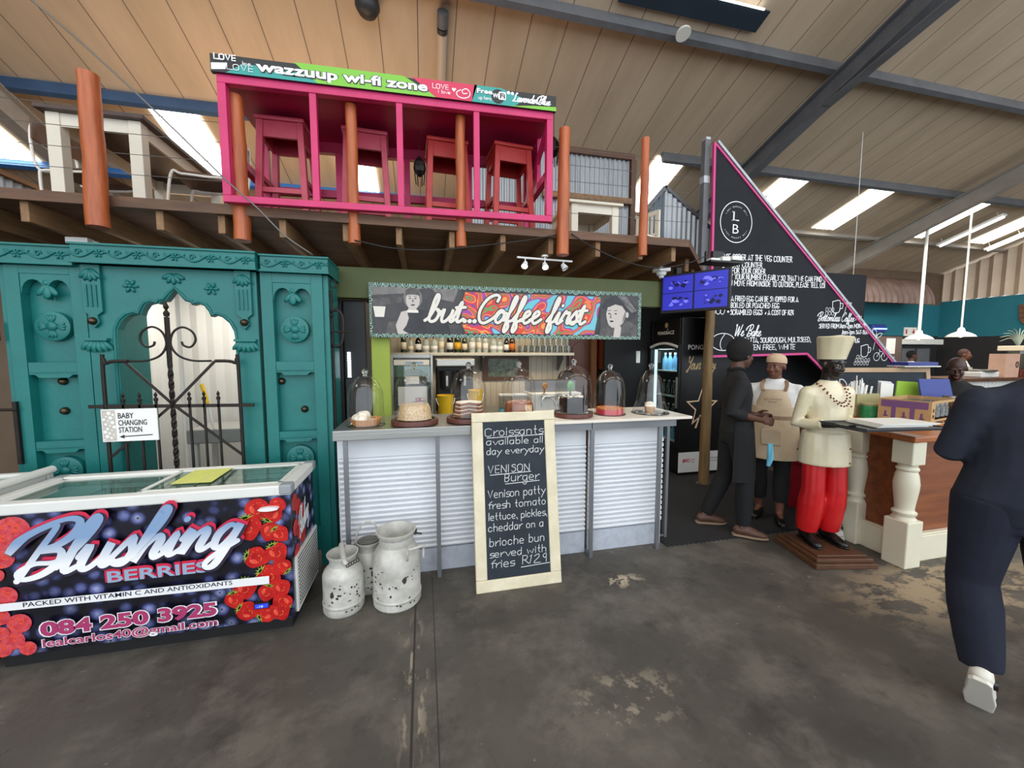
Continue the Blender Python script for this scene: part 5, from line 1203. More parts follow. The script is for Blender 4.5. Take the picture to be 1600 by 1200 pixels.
# ---- pink booth with its printed header
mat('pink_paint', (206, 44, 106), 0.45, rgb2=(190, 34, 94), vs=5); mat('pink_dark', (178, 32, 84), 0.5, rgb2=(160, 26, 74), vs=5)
def tilt(p): return Vector((p.x, p.y, p.z + (p.x + 1.25) * (.018 + .010 * (p.z - 2.61) / .8)))
def tb(b, nm, m, par, **k):
    b.v = [tilt(p) for p in b.v]; return b.build(nm, m, par, **k)
pb = root('pink_booth', 'bright pink timber stool booth with a wi-fi zone header on the deck', 'booth', (-.12, 3.35, 2.6))
X0, X1, yf, yb_ = -1.265, 1.015, 2.975, 3.72
tb(MB().box(X0, X1, yf, yf + .05, 2.60, 2.645), 'bottom_rail', 'pink_paint', pb, bevel=.003); tb(MB().box(X0, X1, yf, yf + .05, 3.345, 3.40), 'top_rail', 'pink_paint', pb, bevel=.003)
for x in (X0, X1 - .05): tb(MB().box(x, x + .05, yf, yf + .06, 2.645, 3.345), 'post', 'pink_paint', pb, bevel=.003)
for x in (-.70, -.135, .418): tb(MB().box(x - .022, x + .022, yf + .005, yf + .045, 2.645, 3.345), 'divider', 'pink_paint', pb, bevel=.003)
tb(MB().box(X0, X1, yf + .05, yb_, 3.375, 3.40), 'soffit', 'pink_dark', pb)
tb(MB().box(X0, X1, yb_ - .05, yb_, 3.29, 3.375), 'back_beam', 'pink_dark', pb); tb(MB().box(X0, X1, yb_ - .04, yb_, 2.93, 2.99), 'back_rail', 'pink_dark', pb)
for x in (X0, -.70, -.135, .418, X1 - .05): tb(MB().box(x, x + .05, yb_ - .05, yb_, 2.60, 3.29), 'back_post', 'pink_paint', pb)
for x in (X0, X1 - .05): tb(MB().box(x, x + .05, yf + .05, yb_ - .05, 2.93, 2.985), 'side_rail', 'pink_paint', pb)
tb(MB().box(X1 - .03, X1, 3.3, yb_ - .05, 2.985, 3.375), 'side_panel', 'pink_paint', pb)
tb(MB().beam((X1 - .025, yb_ - .06, 3.0), (X1 - .025, yf + .08, 3.32), .03, .05), 'brace', 'pink_paint', pb)
mat('sign_lime', (122, 190, 58), .45); mat('sign_teal', (44, 152, 146), .45); mat('sign_black', (26, 26, 28), .45); mat('sign_pink', (206, 44, 84), .45)
hx0, hx1, hz0, hz1, hy = -1.285, 1.03, 3.395, 3.502, 2.955
hd = tb(MB().box(hx0, hx1, hy, hy + .03, hz0, hz1), 'header_sign', 'sign_black', pb); tag(hd, 'black header board with wi-fi zone lettering')
b = MB(); P = lambda d: (0, hy - d, hz0)
b.mi(1).flat([(-1.2, .0), (-.55, 0), (-.72, .06), (-1.1, .065)], P(.001), UX, UZ); b.mi(0).flat([(-.80, .115), (-.1, .115), (.14, .0), (-.66, 0)], P(.0016), UX, UZ)
b.mi(2).flat([(-.04, .115), (.42, .115), (.38, 0), (.12, 0)], P(.0020), UX, UZ); b.mi(1).flat([(.40, .115), (.60, .115), (.78, .06), (.70, 0), (.38, 0)], P(.0020), UX, UZ); b.mi(0).flat([(.66, .0), (1.03, .0), (1.03, .03), (.85, .02)], P(.0024), UX, UZ)
b.mi(3).flat([(-1.28, .01), (-1.2, .02), (-1.19, .06), (-1.28, .05)], P(.0015), UX, UZ); b.mi(4).flat(circ(.05, 20, (.575, .055)), P(.0024), UX, UZ)
b.keep = True; tb(b, 'colour_fields', ['sign_lime', 'sign_teal', 'sign_pink', 'lettering_white', 'sign_black'], hd)
b = MB()
b.text('wazzuup wi-fi zone', (-1.03, hy - .003, hz0 + .030), UX, UZ, .088, bold=.075, fit=1.10); b.text('Free', (.415, hy - .003, hz0 + .062), UX, UZ, .05, bold=.06, fit=.125); b.keep = True
b.v = [p + Vector((0, .0003, 0)) for p in b.v]; tb(b, 'edge_lettering', 'sign_black', hd)
b = MB()
b.text('wazzuup wi-fi zone', (-1.025, hy - .0036, hz0 + .033), UX, UZ, .084, bold=.035, fit=1.09); b.text('Free', (.418, hy - .0036, hz0 + .064), UX, UZ, .046, bold=.03, fit=.115); b.text('Wi', (.535, hy - .0036, hz0 + .045), UX, UZ, .042, bold=.03, fit=.045)
b.flat([(.585, .035), (.63, .035), (.635, .04), (.635, .085), (.63, .09), (.585, .09), (.58, .085), (.58, .04)], P(.0032), UX, UZ)
script(b, 'LavenderBlue', (.69, hy - .0036, hz0 + .035), UX, UZ, .060, .0065, .3, .003, kx=1.0)
hand(b, 'LOVE', (-1.26, hy - .003, hz0 + .075), UX, UZ, .032, .008, fit=.13); hand(b, 'love', (-1.10, hy - .003, hz0 + .055), UX, UZ, .02, .003, fit=.05); hand(b, 'LOVE', (-1.19, hy - .003, hz0 + .02), UX, UZ, .034, .004, fit=.16); hand(b, 'LOVE', (.10, hy - .003, hz0 + .06), UX, UZ, .03, .004, fit=.12); hand(b, 'I love', (.14, hy - .003, hz0 + .03), UX, UZ, .02, .003, fit=.09); hand(b, 'up here', (.43, hy - .003, hz0 + .022), UX, UZ, .02, .003, fit=.1)
b.stroke([(.30, .07), (.27, .05), (.28, .025), (.32, .015), (.36, .03), (.365, .06), (.34, .08), (.31, .065), (.32, .045), (.345, .05)], .006, P(.003), UX, UZ)
b.flat(circ(.012, 10, (.655, .09)), P(.003), UX, UZ); b.flat(circ(.012, 10, (.685, .088)), P(.003), UX, UZ); b.flat([(.25, .05), (.235, .07), (.245, .078), (.25, .07), (.26, .078), (.268, .07)], P(.003), UX, UZ); b.keep = True
tb(b, 'white_lettering', 'lettering_white', hd)
b = MB().text('Fi', (.59, hy - .0044, hz0 + .045), UX, UZ, .048, bold=.03, fit=.038); b.keep = True; tb(b, 'dark_lettering', 'sign_black', hd)
# ---- red bar stools
mat('stool_red', (182, 44, 40), .45, rgb2=(160, 34, 34), vs=6); mat('stool_pink', (186, 66, 88), .45, rgb2=(168, 54, 74), vs=6)
def stool(ms):
    s = root('bar_stool', 'stool', 'stool', (0, 0, 0), group='red bar stools in the pink booth')
    w = .15
    MB().box(-w - .02, w + .02, -w - .02, w + .02, .715, .745).build('seat', ms, s, bevel=.01, local=True)
    for sx in (-1, 1):
        for sy in (-1, 1): MB().beam((sx * (w + .015), sy * (w + .015), 0), (sx * (w - .015), sy * (w - .015), .715), .045, .045, (0, 1, 0)).build('leg', ms, s, bevel=.004, local=True)
    b = MB(); b.box(-w + .02, w - .02, -w + .0, -w + .02, .60, .715); b.box(-w + .02, w - .02, w - .02, w, .60, .715); b.box(-w, -w + .02, -w + .02, w - .02, .60, .715); b.box(w - .02, w, -w + .02, w - .02, .60, .715); b.build('apron', ms, s, local=True)
    for z, a in ((.20, 0), (.30, 1)):
        for q in (-1, 1):
            (MB().box(-w, w, q * w - .012, q * w + .012, z, z + .035) if a == 0 else MB().box(q * w - .012, q * w + .012, -w, w, z, z + .035)).build('stretcher', ms, s, local=True)
    return s
def place(s, x, y, z, rz, lab): s.location = (x, y, z); s.rotation_euler = (0, 0, rz); s['label'] = lab; return s
s1 = place(stool('stool_pink'), -1.0, 3.45, 2.602, -.03, 'faded pink red bar stool in the first bay of the pink booth')
place(dup(s1, (0, 0, 0)), -.42, 3.47, 2.602, .05, 'faded pink red bar stool half hidden by the pole in the second bay')
s3 = place(stool('stool_red'), .22, 3.46, 2.602, .04, 'bright red bar stool in the third bay beside the hanging lantern')
place(dup(s3, (0, 0, 0)), .755, 3.42, 2.604, .08, 'bright red bar stool in the fourth bay of the pink booth')
# ---- white legged tables and chairs on the deck
mat('table_dark', (74, 50, 40), .5, rgb2=(56, 38, 32), vs=5, stretch=(4, .6, 4)); mat('table_white', (222, 214, 196), .5, var=.06); mat('chair_white', (232, 228, 218), .4)
def table(x0, x1, y0, y1, z0, h, label, top='table_dark'):
    t = root('dining_table', label, 'table', ((x0 + x1) / 2, (y0 + y1) / 2, z0), group='white legged tables on the deck')
    MB().box(x0 - .04, x1 + .04, y0 - .04, y1 + .04, z0 + h - .03, z0 + h).build('tabletop', top, t, bevel=.004)
    for x in (x0, x1 - .08):
        for y in (y0, y1 - .08): MB().box(x, x + .08, y, y + .08, z0, z0 + h - .03).build('leg', 'table_white', t, bevel=.004)
    b = MB(); b.box(x0 + .08, x1 - .08, y0 + .01, y0 + .03, z0 + h - .12, z0 + h - .03); b.box(x0 + .08, x1 - .08, y1 - .03, y1 - .01, z0 + h - .12, z0 + h - .03); b.box(x0 + .01, x0 + .03, y0 + .08, y1 - .08, z0 + h - .12, z0 + h - .03); b.box(x1 - .03, x1 - .01, y0 + .08, y1 - .08, z0 + h - .12, z0 + h - .03); b.build('apron', 'table_white', t)
    return t
table(-2.53, -1.97, 3.46, 4.65, 2.602, .71, 'dark topped table with white legs at the left end of the deck')
table(1.66, 2.24, 4.2, 4.9, 2.602, .72, 'cream white table on the deck right of the pink booth', 'table_white')
def tube_chair(x, y, z, rz, label):
    c = root('tube_chair', label, 'chair', (x, y, z), rz, group='white tubular metal chairs on the deck')
    for s in (-1, 1):
        b = MB(); b.ring(smooth_path([(s * .20, .17, .0), (s * .20, .19, .40), (s * .20, .16, .45), (s * .19, .05, .45), (s * .19, -.12, .45), (s * .20, -.19, .43), (s * .22, -.23, 0)], 5), .011, n=8); b.build('leg_frame', 'chair_white', c, smooth=True, local=True)
        b = MB(); b.ring(smooth_path([(s * .16, .05, .455), (s * .16, .20, .46), (s * .17, .25, .52), (s * .17, .27, .70), (s * .15, .275, .82), (s * .1, .28, .845)], 5), .010, n=8); b.build('back_tube', 'chair_white', c, smooth=True, local=True)
    MB().prism([(-.19, -.2), (.19, -.2), (.2, -.1), (.18, .18), (-.18, .18), (-.2, -.1)], (0, 0, .462), UX, UY, .016).build('seat', 'wood_brown', c, bevel=.006, local=True)
    b = MB(); vs = []; n = 8
    for i in range(n + 1):
        a = -1 + 2 * i / n; vs += [(a * .19, .27 - .04 * a * a, .70), (a * .18, .275 - .04 * a * a, .86), (a * .19, .285 - .04 * a * a, .70), (a * .18, .29 - .04 * a * a, .86)]
    fs = []
    for i in range(n): q = 4 * i; fs += [(q, q + 4, q + 5, q + 1), (q + 2, q + 3, q + 7, q + 6), (q + 1, q + 5, q + 7, q + 3), (q, q + 2, q + 6, q + 4)]
    fs += [(0, 1, 3, 2), (4 * n, 4 * n + 2, 4 * n + 3, 4 * n + 1)]
    b.add(vs, fs).build('backrest', 'wood_brown', c, local=True)
tube_chair(-1.78, 3.95, 2.602, -1.45, 'white tube chair at the right side of the dark topped table'); tube_chair(-2.72, 4.1, 2.602, 1.4, 'white tube chair at the left side of the dark topped table')
def slat_chair(x, y, z, rz, label):
    c = root('slat_chair', label, 'chair', (x, y, z), rz, group='white slat back chairs on the deck'); c.scale = (.8, .8, .72)
    for sx in (-1, 1):
        MB().box(sx * .18 - .018, sx * .18 + .018, .16, .195, 0, .88).build('rear_leg', 'table_white', c, local=True); MB().box(sx * .18 - .018, sx * .18 + .018, -.19, -.155, 0, .43).build('front_leg', 'table_white', c, local=True)
    MB().box(-.2, .2, -.2, .2, .43, .455).build('seat', 'table_white', c, local=True)
    b = MB(); b.box(-.18, .18, .165, .19, .82, .89); b.box(-.18, .18, .165, .19, .5, .54)
    for i in range(5): b.box(-.14 + i * .07 - .015, -.14 + i * .07 + .015, .17, .185, .54, .82)
    b.build('slat_back', 'table_white', c, local=True)
slat_chair(2.47, 4.12, 2.602, -1.2, 'white slat back chair right of the cream table on the deck'); slat_chair(1.36, 4.35, 2.602, 1.35, 'white slat back chair between the pink booth and the cream table')
# ---- corrugated walls standing on the deck
b = MB(); corrugated(b, (.70, 5.50, 2.6), UX, UZ, 2.42, 1.9, .076, .014, n=6); w = b.build('sheet', 'corrugated_zinc')
cw = root('corrugated_partition', 'grey corrugated iron partition with a wooden top rail at the back of the deck', 'partition', (1.9, 5.5, 2.6)); w.parent = cw; w.matrix_parent_inverse = WM[cw.name].inverted()
b = MB(); b.box(.66, 3.16, 5.44, 5.56, 4.50, 4.58); b.box(3.10, 3.18, 5.44, 5.56, 2.6, 4.5); b.build('timber_frame', 'wood_brown', cw)
b = MB(); b.box(1.7, 3.1, 5.40, 5.46, 3.84, 3.92); b.build('mid_rail', 'joist_wood', cw)
b = MB(); corrugated(b, (2.62, 4.42, 2.60), UX, UZ, .36, 1, .07, .012, top=lambda a: .64 + a * 1.15, n=6); w = b.build('dark_sheet', mat('corrugated_dark', (96, 104, 112), .45, metal=.3, var=.2, vs=3))
b2 = MB(); corrugated(b2, (2.985, 4.42, 2.60), UX, UZ, .66, 1, .07, .012, top=lambda a: 1.06 - a * .66, n=6); w2 = b2.build('bright_sheet', 'corrugated_zinc')
cg = root('corrugated_gable', 'small gable of corrugated iron sheets at the right end of the deck', 'partition', (3.1, 4.42, 2.6))
for q in (w, w2): q.parent = cg; q.matrix_parent_inverse = WM[cg.name].inverted()
b = MB(); b.beam((2.60, 4.42, 3.24), (2.99, 4.42, 3.68), .05, .04); b.beam((2.98, 4.42, 3.68), (3.66, 4.42, 3.22), .05, .04); b.build('capping', 'steel_slate', cg)
# low corrugated balustrade with a rail at the far left of the deck
b = MB(); corrugated(b, (-3.35, 3.5, 2.6), (0, 1, 0), UZ, 2.1, .45, .076, .014, n=6); w = b.build('sheet', 'corrugated_zinc')
cb = root('corrugated_balustrade', 'low corrugated iron balustrade with a timber handrail at the far left of deck', 'balustrade', (-3.35, 4.5, 2.6)); w.parent = cb; w.matrix_parent_inverse = WM[cb.name].inverted()
MB().box(-3.39, -3.30, 3.4, 5.62, 3.05, 3.09).build('handrail', 'joist_wood', cb)
# ---- hanging lanterns
mat('iron_dark', (34, 30, 28), .45, metal=.6)
def lantern(x, y, z, s, label):
    l = root('hanging_lantern', label, 'lantern', (x, y, z), group='small black lanterns on the deck')
    MB().lathe([(.001, -.07 * s), (.02 * s, -.06 * s), (.045 * s, -.03 * s), (.05 * s, 0), (.045 * s, .04 * s), (.025 * s, .075 * s), (.01 * s, .09 * s), (.001, .10 * s)], (x, y, z), 8).build('cage', 'iron_dark', l)
    MB().cyl((x, y, z + .1 * s), (x, y, z + .30), .003, n=5).build('chain', 'iron_dark', l); b = MB()
    for i in range(6): a = i * PI / 3; b.cyl((x + .04 * s * math.cos(a), y + .04 * s * math.sin(a), z - .04 * s), (x + .03 * s * math.cos(a), y + .03 * s * math.sin(a), z - .13 * s), .004, n=5)
    b.build('tassels', 'iron_dark', l)
lantern(.0, 3.33, 3.10, 1.0, 'black ornate lantern hanging beside the third red stool'); lantern(1.07, 3.12, 3.27, 1.0, 'black ornate lantern hanging between the pink booth and the orange pole')
# ---- cables, track light, small devices under the deck
cb = MB().ring(smooth_path([(-2.25, 2.86, 3.70), (-1.9, 2.87, 3.40), (-1.55, 2.88, 3.06), (-1.2, 2.90, 2.70), (-1.05, 2.93, 2.56), (-.9, 2.95, 2.40), (-.74, 3.0, 2.29)], 4), .006, n=6)
s = cb.build('stay_cable', 'wire_grey', smooth=True); tag(s, 'grey stay cable running diagonally from the roof past the pink booth', 'cable')
cb = MB().ring([(-2.25, 2.86, 3.70), (-3.6, 3.4, 5.8)], .004, n=6); tag(cb.build('stay_cable', 'wire_grey'), 'thin upper length of cable crossing the ceiling at top left', 'cable')
mat('cable_black', (30, 28, 28), .6)
for pts, lab in (([(-.47, 3.16, 2.42), (-.2, 3.16, 2.38), (.1, 3.16, 2.385), (.4, 3.16, 2.43), (.8, 3.14, 2.50), (1.17, 3.07, 2.585)], 'black cable sagging below the joists from pole to the centre'), ([(1.2, 3.07, 2.58), (1.4, 3.12, 2.48), (1.68, 3.15, 2.385), (2.0, 3.16, 2.345), (2.3, 3.16, 2.40), (2.5, 3.16, 2.48)], 'black cable sagging from the orange pole towards the screen')):
    pts = [(p[0], 3.04, p[2]) for p in pts]
    tag(MB().ring(smooth_path(pts, 4), .005, n=6).build('hanging_cable', 'cable_black', smooth=True), lab, 'cable', 'black cables under the deck')
mat('chrome_white', (226, 226, 224), .3)
tl = root('track_light', 'white three spot track light under the deck joists above the banner', 'lamp', (1.01, 3.15, 2.39))
MB().cyl((.77, 3.15, 2.395), (1.255, 3.15, 2.385), .008, n=10).build('track_bar', 'chrome_white', tl)
b = MB().lathe([(.03, 2.41), (.03, 2.422), (.001, 2.422)], (1.01, 3.15, 0), 14); b.cyl((1.01, 3.15, 2.39), (1.01, 3.15, 2.412), .008); b.build('ceiling_mount', 'chrome_white', tl)
emitter('spot_face', (255, 250, 235), 30.0)
for x, d in ((.84, (-.35, -.55, -.8)), (1.01, (0, -.6, -.8)), (1.175, (.45, -.35, -.8))):
    D_ = Vector(d).normalized(); c = Vector((x, 3.15, 2.345)); b = MB(); b.cyl((x, 3.15, 2.39), c, .005, n=6)
    b.lathe([(.010, -.02), (.018, -.015), (.028, .03), (.028, .034), (.024, .034), (.012, .0)], c, 16, D_); h = b.build('spot_head', 'chrome_white', tl, smooth=True, auto=40)
    b = MB(); b.lathe([(.001, .028), (.023, .028)], c, 14, D_); b.build('lamp_face', 'spot_face' if x < 1.1 else 'chrome_white', h)
for x, ax in ((.84, .55), (1.01, 1.0)): lamp('track_spot', 'SPOT', (x, 3.12, 2.30), 9, (1, .93, .8), .03, aim=(ax, 2.55, .9), spot=95, blend=.8)
em = root('smoke_sensor', 'square white sensor box hanging under the deck beside the screen', 'sensor', (2.25, 3.35, 2.40))
b = MB().box(2.19, 2.31, 3.29, 3.41, 2.385, 2.42); b.lathe([(.04, 2.35), (.05, 2.385)], (2.25, 3.35, 0), 14); b.lathe([(.001, 2.325), (.02, 2.327), (.028, 2.35)], (2.25, 3.35, 0), 12); b.build('housing', 'plastic_white', em, bevel=.004); MB().cyl((2.25, 3.35, 2.42), (2.25, 3.35, 2.553), .008).build('stem', 'plastic_white', em)
# pipe along the roof slope and a small round fitting
pp = root('roof_pipe', 'pale round pipe running down the roof slope above the pink booth', 'pipe', (.28, 5.2, 5.2))
a = Vector((.28, 4.65, rz(4.65))) - RN * .07; c = Vector((.30, 6.02, rz(6.02))) - RN * .07
MB().cyl(a + (c - a) * .13, c, .055, n=18).build('pipe', mat('pipe_cream', (196, 180, 160), .45), pp, smooth=True, auto=40); MB().cyl(a, a + (c - a) * .10, .062, n=18).build('dark_sleeve', 'steel_slate', pp, smooth=True, auto=40); MB().cyl(a + (c - a) * .11, a + (c - a) * .145, .06, n=18).build('collar', 'dark_grey', pp)
rd = MB().lathe([(.001, 0), (.08, 0), (.085, .01), (.085, .03), (.001, .03)], Vector((3.05, 4.32, rz(4.32))) - RN * .20, 24, -RN).build('round_detector', 'plastic_white', smooth=True, auto=40); tag(rd, 'flat round white disc fixed near the roof purlin at top centre right', 'detector')
rs = root('roof_speaker', 'dark rounded speaker fixed to the roof at the top edge of the photo', 'speaker', (-.5, 4.72, 5.35)); MB().lathe([(.001, -.09), (.09, -.07), (.13, 0), (.12, .06), (.001, .08)], (-.52, 4.70, 5.34), 20).build('dome', 'dark_grey', rs, smooth=True); MB().cyl((-.52, 4.70, 5.40), (-.52, 4.70, 5.45), .02).build('mount', 'dark_grey', rs)
v = root('roof_vent_panel', 'dark blue panel with a bright slit between the roof purlins at the top', 'roof panel', (3.2, 4.25, 5.5))
b = MB(); o = Vector((2.2, 4.05, rz(4.05))) - RN * .05; b.prism([(0, 0), (1.85, 0), (1.85, .22), (0, .22)], o, UX, SL, .02); b.build('panel', mat('panel_blue', (34, 48, 62), .5), v)
b = MB(); o = Vector((2.2, 4.03, rz(4.03))) - RN * .06; b.prism([(0, 0), (1.75, 0), (1.75, .018), (0, .018)], o, UX, SL, .01); b.build('light_slit', 'roof_daylight', v)

# ================================================================== BLACK SIGN, SCREEN, FRIDGE, LOG POST
mat('sign_board', (40, 42, 46), .75, rgb2=(34, 36, 40), vs=2, spec=.2); mat('sign_edge', (204, 60, 130), .5)
mat('log_wood', (132, 106, 66), .65, rgb2=(98, 76, 46), vs=4, stretch=(6, 6, .5), bump=.3, bs=20)
yS = 4.05
sn = root('menu_sign', 'huge black triangular sign with pink edging and white ordering instructions', 'sign', (4.9, yS, 1.2))
poly = [(3.365, 4.06), (3.413, 1.567), (4.89, 1.60), (5.44, 1.18), (6.75, 1.18)]
MB().prism([(a, c) for a, c in poly], (0, yS + .03, 0), UX, UZ, .03).build('panel', 'sign_board', sn)
b = MB()
for i, w in ((0, .028), (1, .028), (2, .028), (4, .022)):
    p, q = poly[i], poly[(i + 1) % 5]; b.beam((p[0], yS - .004, p[1]), (q[0], yS - .004, q[1]), w, w, (0, 1, 0))
b.build('pink_edging', 'sign_edge', sn)
b = MB(); b.beam((3.42, yS + .02, 4.09), (6.78, yS + .02, 1.21), .03, .05, (0, 1, 0)); b.build('zinc_capping', 'corrugated_zinc', sn)
F = lambda x, z: (x, yS - .004, z)
def sgn(b, t, x, z, wd, h, seed, w=.013): hand(b, t, F(x, z), (1, 0, .018), UZ, h, w, jit=.04, seed=seed, fit=wd)
b = MB()
for i, a in enumerate((('PLEASE ORDER AT THE VEG COUNTER', 3.44, 2.735, 1.14, .066), ('FRONT COUNTER', 3.60, 2.655, .53, .06), ('PAY FOR YOUR ORDER', 3.55, 2.58, .63, .06), ('DISPLAY YOUR NUMBER CLEARLY SO THAT WE CAN FIND U', 3.47, 2.505, 1.67, .062), ('YOU MOVE FROM INSIDE TO OUTSIDE, PLEASE TELL US!', 3.59, 2.43, 1.54, .062), ('A FRIED EGG CAN BE SWOPPED FOR A', 3.69, 2.245, 1.02, .062), ('BOILED OR POACHED EGG', 3.69, 2.165, .73, .060), ('SCRAMBLED EGGS @ A COST OF R24', 3.69, 2.08, .96, .060), ('CIABATTA, SOURDOUGH, MULTISEED,', 3.80, 1.735, 1.15, .062), ('GLUTEN FREE, WHITE', 3.85, 1.645, .86, .062), ('SERVED FROM 8am-2pm MON-FRI', 5.07, 1.935, .80, .055), ('8am-1pm SAT-SUN', 5.46, 1.862, .46, .05), ('MUG', 5.66, 1.75, .12, .055), ('R34', 5.68, 2.05, .11, .055))): sgn(b, *a, seed=i + 3, w=.0095 if i < 10 else .009)
for z in (2.28, 2.115): b.flat(circ(.014, 10, (3.655, z)), (0, yS - .004, 0), UX, UZ)
b.build('instructions', 'lettering_white', sn)
b = MB(); script(b, 'We Bake', F(3.76, 1.82), UX, UZ, .14, .012, .3, kx=.86); script(b, 'Bottomless Coffee', F(5.03, 2.03), UX, UZ, .115, .009, .3, kx=.86); b.build('script_headings', 'lettering_white', sn)
b = MB(); W = .009; P_ = (0, yS - .004, 0)
def loop(pts, w=W): b.stroke(pts + [pts[0]], w, P_, UX, UZ, sm=4)
b.stroke(circ(.225, 48, (3.715, 3.185), ry=.24) + [(3.94, 3.185)], .010, P_, UX, UZ, sm=1)
for t, x, z in (('L', 3.668, 3.20), ('B', 3.668, 3.05)): b.text(t, F(x, z), UX, UZ, .16, bold=-.005, fit=.085)
b.flat([(3.65, 3.20), (3.71, 3.20), (3.71, 3.207), (3.65, 3.207)], P_, UX, UZ); b.flat([(3.65, 3.30), (3.69, 3.30), (3.69, 3.307), (3.65, 3.307)], P_, UX, UZ); 
for s_, a0, a1, t in ((1, 2.6, .54, 'LADY MARKET DELI'), (-1, 3.68, 5.74, 'LAZY MARKET DELI')):
    n = len(t)
    for i, ch in enumerate(t):
        a = a0 + (a1 - a0) * i / (n - 1)
        if ch != ' ':
            cu = (math.sin(a) * s_, 0, -math.cos(a) * s_); cv = (math.cos(a) * s_, 0, math.sin(a) * s_); r_ = .165 if s_ > 0 else .185
            b.text(ch, (3.715 + r_ * math.cos(a), yS - .004, 3.185 + r_ * 1.05 * math.sin(a)), cu, cv, .024, bold=.0)
loop(circ(.17, 14, (3.60, 1.745), ry=.105)); b.stroke([(3.62, 1.84), (3.57, 1.77), (3.56, 1.70), (3.585, 1.65)], W, P_, UX, UZ)
for dx, r in ((0, .035), (.06, .045), (.12, .04)): b.stroke([(3.45 + dx - r, 2.16), (3.45 + dx - r * .6, 2.10), (3.45 + dx, 2.08), (3.45 + dx + r * .6, 2.10), (3.45 + dx + r, 2.16)], .008, P_, UX, UZ)
def mug(x, z, s): loop([(x - .08 * s, z + .08 * s), (x + .07 * s, z + .1 * s), (x + .08 * s, z - .05 * s), (x + .03 * s, z - .1 * s), (x - .06 * s, z - .08 * s)]); b.stroke([(x + .08 * s, z + .06 * s), (x + .14 * s, z + .05 * s), (x + .13 * s, z - .02 * s), (x + .08 * s, z - .03 * s)], W, P_, UX, UZ)
mug(5.33, 2.22, .8); mug(5.87, 1.64, .8)
def sprig(x, z, s): b.stroke([(x - .03 * s, z - .14 * s), (x, z), (x + .02 * s, z + .05 * s)], W * .8, P_, UX, UZ); loop([(x, z), (x + .06 * s, z + .02 * s), (x + .1 * s, z + .06 * s), (x + .04 * s, z + .06 * s)], W * .8); loop([(x, z + .02 * s), (x - .05 * s, z + .06 * s), (x - .06 * s, z + .12 * s), (x, z + .09 * s)], W * .8)
sprig(5.50, 2.22, .9); sprig(6.06, 1.81, 1.1)
for i in range(12): loop(circ(.018, 8, (5.72 + .055 * (i % 5) + .02 * (i // 5), 1.47 + .045 * (i // 5)), ry=.024), .005)
for i in range(6): loop(circ(.02, 8, (5.18 + .05 * (i % 3), 2.13 + .05 * (i // 3)), ry=.025), .005)
for x in (6.10, 6.24): loop(circ(.055, 12, (x, 1.56)), .007)
b.stroke([(6.10, 1.56), (6.15, 1.63), (6.22, 1.63), (6.24, 1.56)], .007, P_, UX, UZ, sm=1); b.stroke([(6.15, 1.63), (6.14, 1.66)], .007, P_, UX, UZ, sm=1); b.stroke([(6.17, 1.56), (6.22, 1.63), (6.24, 1.67)], .007, P_, UX, UZ, sm=1)
b.build('chalk_drawings', 'lettering_white', sn)
ba = root('black_backboard', 'plain black rectangular board standing behind the sloping edge of the big sign', 'board', (5.7, 4.4, 0))
MB().box(4.3, 6.33, 4.40, 4.44, 0, 2.745).build('panel', 'sign_board', ba); MB().box(4.3, 6.33, 4.44, 4.48, 2.68, 2.745).build('batten', 'wood_brown', ba)
# steel upright beside the sign
up_ = root('steel_upright', 'grey steel upright carrying the left edge of the big black sign', 'post', (3.30, 4.08, 2.3)); MB().box(3.275, 3.345, 4.085, 4.15, 2.3, 4.11).build('tube', 'steel_slate', up_); b = MB().box(3.28, 3.34, 4.08, 4.155, 4.11, 4.14); b.box(3.27, 3.35, 4.08, 4.155, 3.62, 3.70); b.build('clamp', 'corrugated_zinc', up_)
lp = root('log_post', 'rough log post standing between the fridge side and the black sign', 'post', (3.34, 3.97, 0))
rr = random.Random(3); MB().ring([(3.335 - .0 * i + rr.uniform(-.006, .006), 3.97, .012 + 2.53 * i / 9) for i in range(10)], [.062 - .0015 * i for i in range(10)], n=18).build('log', 'log_wood', lp, smooth=True, auto=50)
b = MB(); b.box(3.24, 3.42, 3.95, 3.99, .012, .03); b.build('floor_plate', 'steel_slate', lp)
# wall-hung screen with camera views
mat('screen_blue', (48, 52, 170), .3, emit=(70, 70, 235), es=0.22); mat('screen_dark', (16, 16, 40), .3, emit=(16, 16, 70), es=.5); mat('screen_light', (120, 120, 235), .3, emit=(110, 110, 255), es=0.4); mat('screen_mid', (40, 44, 140), .3, emit=(44, 44, 170), es=.5)
A = Vector((2.285, 3.38, 2.01)); B = Vector((2.625, 2.91, 2.01)); uT = (B - A); wT = uT.length; uT.normalize(); nT = uT.cross(Vector((0, 0, 1))); hT = .336
tv = root('flat_screen', 'angled flat screen showing four blue camera views under the deck', 'screen', (2.46, 3.15, 2.0))
q = lambda a, c, d: A + uT * a + Vector((0, 0, c)) + nT * d
def slab(b, a0, a1, c0, c1, d0, d1): b.add([q(a0, c0, d0), q(a1, c0, d0), q(a1, c0, d1), q(a0, c0, d1), q(a0, c1, d0), q(a1, c1, d0), q(a1, c1, d1), q(a0, c1, d1)], [(0, 1, 2, 3), (7, 6, 5, 4), (0, 4, 5, 1), (1, 5, 6, 2), (2, 6, 7, 3), (3, 7, 4, 0)])
b = MB(); slab(b, -.012, wT + .012, -.016, hT + .012, -.045, 0); b.build('casing', 'black_plastic', tv, bevel=.004)
b = MB().mi(1); slab(b, 0, wT, 0, hT, 0, .002)
Q0 = A + nT * .0026; up3 = Vector((0, 0, 1)); rr = random.Random(11)
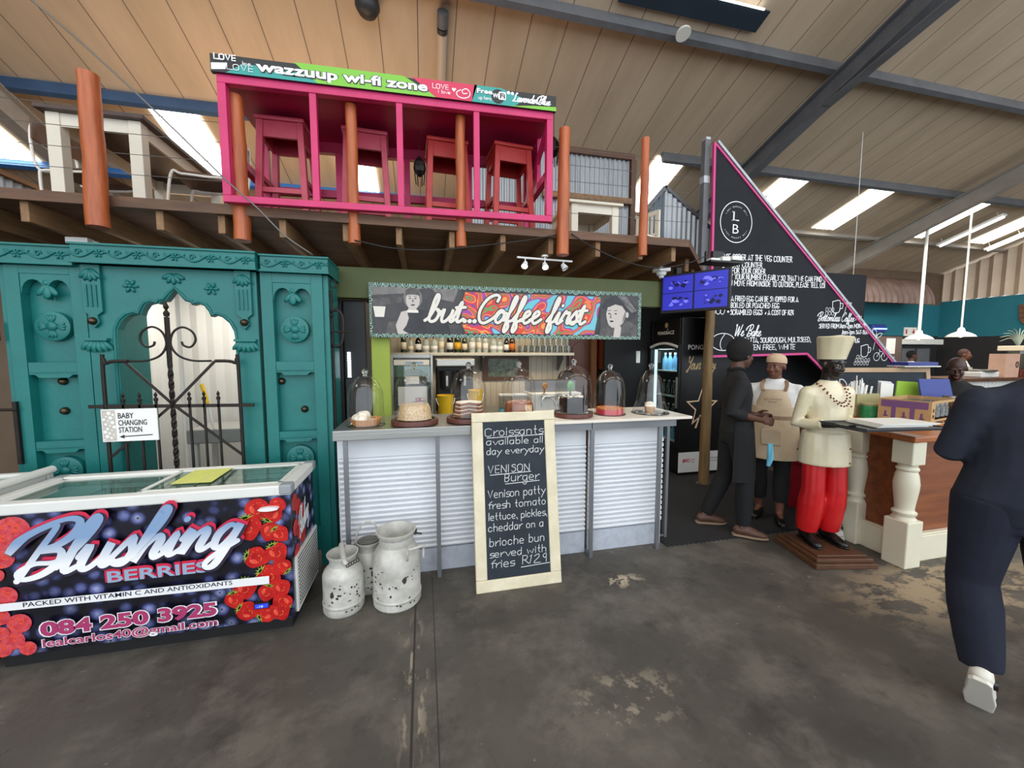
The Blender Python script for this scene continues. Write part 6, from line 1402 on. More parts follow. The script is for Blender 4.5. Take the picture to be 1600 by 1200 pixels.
for k, (a0, c0) in enumerate(((.008, .172), (wT / 2 + .008, .172), (.008, .01), (wT / 2 + .008, .01))):
    w_, h_ = wT / 2 - .016, .155; b.mi(0).flat([(a0, c0), (a0 + w_, c0), (a0 + w_, c0 + h_), (a0, c0 + h_)], Q0, uT, up3)
    for i in range(14):
        cx_ = a0 + rr.uniform(.05, w_ - .05); cz_ = c0 + rr.uniform(.04, h_ - .045); s_ = rr.uniform(.012, .045)
        b.mi(rr.choice((1, 2, 3))).flat([(cx_ + s_ * rr.uniform(.5, 1.1) * math.cos(t), cz_ + s_ * .7 * rr.uniform(.5, 1) * math.sin(t)) for t in (0, 1.2, 2.4, 3.6, 4.9)], Q0 + nT * (.0004 * (i + 1)), uT, up3)
b.keep = True; b.build('display', ['screen_blue', 'screen_dark', 'screen_light', 'screen_mid'], tv)
b = MB(); b.beam((2.47, 3.17, 2.20), (2.42, 3.33, 2.20), .05, .05); b.box(2.39, 2.44, 3.31, 3.36, 2.15, 2.424); b.build('bracket', 'black_plastic', tv)
rt = root('power_adapters', 'white plug adapters and router on the shelf above the screen', 'router', (2.75, 3.1, 2.44))
b = MB(); b.box(2.56, 2.66, 3.06, 3.12, 2.44, 2.47); b.build('adapter', 'plastic_white', rt, bevel=.006); MB().box(2.67, 2.76, 3.05, 3.12, 2.445, 2.485).build('adapter', 'plastic_white', rt, bevel=.006); MB().box(2.77, 2.88, 3.04, 3.12, 2.455, 2.495).build('adapter', 'plastic_white', rt, bevel=.006)
MB().box(2.54, 2.90, 3.04, 3.2, 2.43, 2.445).build('shelf', 'black_plastic', rt); b = MB().box(2.66, 2.78, 3.16, 3.19, 2.445, 2.56); b.build('dark_speaker', 'black_plastic', rt)
MB().box(2.60, 2.62, 3.18, 3.2, 2.445, 2.56).build('hanger', 'black_plastic', rt)
# ---- branded drinks fridge
mat('fridge_black', (20, 20, 22), .4, spec=.4); mat('gold_print', (190, 160, 110), .5); mat('rosegold_print', (216, 184, 150), .5); mat('fridge_white', (226, 226, 224), .5); mat('red_print', (196, 40, 50), .5)
emitter('fridge_light', (222, 238, 255), 2.2)
fg = root('drinks_fridge', 'tall black upright drinks fridge with a lit glass door and a gold star side', 'fridge', (3.6, 4.6, 0))
fx, fy, fw_, fl, fh = 3.20, 4.28, .80, .68, 2.06
b = MB(); b.box(fx, fx + fw_, fy, fy + .04, .05, fh); b.box(fx, fx + fw_, fy + fl - .04, fy + fl, .05, fh); b.box(fx + fw_ - .04, fx + fw_, fy + .04, fy + fl - .04, .05, fh); b.box(fx, fx + fw_ - .04, fy + .04, fy + fl - .04, fh - .34, fh); b.box(fx, fx + fw_ - .04, fy + .04, fy + fl - .04, .05, .40); b.build('cabinet', 'fridge_black', fg, bevel=.008)
MB().box(fx + .03, fx + fw_, fy + .03, fy + fl - .03, 0, .05).build('feet_plinth', 'black_plastic', fg)
b = MB(); b.box(fx + .55, fx + .56, fy + .045, fy + fl - .045, .40, fh - .345); b.build('lit_back', 'fridge_white', fg); MB().box(fx + .03, fx + .06, fy + fl - .075, fy + fl - .05, .45, fh - .40).build('light_tube', 'fridge_light', fg)
lamp('fridge_lamp', 'AREA', (fx + .12, 4.62, fh - .38), 5, (.85, .93, 1), .3, .4, aim=(fx + .3, 4.62, 0))
for z in (.42, .70, 1.02, 1.36): MB().box(fx + .05, fx + .55, fy + .045, fy + fl - .045, z, z + .015).build('inner_shelf', 'fridge_white', fg)
b = MB(); b.box(fx - .03, fx - .002, fy + .01, fy + .045, .38, fh - .33); b.box(fx - .03, fx - .002, fy + fl - .045, fy + fl - .01, .38, fh - .33); b.box(fx - .03, fx - .002, fy + .045, fy + fl - .045, .38, .42); b.box(fx - .03, fx - .002, fy + .045, fy + fl - .045, fh - .365, fh - .33); d = b.build('door', 'fridge_black', fg)
MB().box(fx - .02, fx - .015, fy + .045, fy + fl - .045, .42, fh - .365).build('door_glass', 'lid_glass', d); MB().box(fx - .05, fx - .03, fy + .02, fy + .04, .9, 1.3).build('handle', 'stainless', d)
b = MB(); pts = [(fx - .033, fy + .04 + (fl - .08) * i / 12, fh - .37 + .05 * math.sin(PI * i / 12)) for i in range(13)]; b.ring(pts, .018, n=6); b.build('white_arch', 'plastic_white', d)
b = MB().text('PONGRACZ', (fx - .002, fy + .52, fh - .20), (0, -1, 0), UZ, .06, bold=.03, fit=.36); b.stroke([(0, 0), (.018, .02)], .007, (fx - .002, fy + .31, fh - .145), (0, -1, 0), UZ, sm=1); b.build('header_lettering', 'label_white', fg)
b = MB().prism(circ(.035, 14), (fx - .001, fy + .33, fh - .08), (0, -1, 0), UZ, .002); b.build('crest', 'gold_print', fg)
b = MB().text('PONGRACZ', (fx + .09, fy - .002, 1.655), UX, UZ, .085, bold=.01, fit=.44); b.build('side_lettering', 'label_white', fg)
b = MB(); script(b, 'Your Way'.replace('r', 'r'), (fx + .07, fy - .002, 1.40), UX, UZ, .17, .012, .4, kx=.72); b.build('gold_script', 'gold_print', fg)
b = MB(); sc = (fx + .325, .905); R5 = .25
st = [(sc[0] + (R5 if i % 2 == 0 else R5 * .42) * math.sin(i * PI / 5) * 1.0, sc[1] + (R5 if i % 2 == 0 else R5 * .42) * math.cos(i * PI / 5) * 1.1) for i in range(10)]
for i in range(10):
    b.flat([st[i], st[(i + 1) % 10], ((st[(i + 1) % 10][0] * .84 + sc[0] * .16), (st[(i + 1) % 10][1] * .84 + sc[1] * .16)), ((st[i][0] * .80 + sc[0] * .20), (st[i][1] * .80 + sc[1] * .20))], (0, fy - .002, 0), UX, UZ)
b.flat([(sc[0] - .03, sc[1] - .10), (sc[0] - .012, sc[1] - .10), (sc[0] - .07, sc[1] - .27), (sc[0] - .1, sc[1] - .27)], (0, fy - .002, 0), UX, UZ); b.flat([(sc[0] + .03, sc[1] - .10), (sc[0] + .07, sc[1] - .20), (sc[0] + .11, sc[1] - .27), (sc[0] + .08, sc[1] - .27)], (0, fy - .002, 0), UX, UZ); b.build('star_emblem', 'rosegold_print', fg)
MB().box(fx, fx + fw_, fy - .004, fy - .001, .055, .32).build('white_band', 'fridge_white', fg)
b = MB().text('#NO', (fx + .06, fy - .006, .19), UX, UZ, .065, bold=.03, fit=.11); b.stroke(circ(.022, 12, (fx + .215, .205)), .007, (0, fy - .006, 0), UX, UZ, sm=1); b.build('red_lettering', 'red_print', fg)
b = MB()
for i in range(2): b.text(('NOT FOR PERSONS UNDER', 'THE AGE OF 18 YEARS')[i], (fx + .36, fy - .006, .22 - .04 * i), UX, UZ, .026, fit=.24)
b.build('small_print', 'ink_black', fg)
mat('bottle_blue', (120, 170, 214), .15)
k = 0
for z, hh, mss in ((1.376, .24, 'bottle_blue'), (1.036, .2, 'glass_black'), (.716, .2, 'glass_green'), (.436, .2, 'bottle_blue')):
    for j in range(5):
        k += 1; y = fy + .10 + j * .11
        r = root('drink_bottle', ('blue water bottle on the top shelf of the drinks fridge', 'small dark bottle on the second shelf of the drinks fridge', 'small green bottle on the third shelf of the drinks fridge', 'blue water bottle on the lowest shelf of the drinks fridge')[(k - 1) // 5], 'bottle', (fx + .14, y, z), group=('water bottles on the fridge top shelf', 'dark bottles in the fridge', 'green bottles in the fridge', 'water bottles low in the fridge')[(k - 1) // 5])
        MB().lathe([(.001, 0), (.036, 0), (.037, hh * .6), (.014, hh * .8), (.014, hh * .92), (.001, hh * .92)], (fx + .14, y, z), 12).build('body', mss, r, smooth=True, auto=50); MB().lathe([(.015, hh * .9), (.016, hh), (.001, hh)], (fx + .14, y, z), 10).build('cap', 'label_white', r)

# ================================================================== RIGHT-HAND COUNTER
mat('cream_gloss', (226, 220, 196), .4, var=.06, vs=6); mat('counter_wood', (142, 82, 46), .4, rgb2=(112, 62, 36), vs=3, stretch=(.6, 6, 6)); mat('counter_top', (186, 110, 58), .35, rgb2=(160, 90, 46), vs=4, stretch=(.8, 6, 3))
cr = root('service_counter', 'wooden service counter with cream turned columns and an orange wood top', 'counter', (4.4, 2.4, 0))
MB().prism([(3.44, 2.0), (5.7, 2.04), (5.7, 2.46), (4.95, 2.50), (4.95, 2.98), (3.62, 2.98)], (0, 0, .955), UX, UY, .045).build('worktop', 'counter_top', cr, bevel=.01)
MB().box(3.58, 5.65, 2.12, 2.14, .21, .955).build('front_panel', 'counter_wood', cr)
b = MB().prism([(2.14, .21), (2.9, .21), (2.9, .955), (2.14, .955)], (3.60, 0, 0), UY, UZ, .02); b.build('side_panel', 'counter_wood', cr)
b = MB(); b.box(3.58, 5.65, 2.07, 2.12, 0, .20); b.box(3.58, 5.65, 2.08, 2.12, .20, .215); b.box(3.55, 3.60, 2.16, 2.9, 0, .20); b.box(3.56, 3.60, 2.16, 2.9, .2, .215); b.build('skirting', 'cream_gloss', cr, bevel=.006)
def column(x, y):
    w = .078
    o = MB().box(x - w, x + w, y - w, y + w, 0, .355).build('column_plinth', 'cream_gloss', cr, bevel=.008)
    MB().box(x - w * .86, x + w * .86, y - w * .86, y + w * .86, .78, .955).build('column_block', 'cream_gloss', cr, bevel=.008)
    MB().lathe([(.072, .355), (.072, .365), (.062, .375), (.062, .39), (.072, .40), (.072, .415), (.058, .425), (.055, .44), (.062, .50), (.072, .58), (.075, .63), (.066, .70), (.056, .725), (.066, .735), (.066, .75), (.054, .76), (.06, .78)], (x, y, 0), 24).build('turned_shaft', 'cream_gloss', cr, smooth=True, auto=50)
column(3.53, 2.085); column(3.585, 2.46)
b = MB().box(3.535, 3.56, 2.53, 2.55, .1, .14); b.build('socket', 'black_plastic', cr); b = MB().box(4.34, 4.37, 2.062, 2.07, .155, .18); b.build('socket', 'black_plastic', cr)
zc = 1.001
# jar crate
mat('kraft', (196, 160, 112), .75, rgb2=(184, 148, 100), vs=20); mat('kraft_purple', (120, 82, 128), .7); mat('jar_dark', (60, 40, 30), .3); thin_glass('jar_glass', (236, 240, 238), 1.5, .03); mat('jar_lid', (150, 146, 140), .35, metal=.8)
ck = root('jar_crate', 'brown cardboard display crate with purple print holding small glass jars', 'crate', (4.3, 2.45, zc))
a0 = Vector((4.06, 2.27, zc)); uL = (Vector((4.03, 2.60, zc)) - a0); LL = uL.length; uL.normalize(); uR = (Vector((4.62, 2.40, zc)) - a0); LR = uR.length; uR.normalize(); uL = Vector((-uR.y, uR.x, 0)); uL = (uL * .98).normalized()
def obx(b, a1, a2, b1, b2, z1, z2):
    f = lambda a, c, z: a0 + uR * a + uL * c + Vector((0, 0, z)); b.add([f(a1, b1, z1), f(a2, b1, z1), f(a2, b2, z1), f(a1, b2, z1), f(a1, b1, z2), f(a2, b1, z2), f(a2, b2, z2), f(a1, b2, z2)], [(0, 3, 2, 1), (4, 5, 6, 7), (0, 1, 5, 4), (1, 2, 6, 5), (2, 3, 7, 6), (3, 0, 4, 7)])
b = MB(); obx(b, 0, LR, 0, .34, 0, .012); obx(b, 0, .008, 0, .34, .012, .205); obx(b, LR - .008, LR, 0, .34, .012, .205); obx(b, .008, LR - .008, .332, .34, .012, .205); obx(b, .008, LR - .008, 0, .008, .012, .05); obx(b, .008, .07, 0, .008, .05, .205); obx(b, LR - .09, LR - .008, 0, .008, .05, .205); obx(b, .07, LR - .09, 0, .008, .185, .205); b.build('carton', 'kraft', ck)
b = MB(); obx(b, -.0015, 0, .02, .32, .135, .195)
for c in (.10, .22): obx(b, -.0015, 0, c, c + .03, .012, .135)
for c in (.05, .16, .28): obx(b, -.0015, 0, c, c + .015, .05, .10); obx(b, -.0015, 0, c - .012, c + .022, .05, .06)
b.build('purple_print', 'kraft_purple', ck)
b = MB(); f0 = a0 + uR * (.10) - uL * .002 + Vector((0, 0, .015)); b.text('DEPARTMENT', f0, uR, UZ, .03, bold=.02, fit=.30)
for c in (.02, LR - .06): 
    for z in (.08, .13): b.flat(circ(.012, 8, (c + .015, z), ry=.016), a0 - uL * .002, uR, UZ)
b.build('brown_print', 'jar_dark', ck)
k = 0
for i in range(5):
    for j in range(3):
        p = a0 + uR * (.065 + i * .107) + uL * (.07 + j * .1) + Vector((0, 0, .0125))
        r = root('glass_jar', ('small lidded glass jar in the front row of the cardboard crate', 'small lidded glass jar in the middle row of the cardboard crate', 'small lidded glass jar in the back row of the cardboard crate')[j], 'jar', p, group=('front row jars in the crate', 'middle row jars in the crate', 'back row jars in the crate')[j])
        MB().lathe([(.001, 0), (.04, 0), (.042, .012), (.042, .12), (.032, .14), (.032, .15)], p, 16).build('jar_body', 'jar_glass', r, smooth=True, auto=50); MB().lathe([(.001, .002), (.037, .004), (.038, .07 if (i + j) % 2 else .10), (.001, .07 if (i + j) % 2 else .10)], p, 14).build('contents', 'jar_dark', r, smooth=True, auto=40); MB().lathe([(.036, .14), (.037, .165), (.001, .166)], p, 16).build('lid', 'jar_lid', r, smooth=True, auto=40)
for i, (x, y, lab) in enumerate(((4.78, 2.42, 'clear glass jar left of the pair beyond the crate'), (4.92, 2.36, 'clear glass jar standing nearest the navy customer'), (4.70, 2.51, 'clear glass jar behind the other two beyond the crate'))):
    r = root('glass_jar', lab, 'jar', (x, y, zc)); MB().lathe([(.001, 0), (.05, 0), (.054, .01), (.054, .16), (.042, .18), (.042, .20)], (x, y, zc), 18).build('jar_body', 'jar_glass', r, smooth=True, auto=50); MB().lathe([(.046, .18), (.047, .215), (.001, .216)], (x, y, zc), 18).build('lid', 'jar_lid', r, smooth=True, auto=40)
mat('tin_green', (30, 130, 76), .35, rgb2=(70, 170, 110), vs=24); mat('card_olive', (176, 168, 120), .6)
tn = root('green_tin', 'round green tin standing left of the jar crate', 'tin', (4.1, 2.74, zc)); MB().lathe([(.001, 0), (.075, 0), (.075, .13), (.001, .13)], (4.09, 2.73, zc), 24).build('tin', 'tin_green', tn, smooth=True, auto=40); MB().lathe([(.077, .118), (.077, .135), (.001, .135)], (4.09, 2.73, zc), 24).build('lid', 'card_olive', tn, smooth=True, auto=40)
mat('paper_white', (236, 234, 226), .8); mat('straw_white', (240, 240, 238), .5)
cad = root('cutlery_caddy', 'olive caddy of napkins and wrapped cutlery behind the green tin', 'caddy', (4.2, 2.9, zc)); b = MB(); b.box(4.06, 4.34, 2.83, 2.845, zc, zc + .21); b.box(4.06, 4.34, 2.955, 2.97, zc, zc + .21); b.box(4.06, 4.075, 2.845, 2.955, zc, zc + .21); b.box(4.325, 4.34, 2.845, 2.955, zc, zc + .21); b.box(4.075, 4.325, 2.845, 2.955, zc, zc + .01); b.build('box', 'card_olive', cad)
rr = random.Random(5); b = MB()
for i in range(9): x = 4.10 + i * .025; b.beam((x, 2.90, zc + .02), (x + rr.uniform(-.03, .03), 2.90 + rr.uniform(-.03, .03), zc + .28 + rr.uniform(0, .06)), .03, .008)
b.build('napkins', 'paper_white', cad); b = MB()
for i in range(5): x = 4.09 + i * .02; b.cyl((x, 2.87, zc + .02), (x - .02 + rr.uniform(-.02, .02), 2.86, zc + .33 + rr.uniform(0, .06)), .005, n=6)
b.build('straws', 'straw_white', cad)
mat('folder_green', (150, 190, 60), .5); mat('folder_blue', (44, 62, 140), .45); mat('folder_lilac', (214, 206, 222), .5)
fo = root('green_folder', 'lime green folder standing upright beside white papers behind the crate', 'folder', (4.6, 2.9, zc)); MB().prism([(0, 0), (.30, -.01), (.31, .31), (.02, .33)], (4.52, 2.82, zc + .004), (.96, -.28, 0), UZ, -.012).build('cover', 'folder_green', fo)
pw_ = root('paper_stack', 'upright stack of white papers left of the green folder', 'paper', (4.47, 2.86, zc)); 
for i in range(3): MB().prism([(0, 0), (.11, 0), (.12, .30 + .01 * i), (0, .32 + .005 * i)], (4.40 + .01 * i, 2.862 + .018 * i, zc + .002), (.96, -.28, 0), UZ, -.006).build('sheet', ('paper_white', 'folder_lilac', 'paper_white')[i], pw_)
mo = root('blue_tablet', 'blue backed tablet screen tilted in front of the seated man', 'tablet', (4.7, 2.62, zc)); b = MB().prism([(0, 0), (.30, 0), (.27, .20), (-.02, .20)], (4.62, 2.66, zc + .16), (.97, -.24, 0), (.0, .12, 1), -.015); b.build('blue_back', 'folder_blue', mo, bevel=.004); MB().beam((4.75, 2.66, zc), (4.77, 2.68, zc + .2), .1, .02).build('stand', 'black_plastic', mo)
cb_ = root('clip_papers', 'white order slips on a black clip pad beside the tablet', 'paper', (4.9, 2.45, zc)); MB().prism([(0, 0), (.2, 0), (.2, .12), (0, .12)], (4.96, 2.42, zc + .12), (.97, -.24, 0), (0, .6, .5), .01).build('pad', 'black_plastic', cb_); MB().prism([(0, 0), (.17, 0), (.17, .1), (0, .1)], (4.97, 2.415, zc + .135), (.97, -.24, 0), (0, .6, .5), .004).build('slips', 'paper_white', cb_); MB().box(5.02, 5.08, 2.42, 2.46, zc, zc + .13).build('base', 'black_plastic', cb_)
# framed chalkboard behind the counter
dc = root('daily_chalkboard', 'chalkboard with a pale wood frame standing behind the service counter', 'chalkboard', (4.9, 3.2, 0))
p0 = Vector((4.40, 3.24, .02)); uD = Vector((1.10, -.22, 0)); wD = uD.length; uD.normalize(); vD = Vector((.02, .1, 1)).normalized(); nD = uD.cross(vD)
def dbx(b, a1, a2, c1, c2, d1, d2):
    f = lambda a, c, d: p0 + uD * a + vD * c + nD * d; b.add([f(a1, c1, d1), f(a2, c1, d1), f(a2, c1, d2), f(a1, c1, d2), f(a1, c2, d1), f(a2, c2, d1), f(a2, c2, d2), f(a1, c2, d2)], [(0, 1, 2, 3), (7, 6, 5, 4), (0, 4, 5, 1), (1, 5, 6, 2), (2, 6, 7, 3), (3, 7, 4, 0)])
b = MB(); dbx(b, 0, wD, 1.38, 1.43, 0, .03); dbx(b, 0, .045, .05, 1.38, 0, .03); dbx(b, wD - .045, wD, .05, 1.38, 0, .03); dbx(b, 0, wD, 0, .05, 0, .03); b.build('frame', mat('frame_pine', (190, 160, 124), .55, var=.15, vs=6), dc)
b = MB(); dbx(b, .04, wD - .04, .045, 1.39, .008, .018); b.build('slate_panel', 'slate', dc)
b = MB(); FD = p0 + nD * .0195
for t, x, z, w_ in (('Da', .09, 1.17, .19), ('Be', .10, .98, .17), ('Tur', .16, .50, .18), ('ice', .24, .32, .14)): hand(b, t, FD + uD * x + vD * z, uD, vD, .13, .012, fit=w_)
b.build('chalk_lettering', 'chalk', dc)
tr = root('till_screen', 'black till with a blue lit edge and white slip above the chalkboard frame', 'till', (5.35, 3.03, 1.41)); 
b = MB().prism([(0, 0), (.34, 0), (.34, .035), (0, .035)], (5.2, 3.14, 1.472), (.98, -.2, 0), UZ, -.2); b.build('blue_edge', 'folder_blue', tr); MB().prism([(-.05, 0), (.36, 0), (.36, .012), (-.05, .012)], (5.2, 3.13, 1.455), (.98, -.2, 0), UZ, -.2).build('white_slip', 'paper_white', tr); MB().prism([(.1, 0), (.3, 0), (.3, 1.455), (.1, 1.455)], (5.2, 3.28, 0), (.98, -.2, 0), UZ, -.05).build('stand', 'black_plastic', tr)
# red bin bag and leaflet under the tray
mat('bin_red', (168, 28, 52), .35, rgb2=(140, 20, 40), vs=8)
bn2 = root('red_bin', 'crimson bin with a crumpled liner beside the cream column', 'bin', (3.82, 2.75, 0)); MB().lathe([(.001, 0), (.15, 0), (.19, .56), (.20, .57), (.19, .58), (.17, .56), (.001, .5)], (3.86, 3.12, .013), 20).build('bin_body', 'bin_red', bn2, smooth=True, auto=40)
b = MB(); n = 24; vs = []
for r_, z in ((.205, .50), (.215, .585), (.2, .62), (.15, .60)):
    for j in range(n): a = 2 * PI * j / n; q_ = r_ * (1 + .05 * math.sin(5 * a + z * 9)); vs.append((3.86 + q_ * math.cos(a), 3.12 + q_ * math.sin(a), .013 + z + .02 * math.sin(3 * a)))
b.add(vs, [(i * n + j, i * n + (j + 1) % n, (i + 1) * n + (j + 1) % n, (i + 1) * n + j) for i in range(3) for j in range(n)]); b.build('liner', 'bin_red', bn2, smooth=True)
le = root('date_card', 'white date card showing 14 leaning on the floor beside the cream column', 'card', (3.40, 2.47, 0))
MB().prism([(0, 0), (.10, 0), (.085, .235), (-.025, .235)], (3.395, 2.455, .002), (1, .0, 0), (.0, .18, 1), -.008).build('card', 'paper_white', le); b = MB().text('14', (3.43, 2.470, .095), UX, (0, .18, 1), .07, bold=.05, fit=.05); b.text('October', (3.415, 2.495, .185), UX, (0, .18, 1), .02, fit=.055); b.text('14', (3.43, 2.455, .04), UX, (0, .18, 1), .02, fit=.03); b.v = [p - Vector((0, .012, 0)) for p in b.v]; b.build('print', 'ink_black', le)
# ================================================================== FAR CORNER OF THE HALL
mat('pendant_white', (236, 234, 226), .35)
for x, y, z, zt_, lab in ((11.32, 6.68, 1.93, rz(6.68) - .02, 'white enamel pendant lamp hanging left over the far counter'), (12.28, 6.46, 1.99, rz(6.46) - .02, 'white enamel pendant lamp hanging right over the far counter')):
    r = root('pendant_lamp', lab, 'lamp', (x, y, z), group='white pendant lamps'); MB().lathe([(.25, 0), (.25, .012), (.22, .05), (.14, .10), (.07, .13), (.055, .2), (.02, .23), (.001, .23)], (x, y, z), 28).build('shade', 'pendant_white', r, smooth=True, auto=60); MB().cyl((x, y, z + .22), (x, y, zt_), .03 if x < 12 else .018, n=8).build('drop_rod', 'pendant_white', r)
    MB().ell((x, y, z + .05), .06, 12).build('bulb', emitter('bulb_warm', (255, 236, 200), 3.0) if 'bulb_warm' not in M else 'bulb_warm', r, smooth=True)
for x, y0, y1, lab in ((6.55, 6.45, 6.8, 'short fluorescent tube just above the sloping edge of the big sign'), (12.95, 6.25, 7.4, 'long fluorescent tube between the roof sheets at the right'), (14.7, 6.7, 7.4, 'fluorescent tube at the far right edge under the roof')):
    r = root('fluorescent_light', lab, 'lamp', (x, (y0 + y1) / 2, rz((y0 + y1) / 2) - .2)); a = Vector((x, y0, rz(y0) - .16)); c = Vector((x, y1, rz(y1) - .16)); MB().beam(a, c, .14, .05, RN).build('batten', 'plastic_white', r); MB().cyl(a - RN * .045 + SL * .03, c - RN * .045 - SL * .03, .022).build('tube', 'roof_daylight', r); MB().cyl(a + SL * .1, a + SL * .1 + RN * .14, .008).build('hanger', 'plastic_white', r); MB().cyl(c - SL * .1, c - SL * .1 + RN * .14, .008).build('hanger', 'plastic_white', r)
wr = root('drop_wire', 'thin pale wire dropping from the roof behind the big black sign', 'wire', (6.9, 5.0, 2.7)); MB().cyl((7.18, 5.2, 2.7), (7.18, 5.2, rz(5.2)), .006, n=6).build('wire', 'plastic_white', wr)
mat('bead_white', (214, 212, 206), .5, var=.05)
fc = root('far_counter', 'long white panelled counter at the far right end of the hall', 'counter', (11.8, 5.3, 0)); b = MB(); corrugated(b, (9.6, 5.10, 0), UX, UZ, 5.4, 1.08, .1, .006); b.build('panelled_front', 'bead_white', fc); MB().box(9.5, 15.1, 5.02, 5.75, 1.08, 1.14).build('worktop', 'wood_brown', fc); MB().box(9.6, 15.0, 5.13, 5.7, 0, 1.08).build('carcass', 'bead_white', fc)
bx_ = root('tall_box', 'tall pinkish cardboard box marked 0 standing on the far counter', 'box', (11.25, 5.25, 1.14)); MB().box(11.02, 11.42, 5.12, 5.35, 1.141, 1.60).build('carton', mat('kraft_pink', (212, 170, 146), .7, rgb2=(200, 158, 134), vs=8), bx_); b = MB().text('0', (11.31, 5.117, 1.33), UX, UZ, .17, bold=.02, fit=.09); b.build('number', 'ink_black', bx_)
gb = root('wooden_crate', 'reddish wooden crate at the right end of the far counter', 'crate', (11.9, 5.3, 1.14)); MB().box(11.48, 12.4, 5.12, 5.5, 1.141, 1.29).build('crate', 'cabinet_red', gb, bevel=.01)
gd = root('glass_display', 'glass display box with a yellow lid on the wooden crate', 'display case', (11.9, 5.3, 1.29)); MB().box(11.6, 12.3, 5.15, 5.45, 1.291, 1.66).build('glass_box', 'lid_glass', gd); MB().box(11.5, 12.3, 5.12, 5.48, 1.66, 1.76).build('yellow_lid', 'label_cream', gd, bevel=.01)
pm = root('kitchen_scale', 'white kitchen scale with a steel pan on the far counter', 'scale', (10.6, 5.3, 1.14)); MB().box(10.45, 10.95, 5.15, 5.4, 1.141, 1.25).build('body', 'white_enamel', pm, bevel=.02); MB().lathe([(.001, 1.25), (.2, 1.25), (.22, 1.29), (.2, 1.29), (.19, 1.262), (.001, 1.262)], (10.68, 5.28, 0), 24).build('pan', 'stainless', pm, smooth=True, auto=40)
hd_ = root('extractor_hood', 'white extractor hood above dark ovens on the far wall', 'hood', (14.2, 8.6, 1.9)); MB().box(13.35, 15.0, 8.25, 8.79, 1.87, 2.02).build('canopy', 'white_enamel', hd_, bevel=.01)
ov = root('double_oven', 'dark glass double oven under the white hood', 'oven', (14.1, 8.6, 0)); MB().box(13.45, 14.7, 8.35, 8.79, 0, 1.86).build('casing', 'dark_grey', ov, bevel=.01)
for x in (13.52, 14.12): MB().box(x, x + .5, 8.335, 8.35, 1.0, 1.75).build('door', 'steel_slate', ov)
pn_ = root('wood_panel', 'brown timber panel with pinned white notices left of the far kitchen', 'panel', (12.0, 7.6, 0)); MB().box(10.9, 12.3, 7.6, 7.66, 0, 2.05).build('panel', 'timber_grey', pn_); MB().box(11.75, 12.05, 7.585, 7.6, 1.60, 2.0).build('notice', 'paper_white', pn_); MB().box(11.8, 12.05, 7.585, 7.6, 1.25, 1.52).build('notice', 'folder_lilac', pn_)
ex = root('exit_sign', 'small white safety sign with red running figure and arrow on the teal wall', 'sign', (15.69, 8.2, 2.3))
MB().box(14.25, 14.75, 8.765, 8.79, 2.14, 2.40).build('plate', 'paper_white', ex); b = MB().flat([(14.30, 2.20), (14.36, 2.20), (14.36, 2.34), (14.30, 2.34)], (0, 8.762, 0), UX, UZ); b.flat([(14.55, 2.28), (14.62, 2.20), (14.69, 2.28), (14.64, 2.28), (14.64, 2.35), (14.60, 2.35), (14.60, 2.28)], (0, 8.762, 0), UX, UZ); b.build('symbols', 'red_print', ex)
il = root('insect_killer', 'blue glowing insect killer lamp on the teal wall above the sign edge', 'lamp', (12.8, 8.7, 2.3)); MB().box(12.75, 13.3, 8.6, 8.79, 2.22, 2.46).build('casing', 'folder_blue', il, bevel=.05); MB().box(12.78, 13.27, 8.585, 8.6, 2.31, 2.345).build('tube', emitter('uv_tube', (150, 190, 255), 3.0), il)
pq = root('carved_plaque', 'carved brown shield shaped plaque on the teal wall at right', 'plaque', (15.7, 6.6, 2.6)); b = MB(); b.prism([(-.2, .3), (.2, .3), (.16, -.1), (.1, -.22), (-.1, -.22), (-.16, -.1)], (15.71, 6.95, 2.62), (0, -1, 0), UZ, .05); b.build('shield', 'timber_brown', pq, bevel=.01)
for i in range(3): MB().prism([(-.17, .2 - i * .13), (.17 - .02 * i, .2 - i * .13), (.17 - .02 * i, .215 - i * .13), (-.17, .215 - i * .13)], (15.66, 6.95, 2.62), (0, -1, 0), UZ, .01).build('carved_rib', 'wood_brown', pq)
aw = MB(); vs = []; n = 12
for i in range(73):
    x = 11.6 + 2.6 * i / 72; o_ = .03 * math.sin(i * PI / 3)
    for j in range(n + 1): a = (PI / 2) * j / n; vs.append((x, 8.79 - (.72 + o_) * math.sin(a), 3.0 + (.80 + o_) * math.cos(a)))
aw.add(vs, [(i * (n + 1) + j, (i + 1) * (n + 1) + j, (i + 1) * (n + 1) + j + 1, i * (n + 1) + j + 1) for i in range(72) for j in range(n)])
a_ = aw.build('corrugated_awning', mat('rust_sheet', (120, 98, 88), .55, rgb2=(96, 74, 66), vs=3), smooth=True); tag(a_, 'curved rusty corrugated awning on the teal wall beside the sign', 'awning')
sp_ = root('dry_plant', 'sparse spiky plant leaves showing at the right edge above the crate', 'plant', (12.2, 5.7, 1.14)); b = MB()
for i in range(9): a = .5 + i * .35; b.ring(smooth_path([(12.5, 5.65, 1.75), (12.5 + .25 * math.cos(a), 5.65, 1.95 + .12 * math.sin(a)), (12.5 + .6 * math.cos(a), 5.65, 1.9 + .25 * math.sin(a))], 3), [.012, .012, .012, .010, .008, .006, .003], n=4)
b.build('leaves', mat('leaf_dry', (150, 160, 140), .6), sp_); MB().lathe([(.001, 1.141), (.1, 1.141), (.13, 1.7), (.1, 1.76), (.001, 1.7)], (12.5, 5.65, 0), 16).build('pot', 'timber_grey', sp_, smooth=True, auto=40)

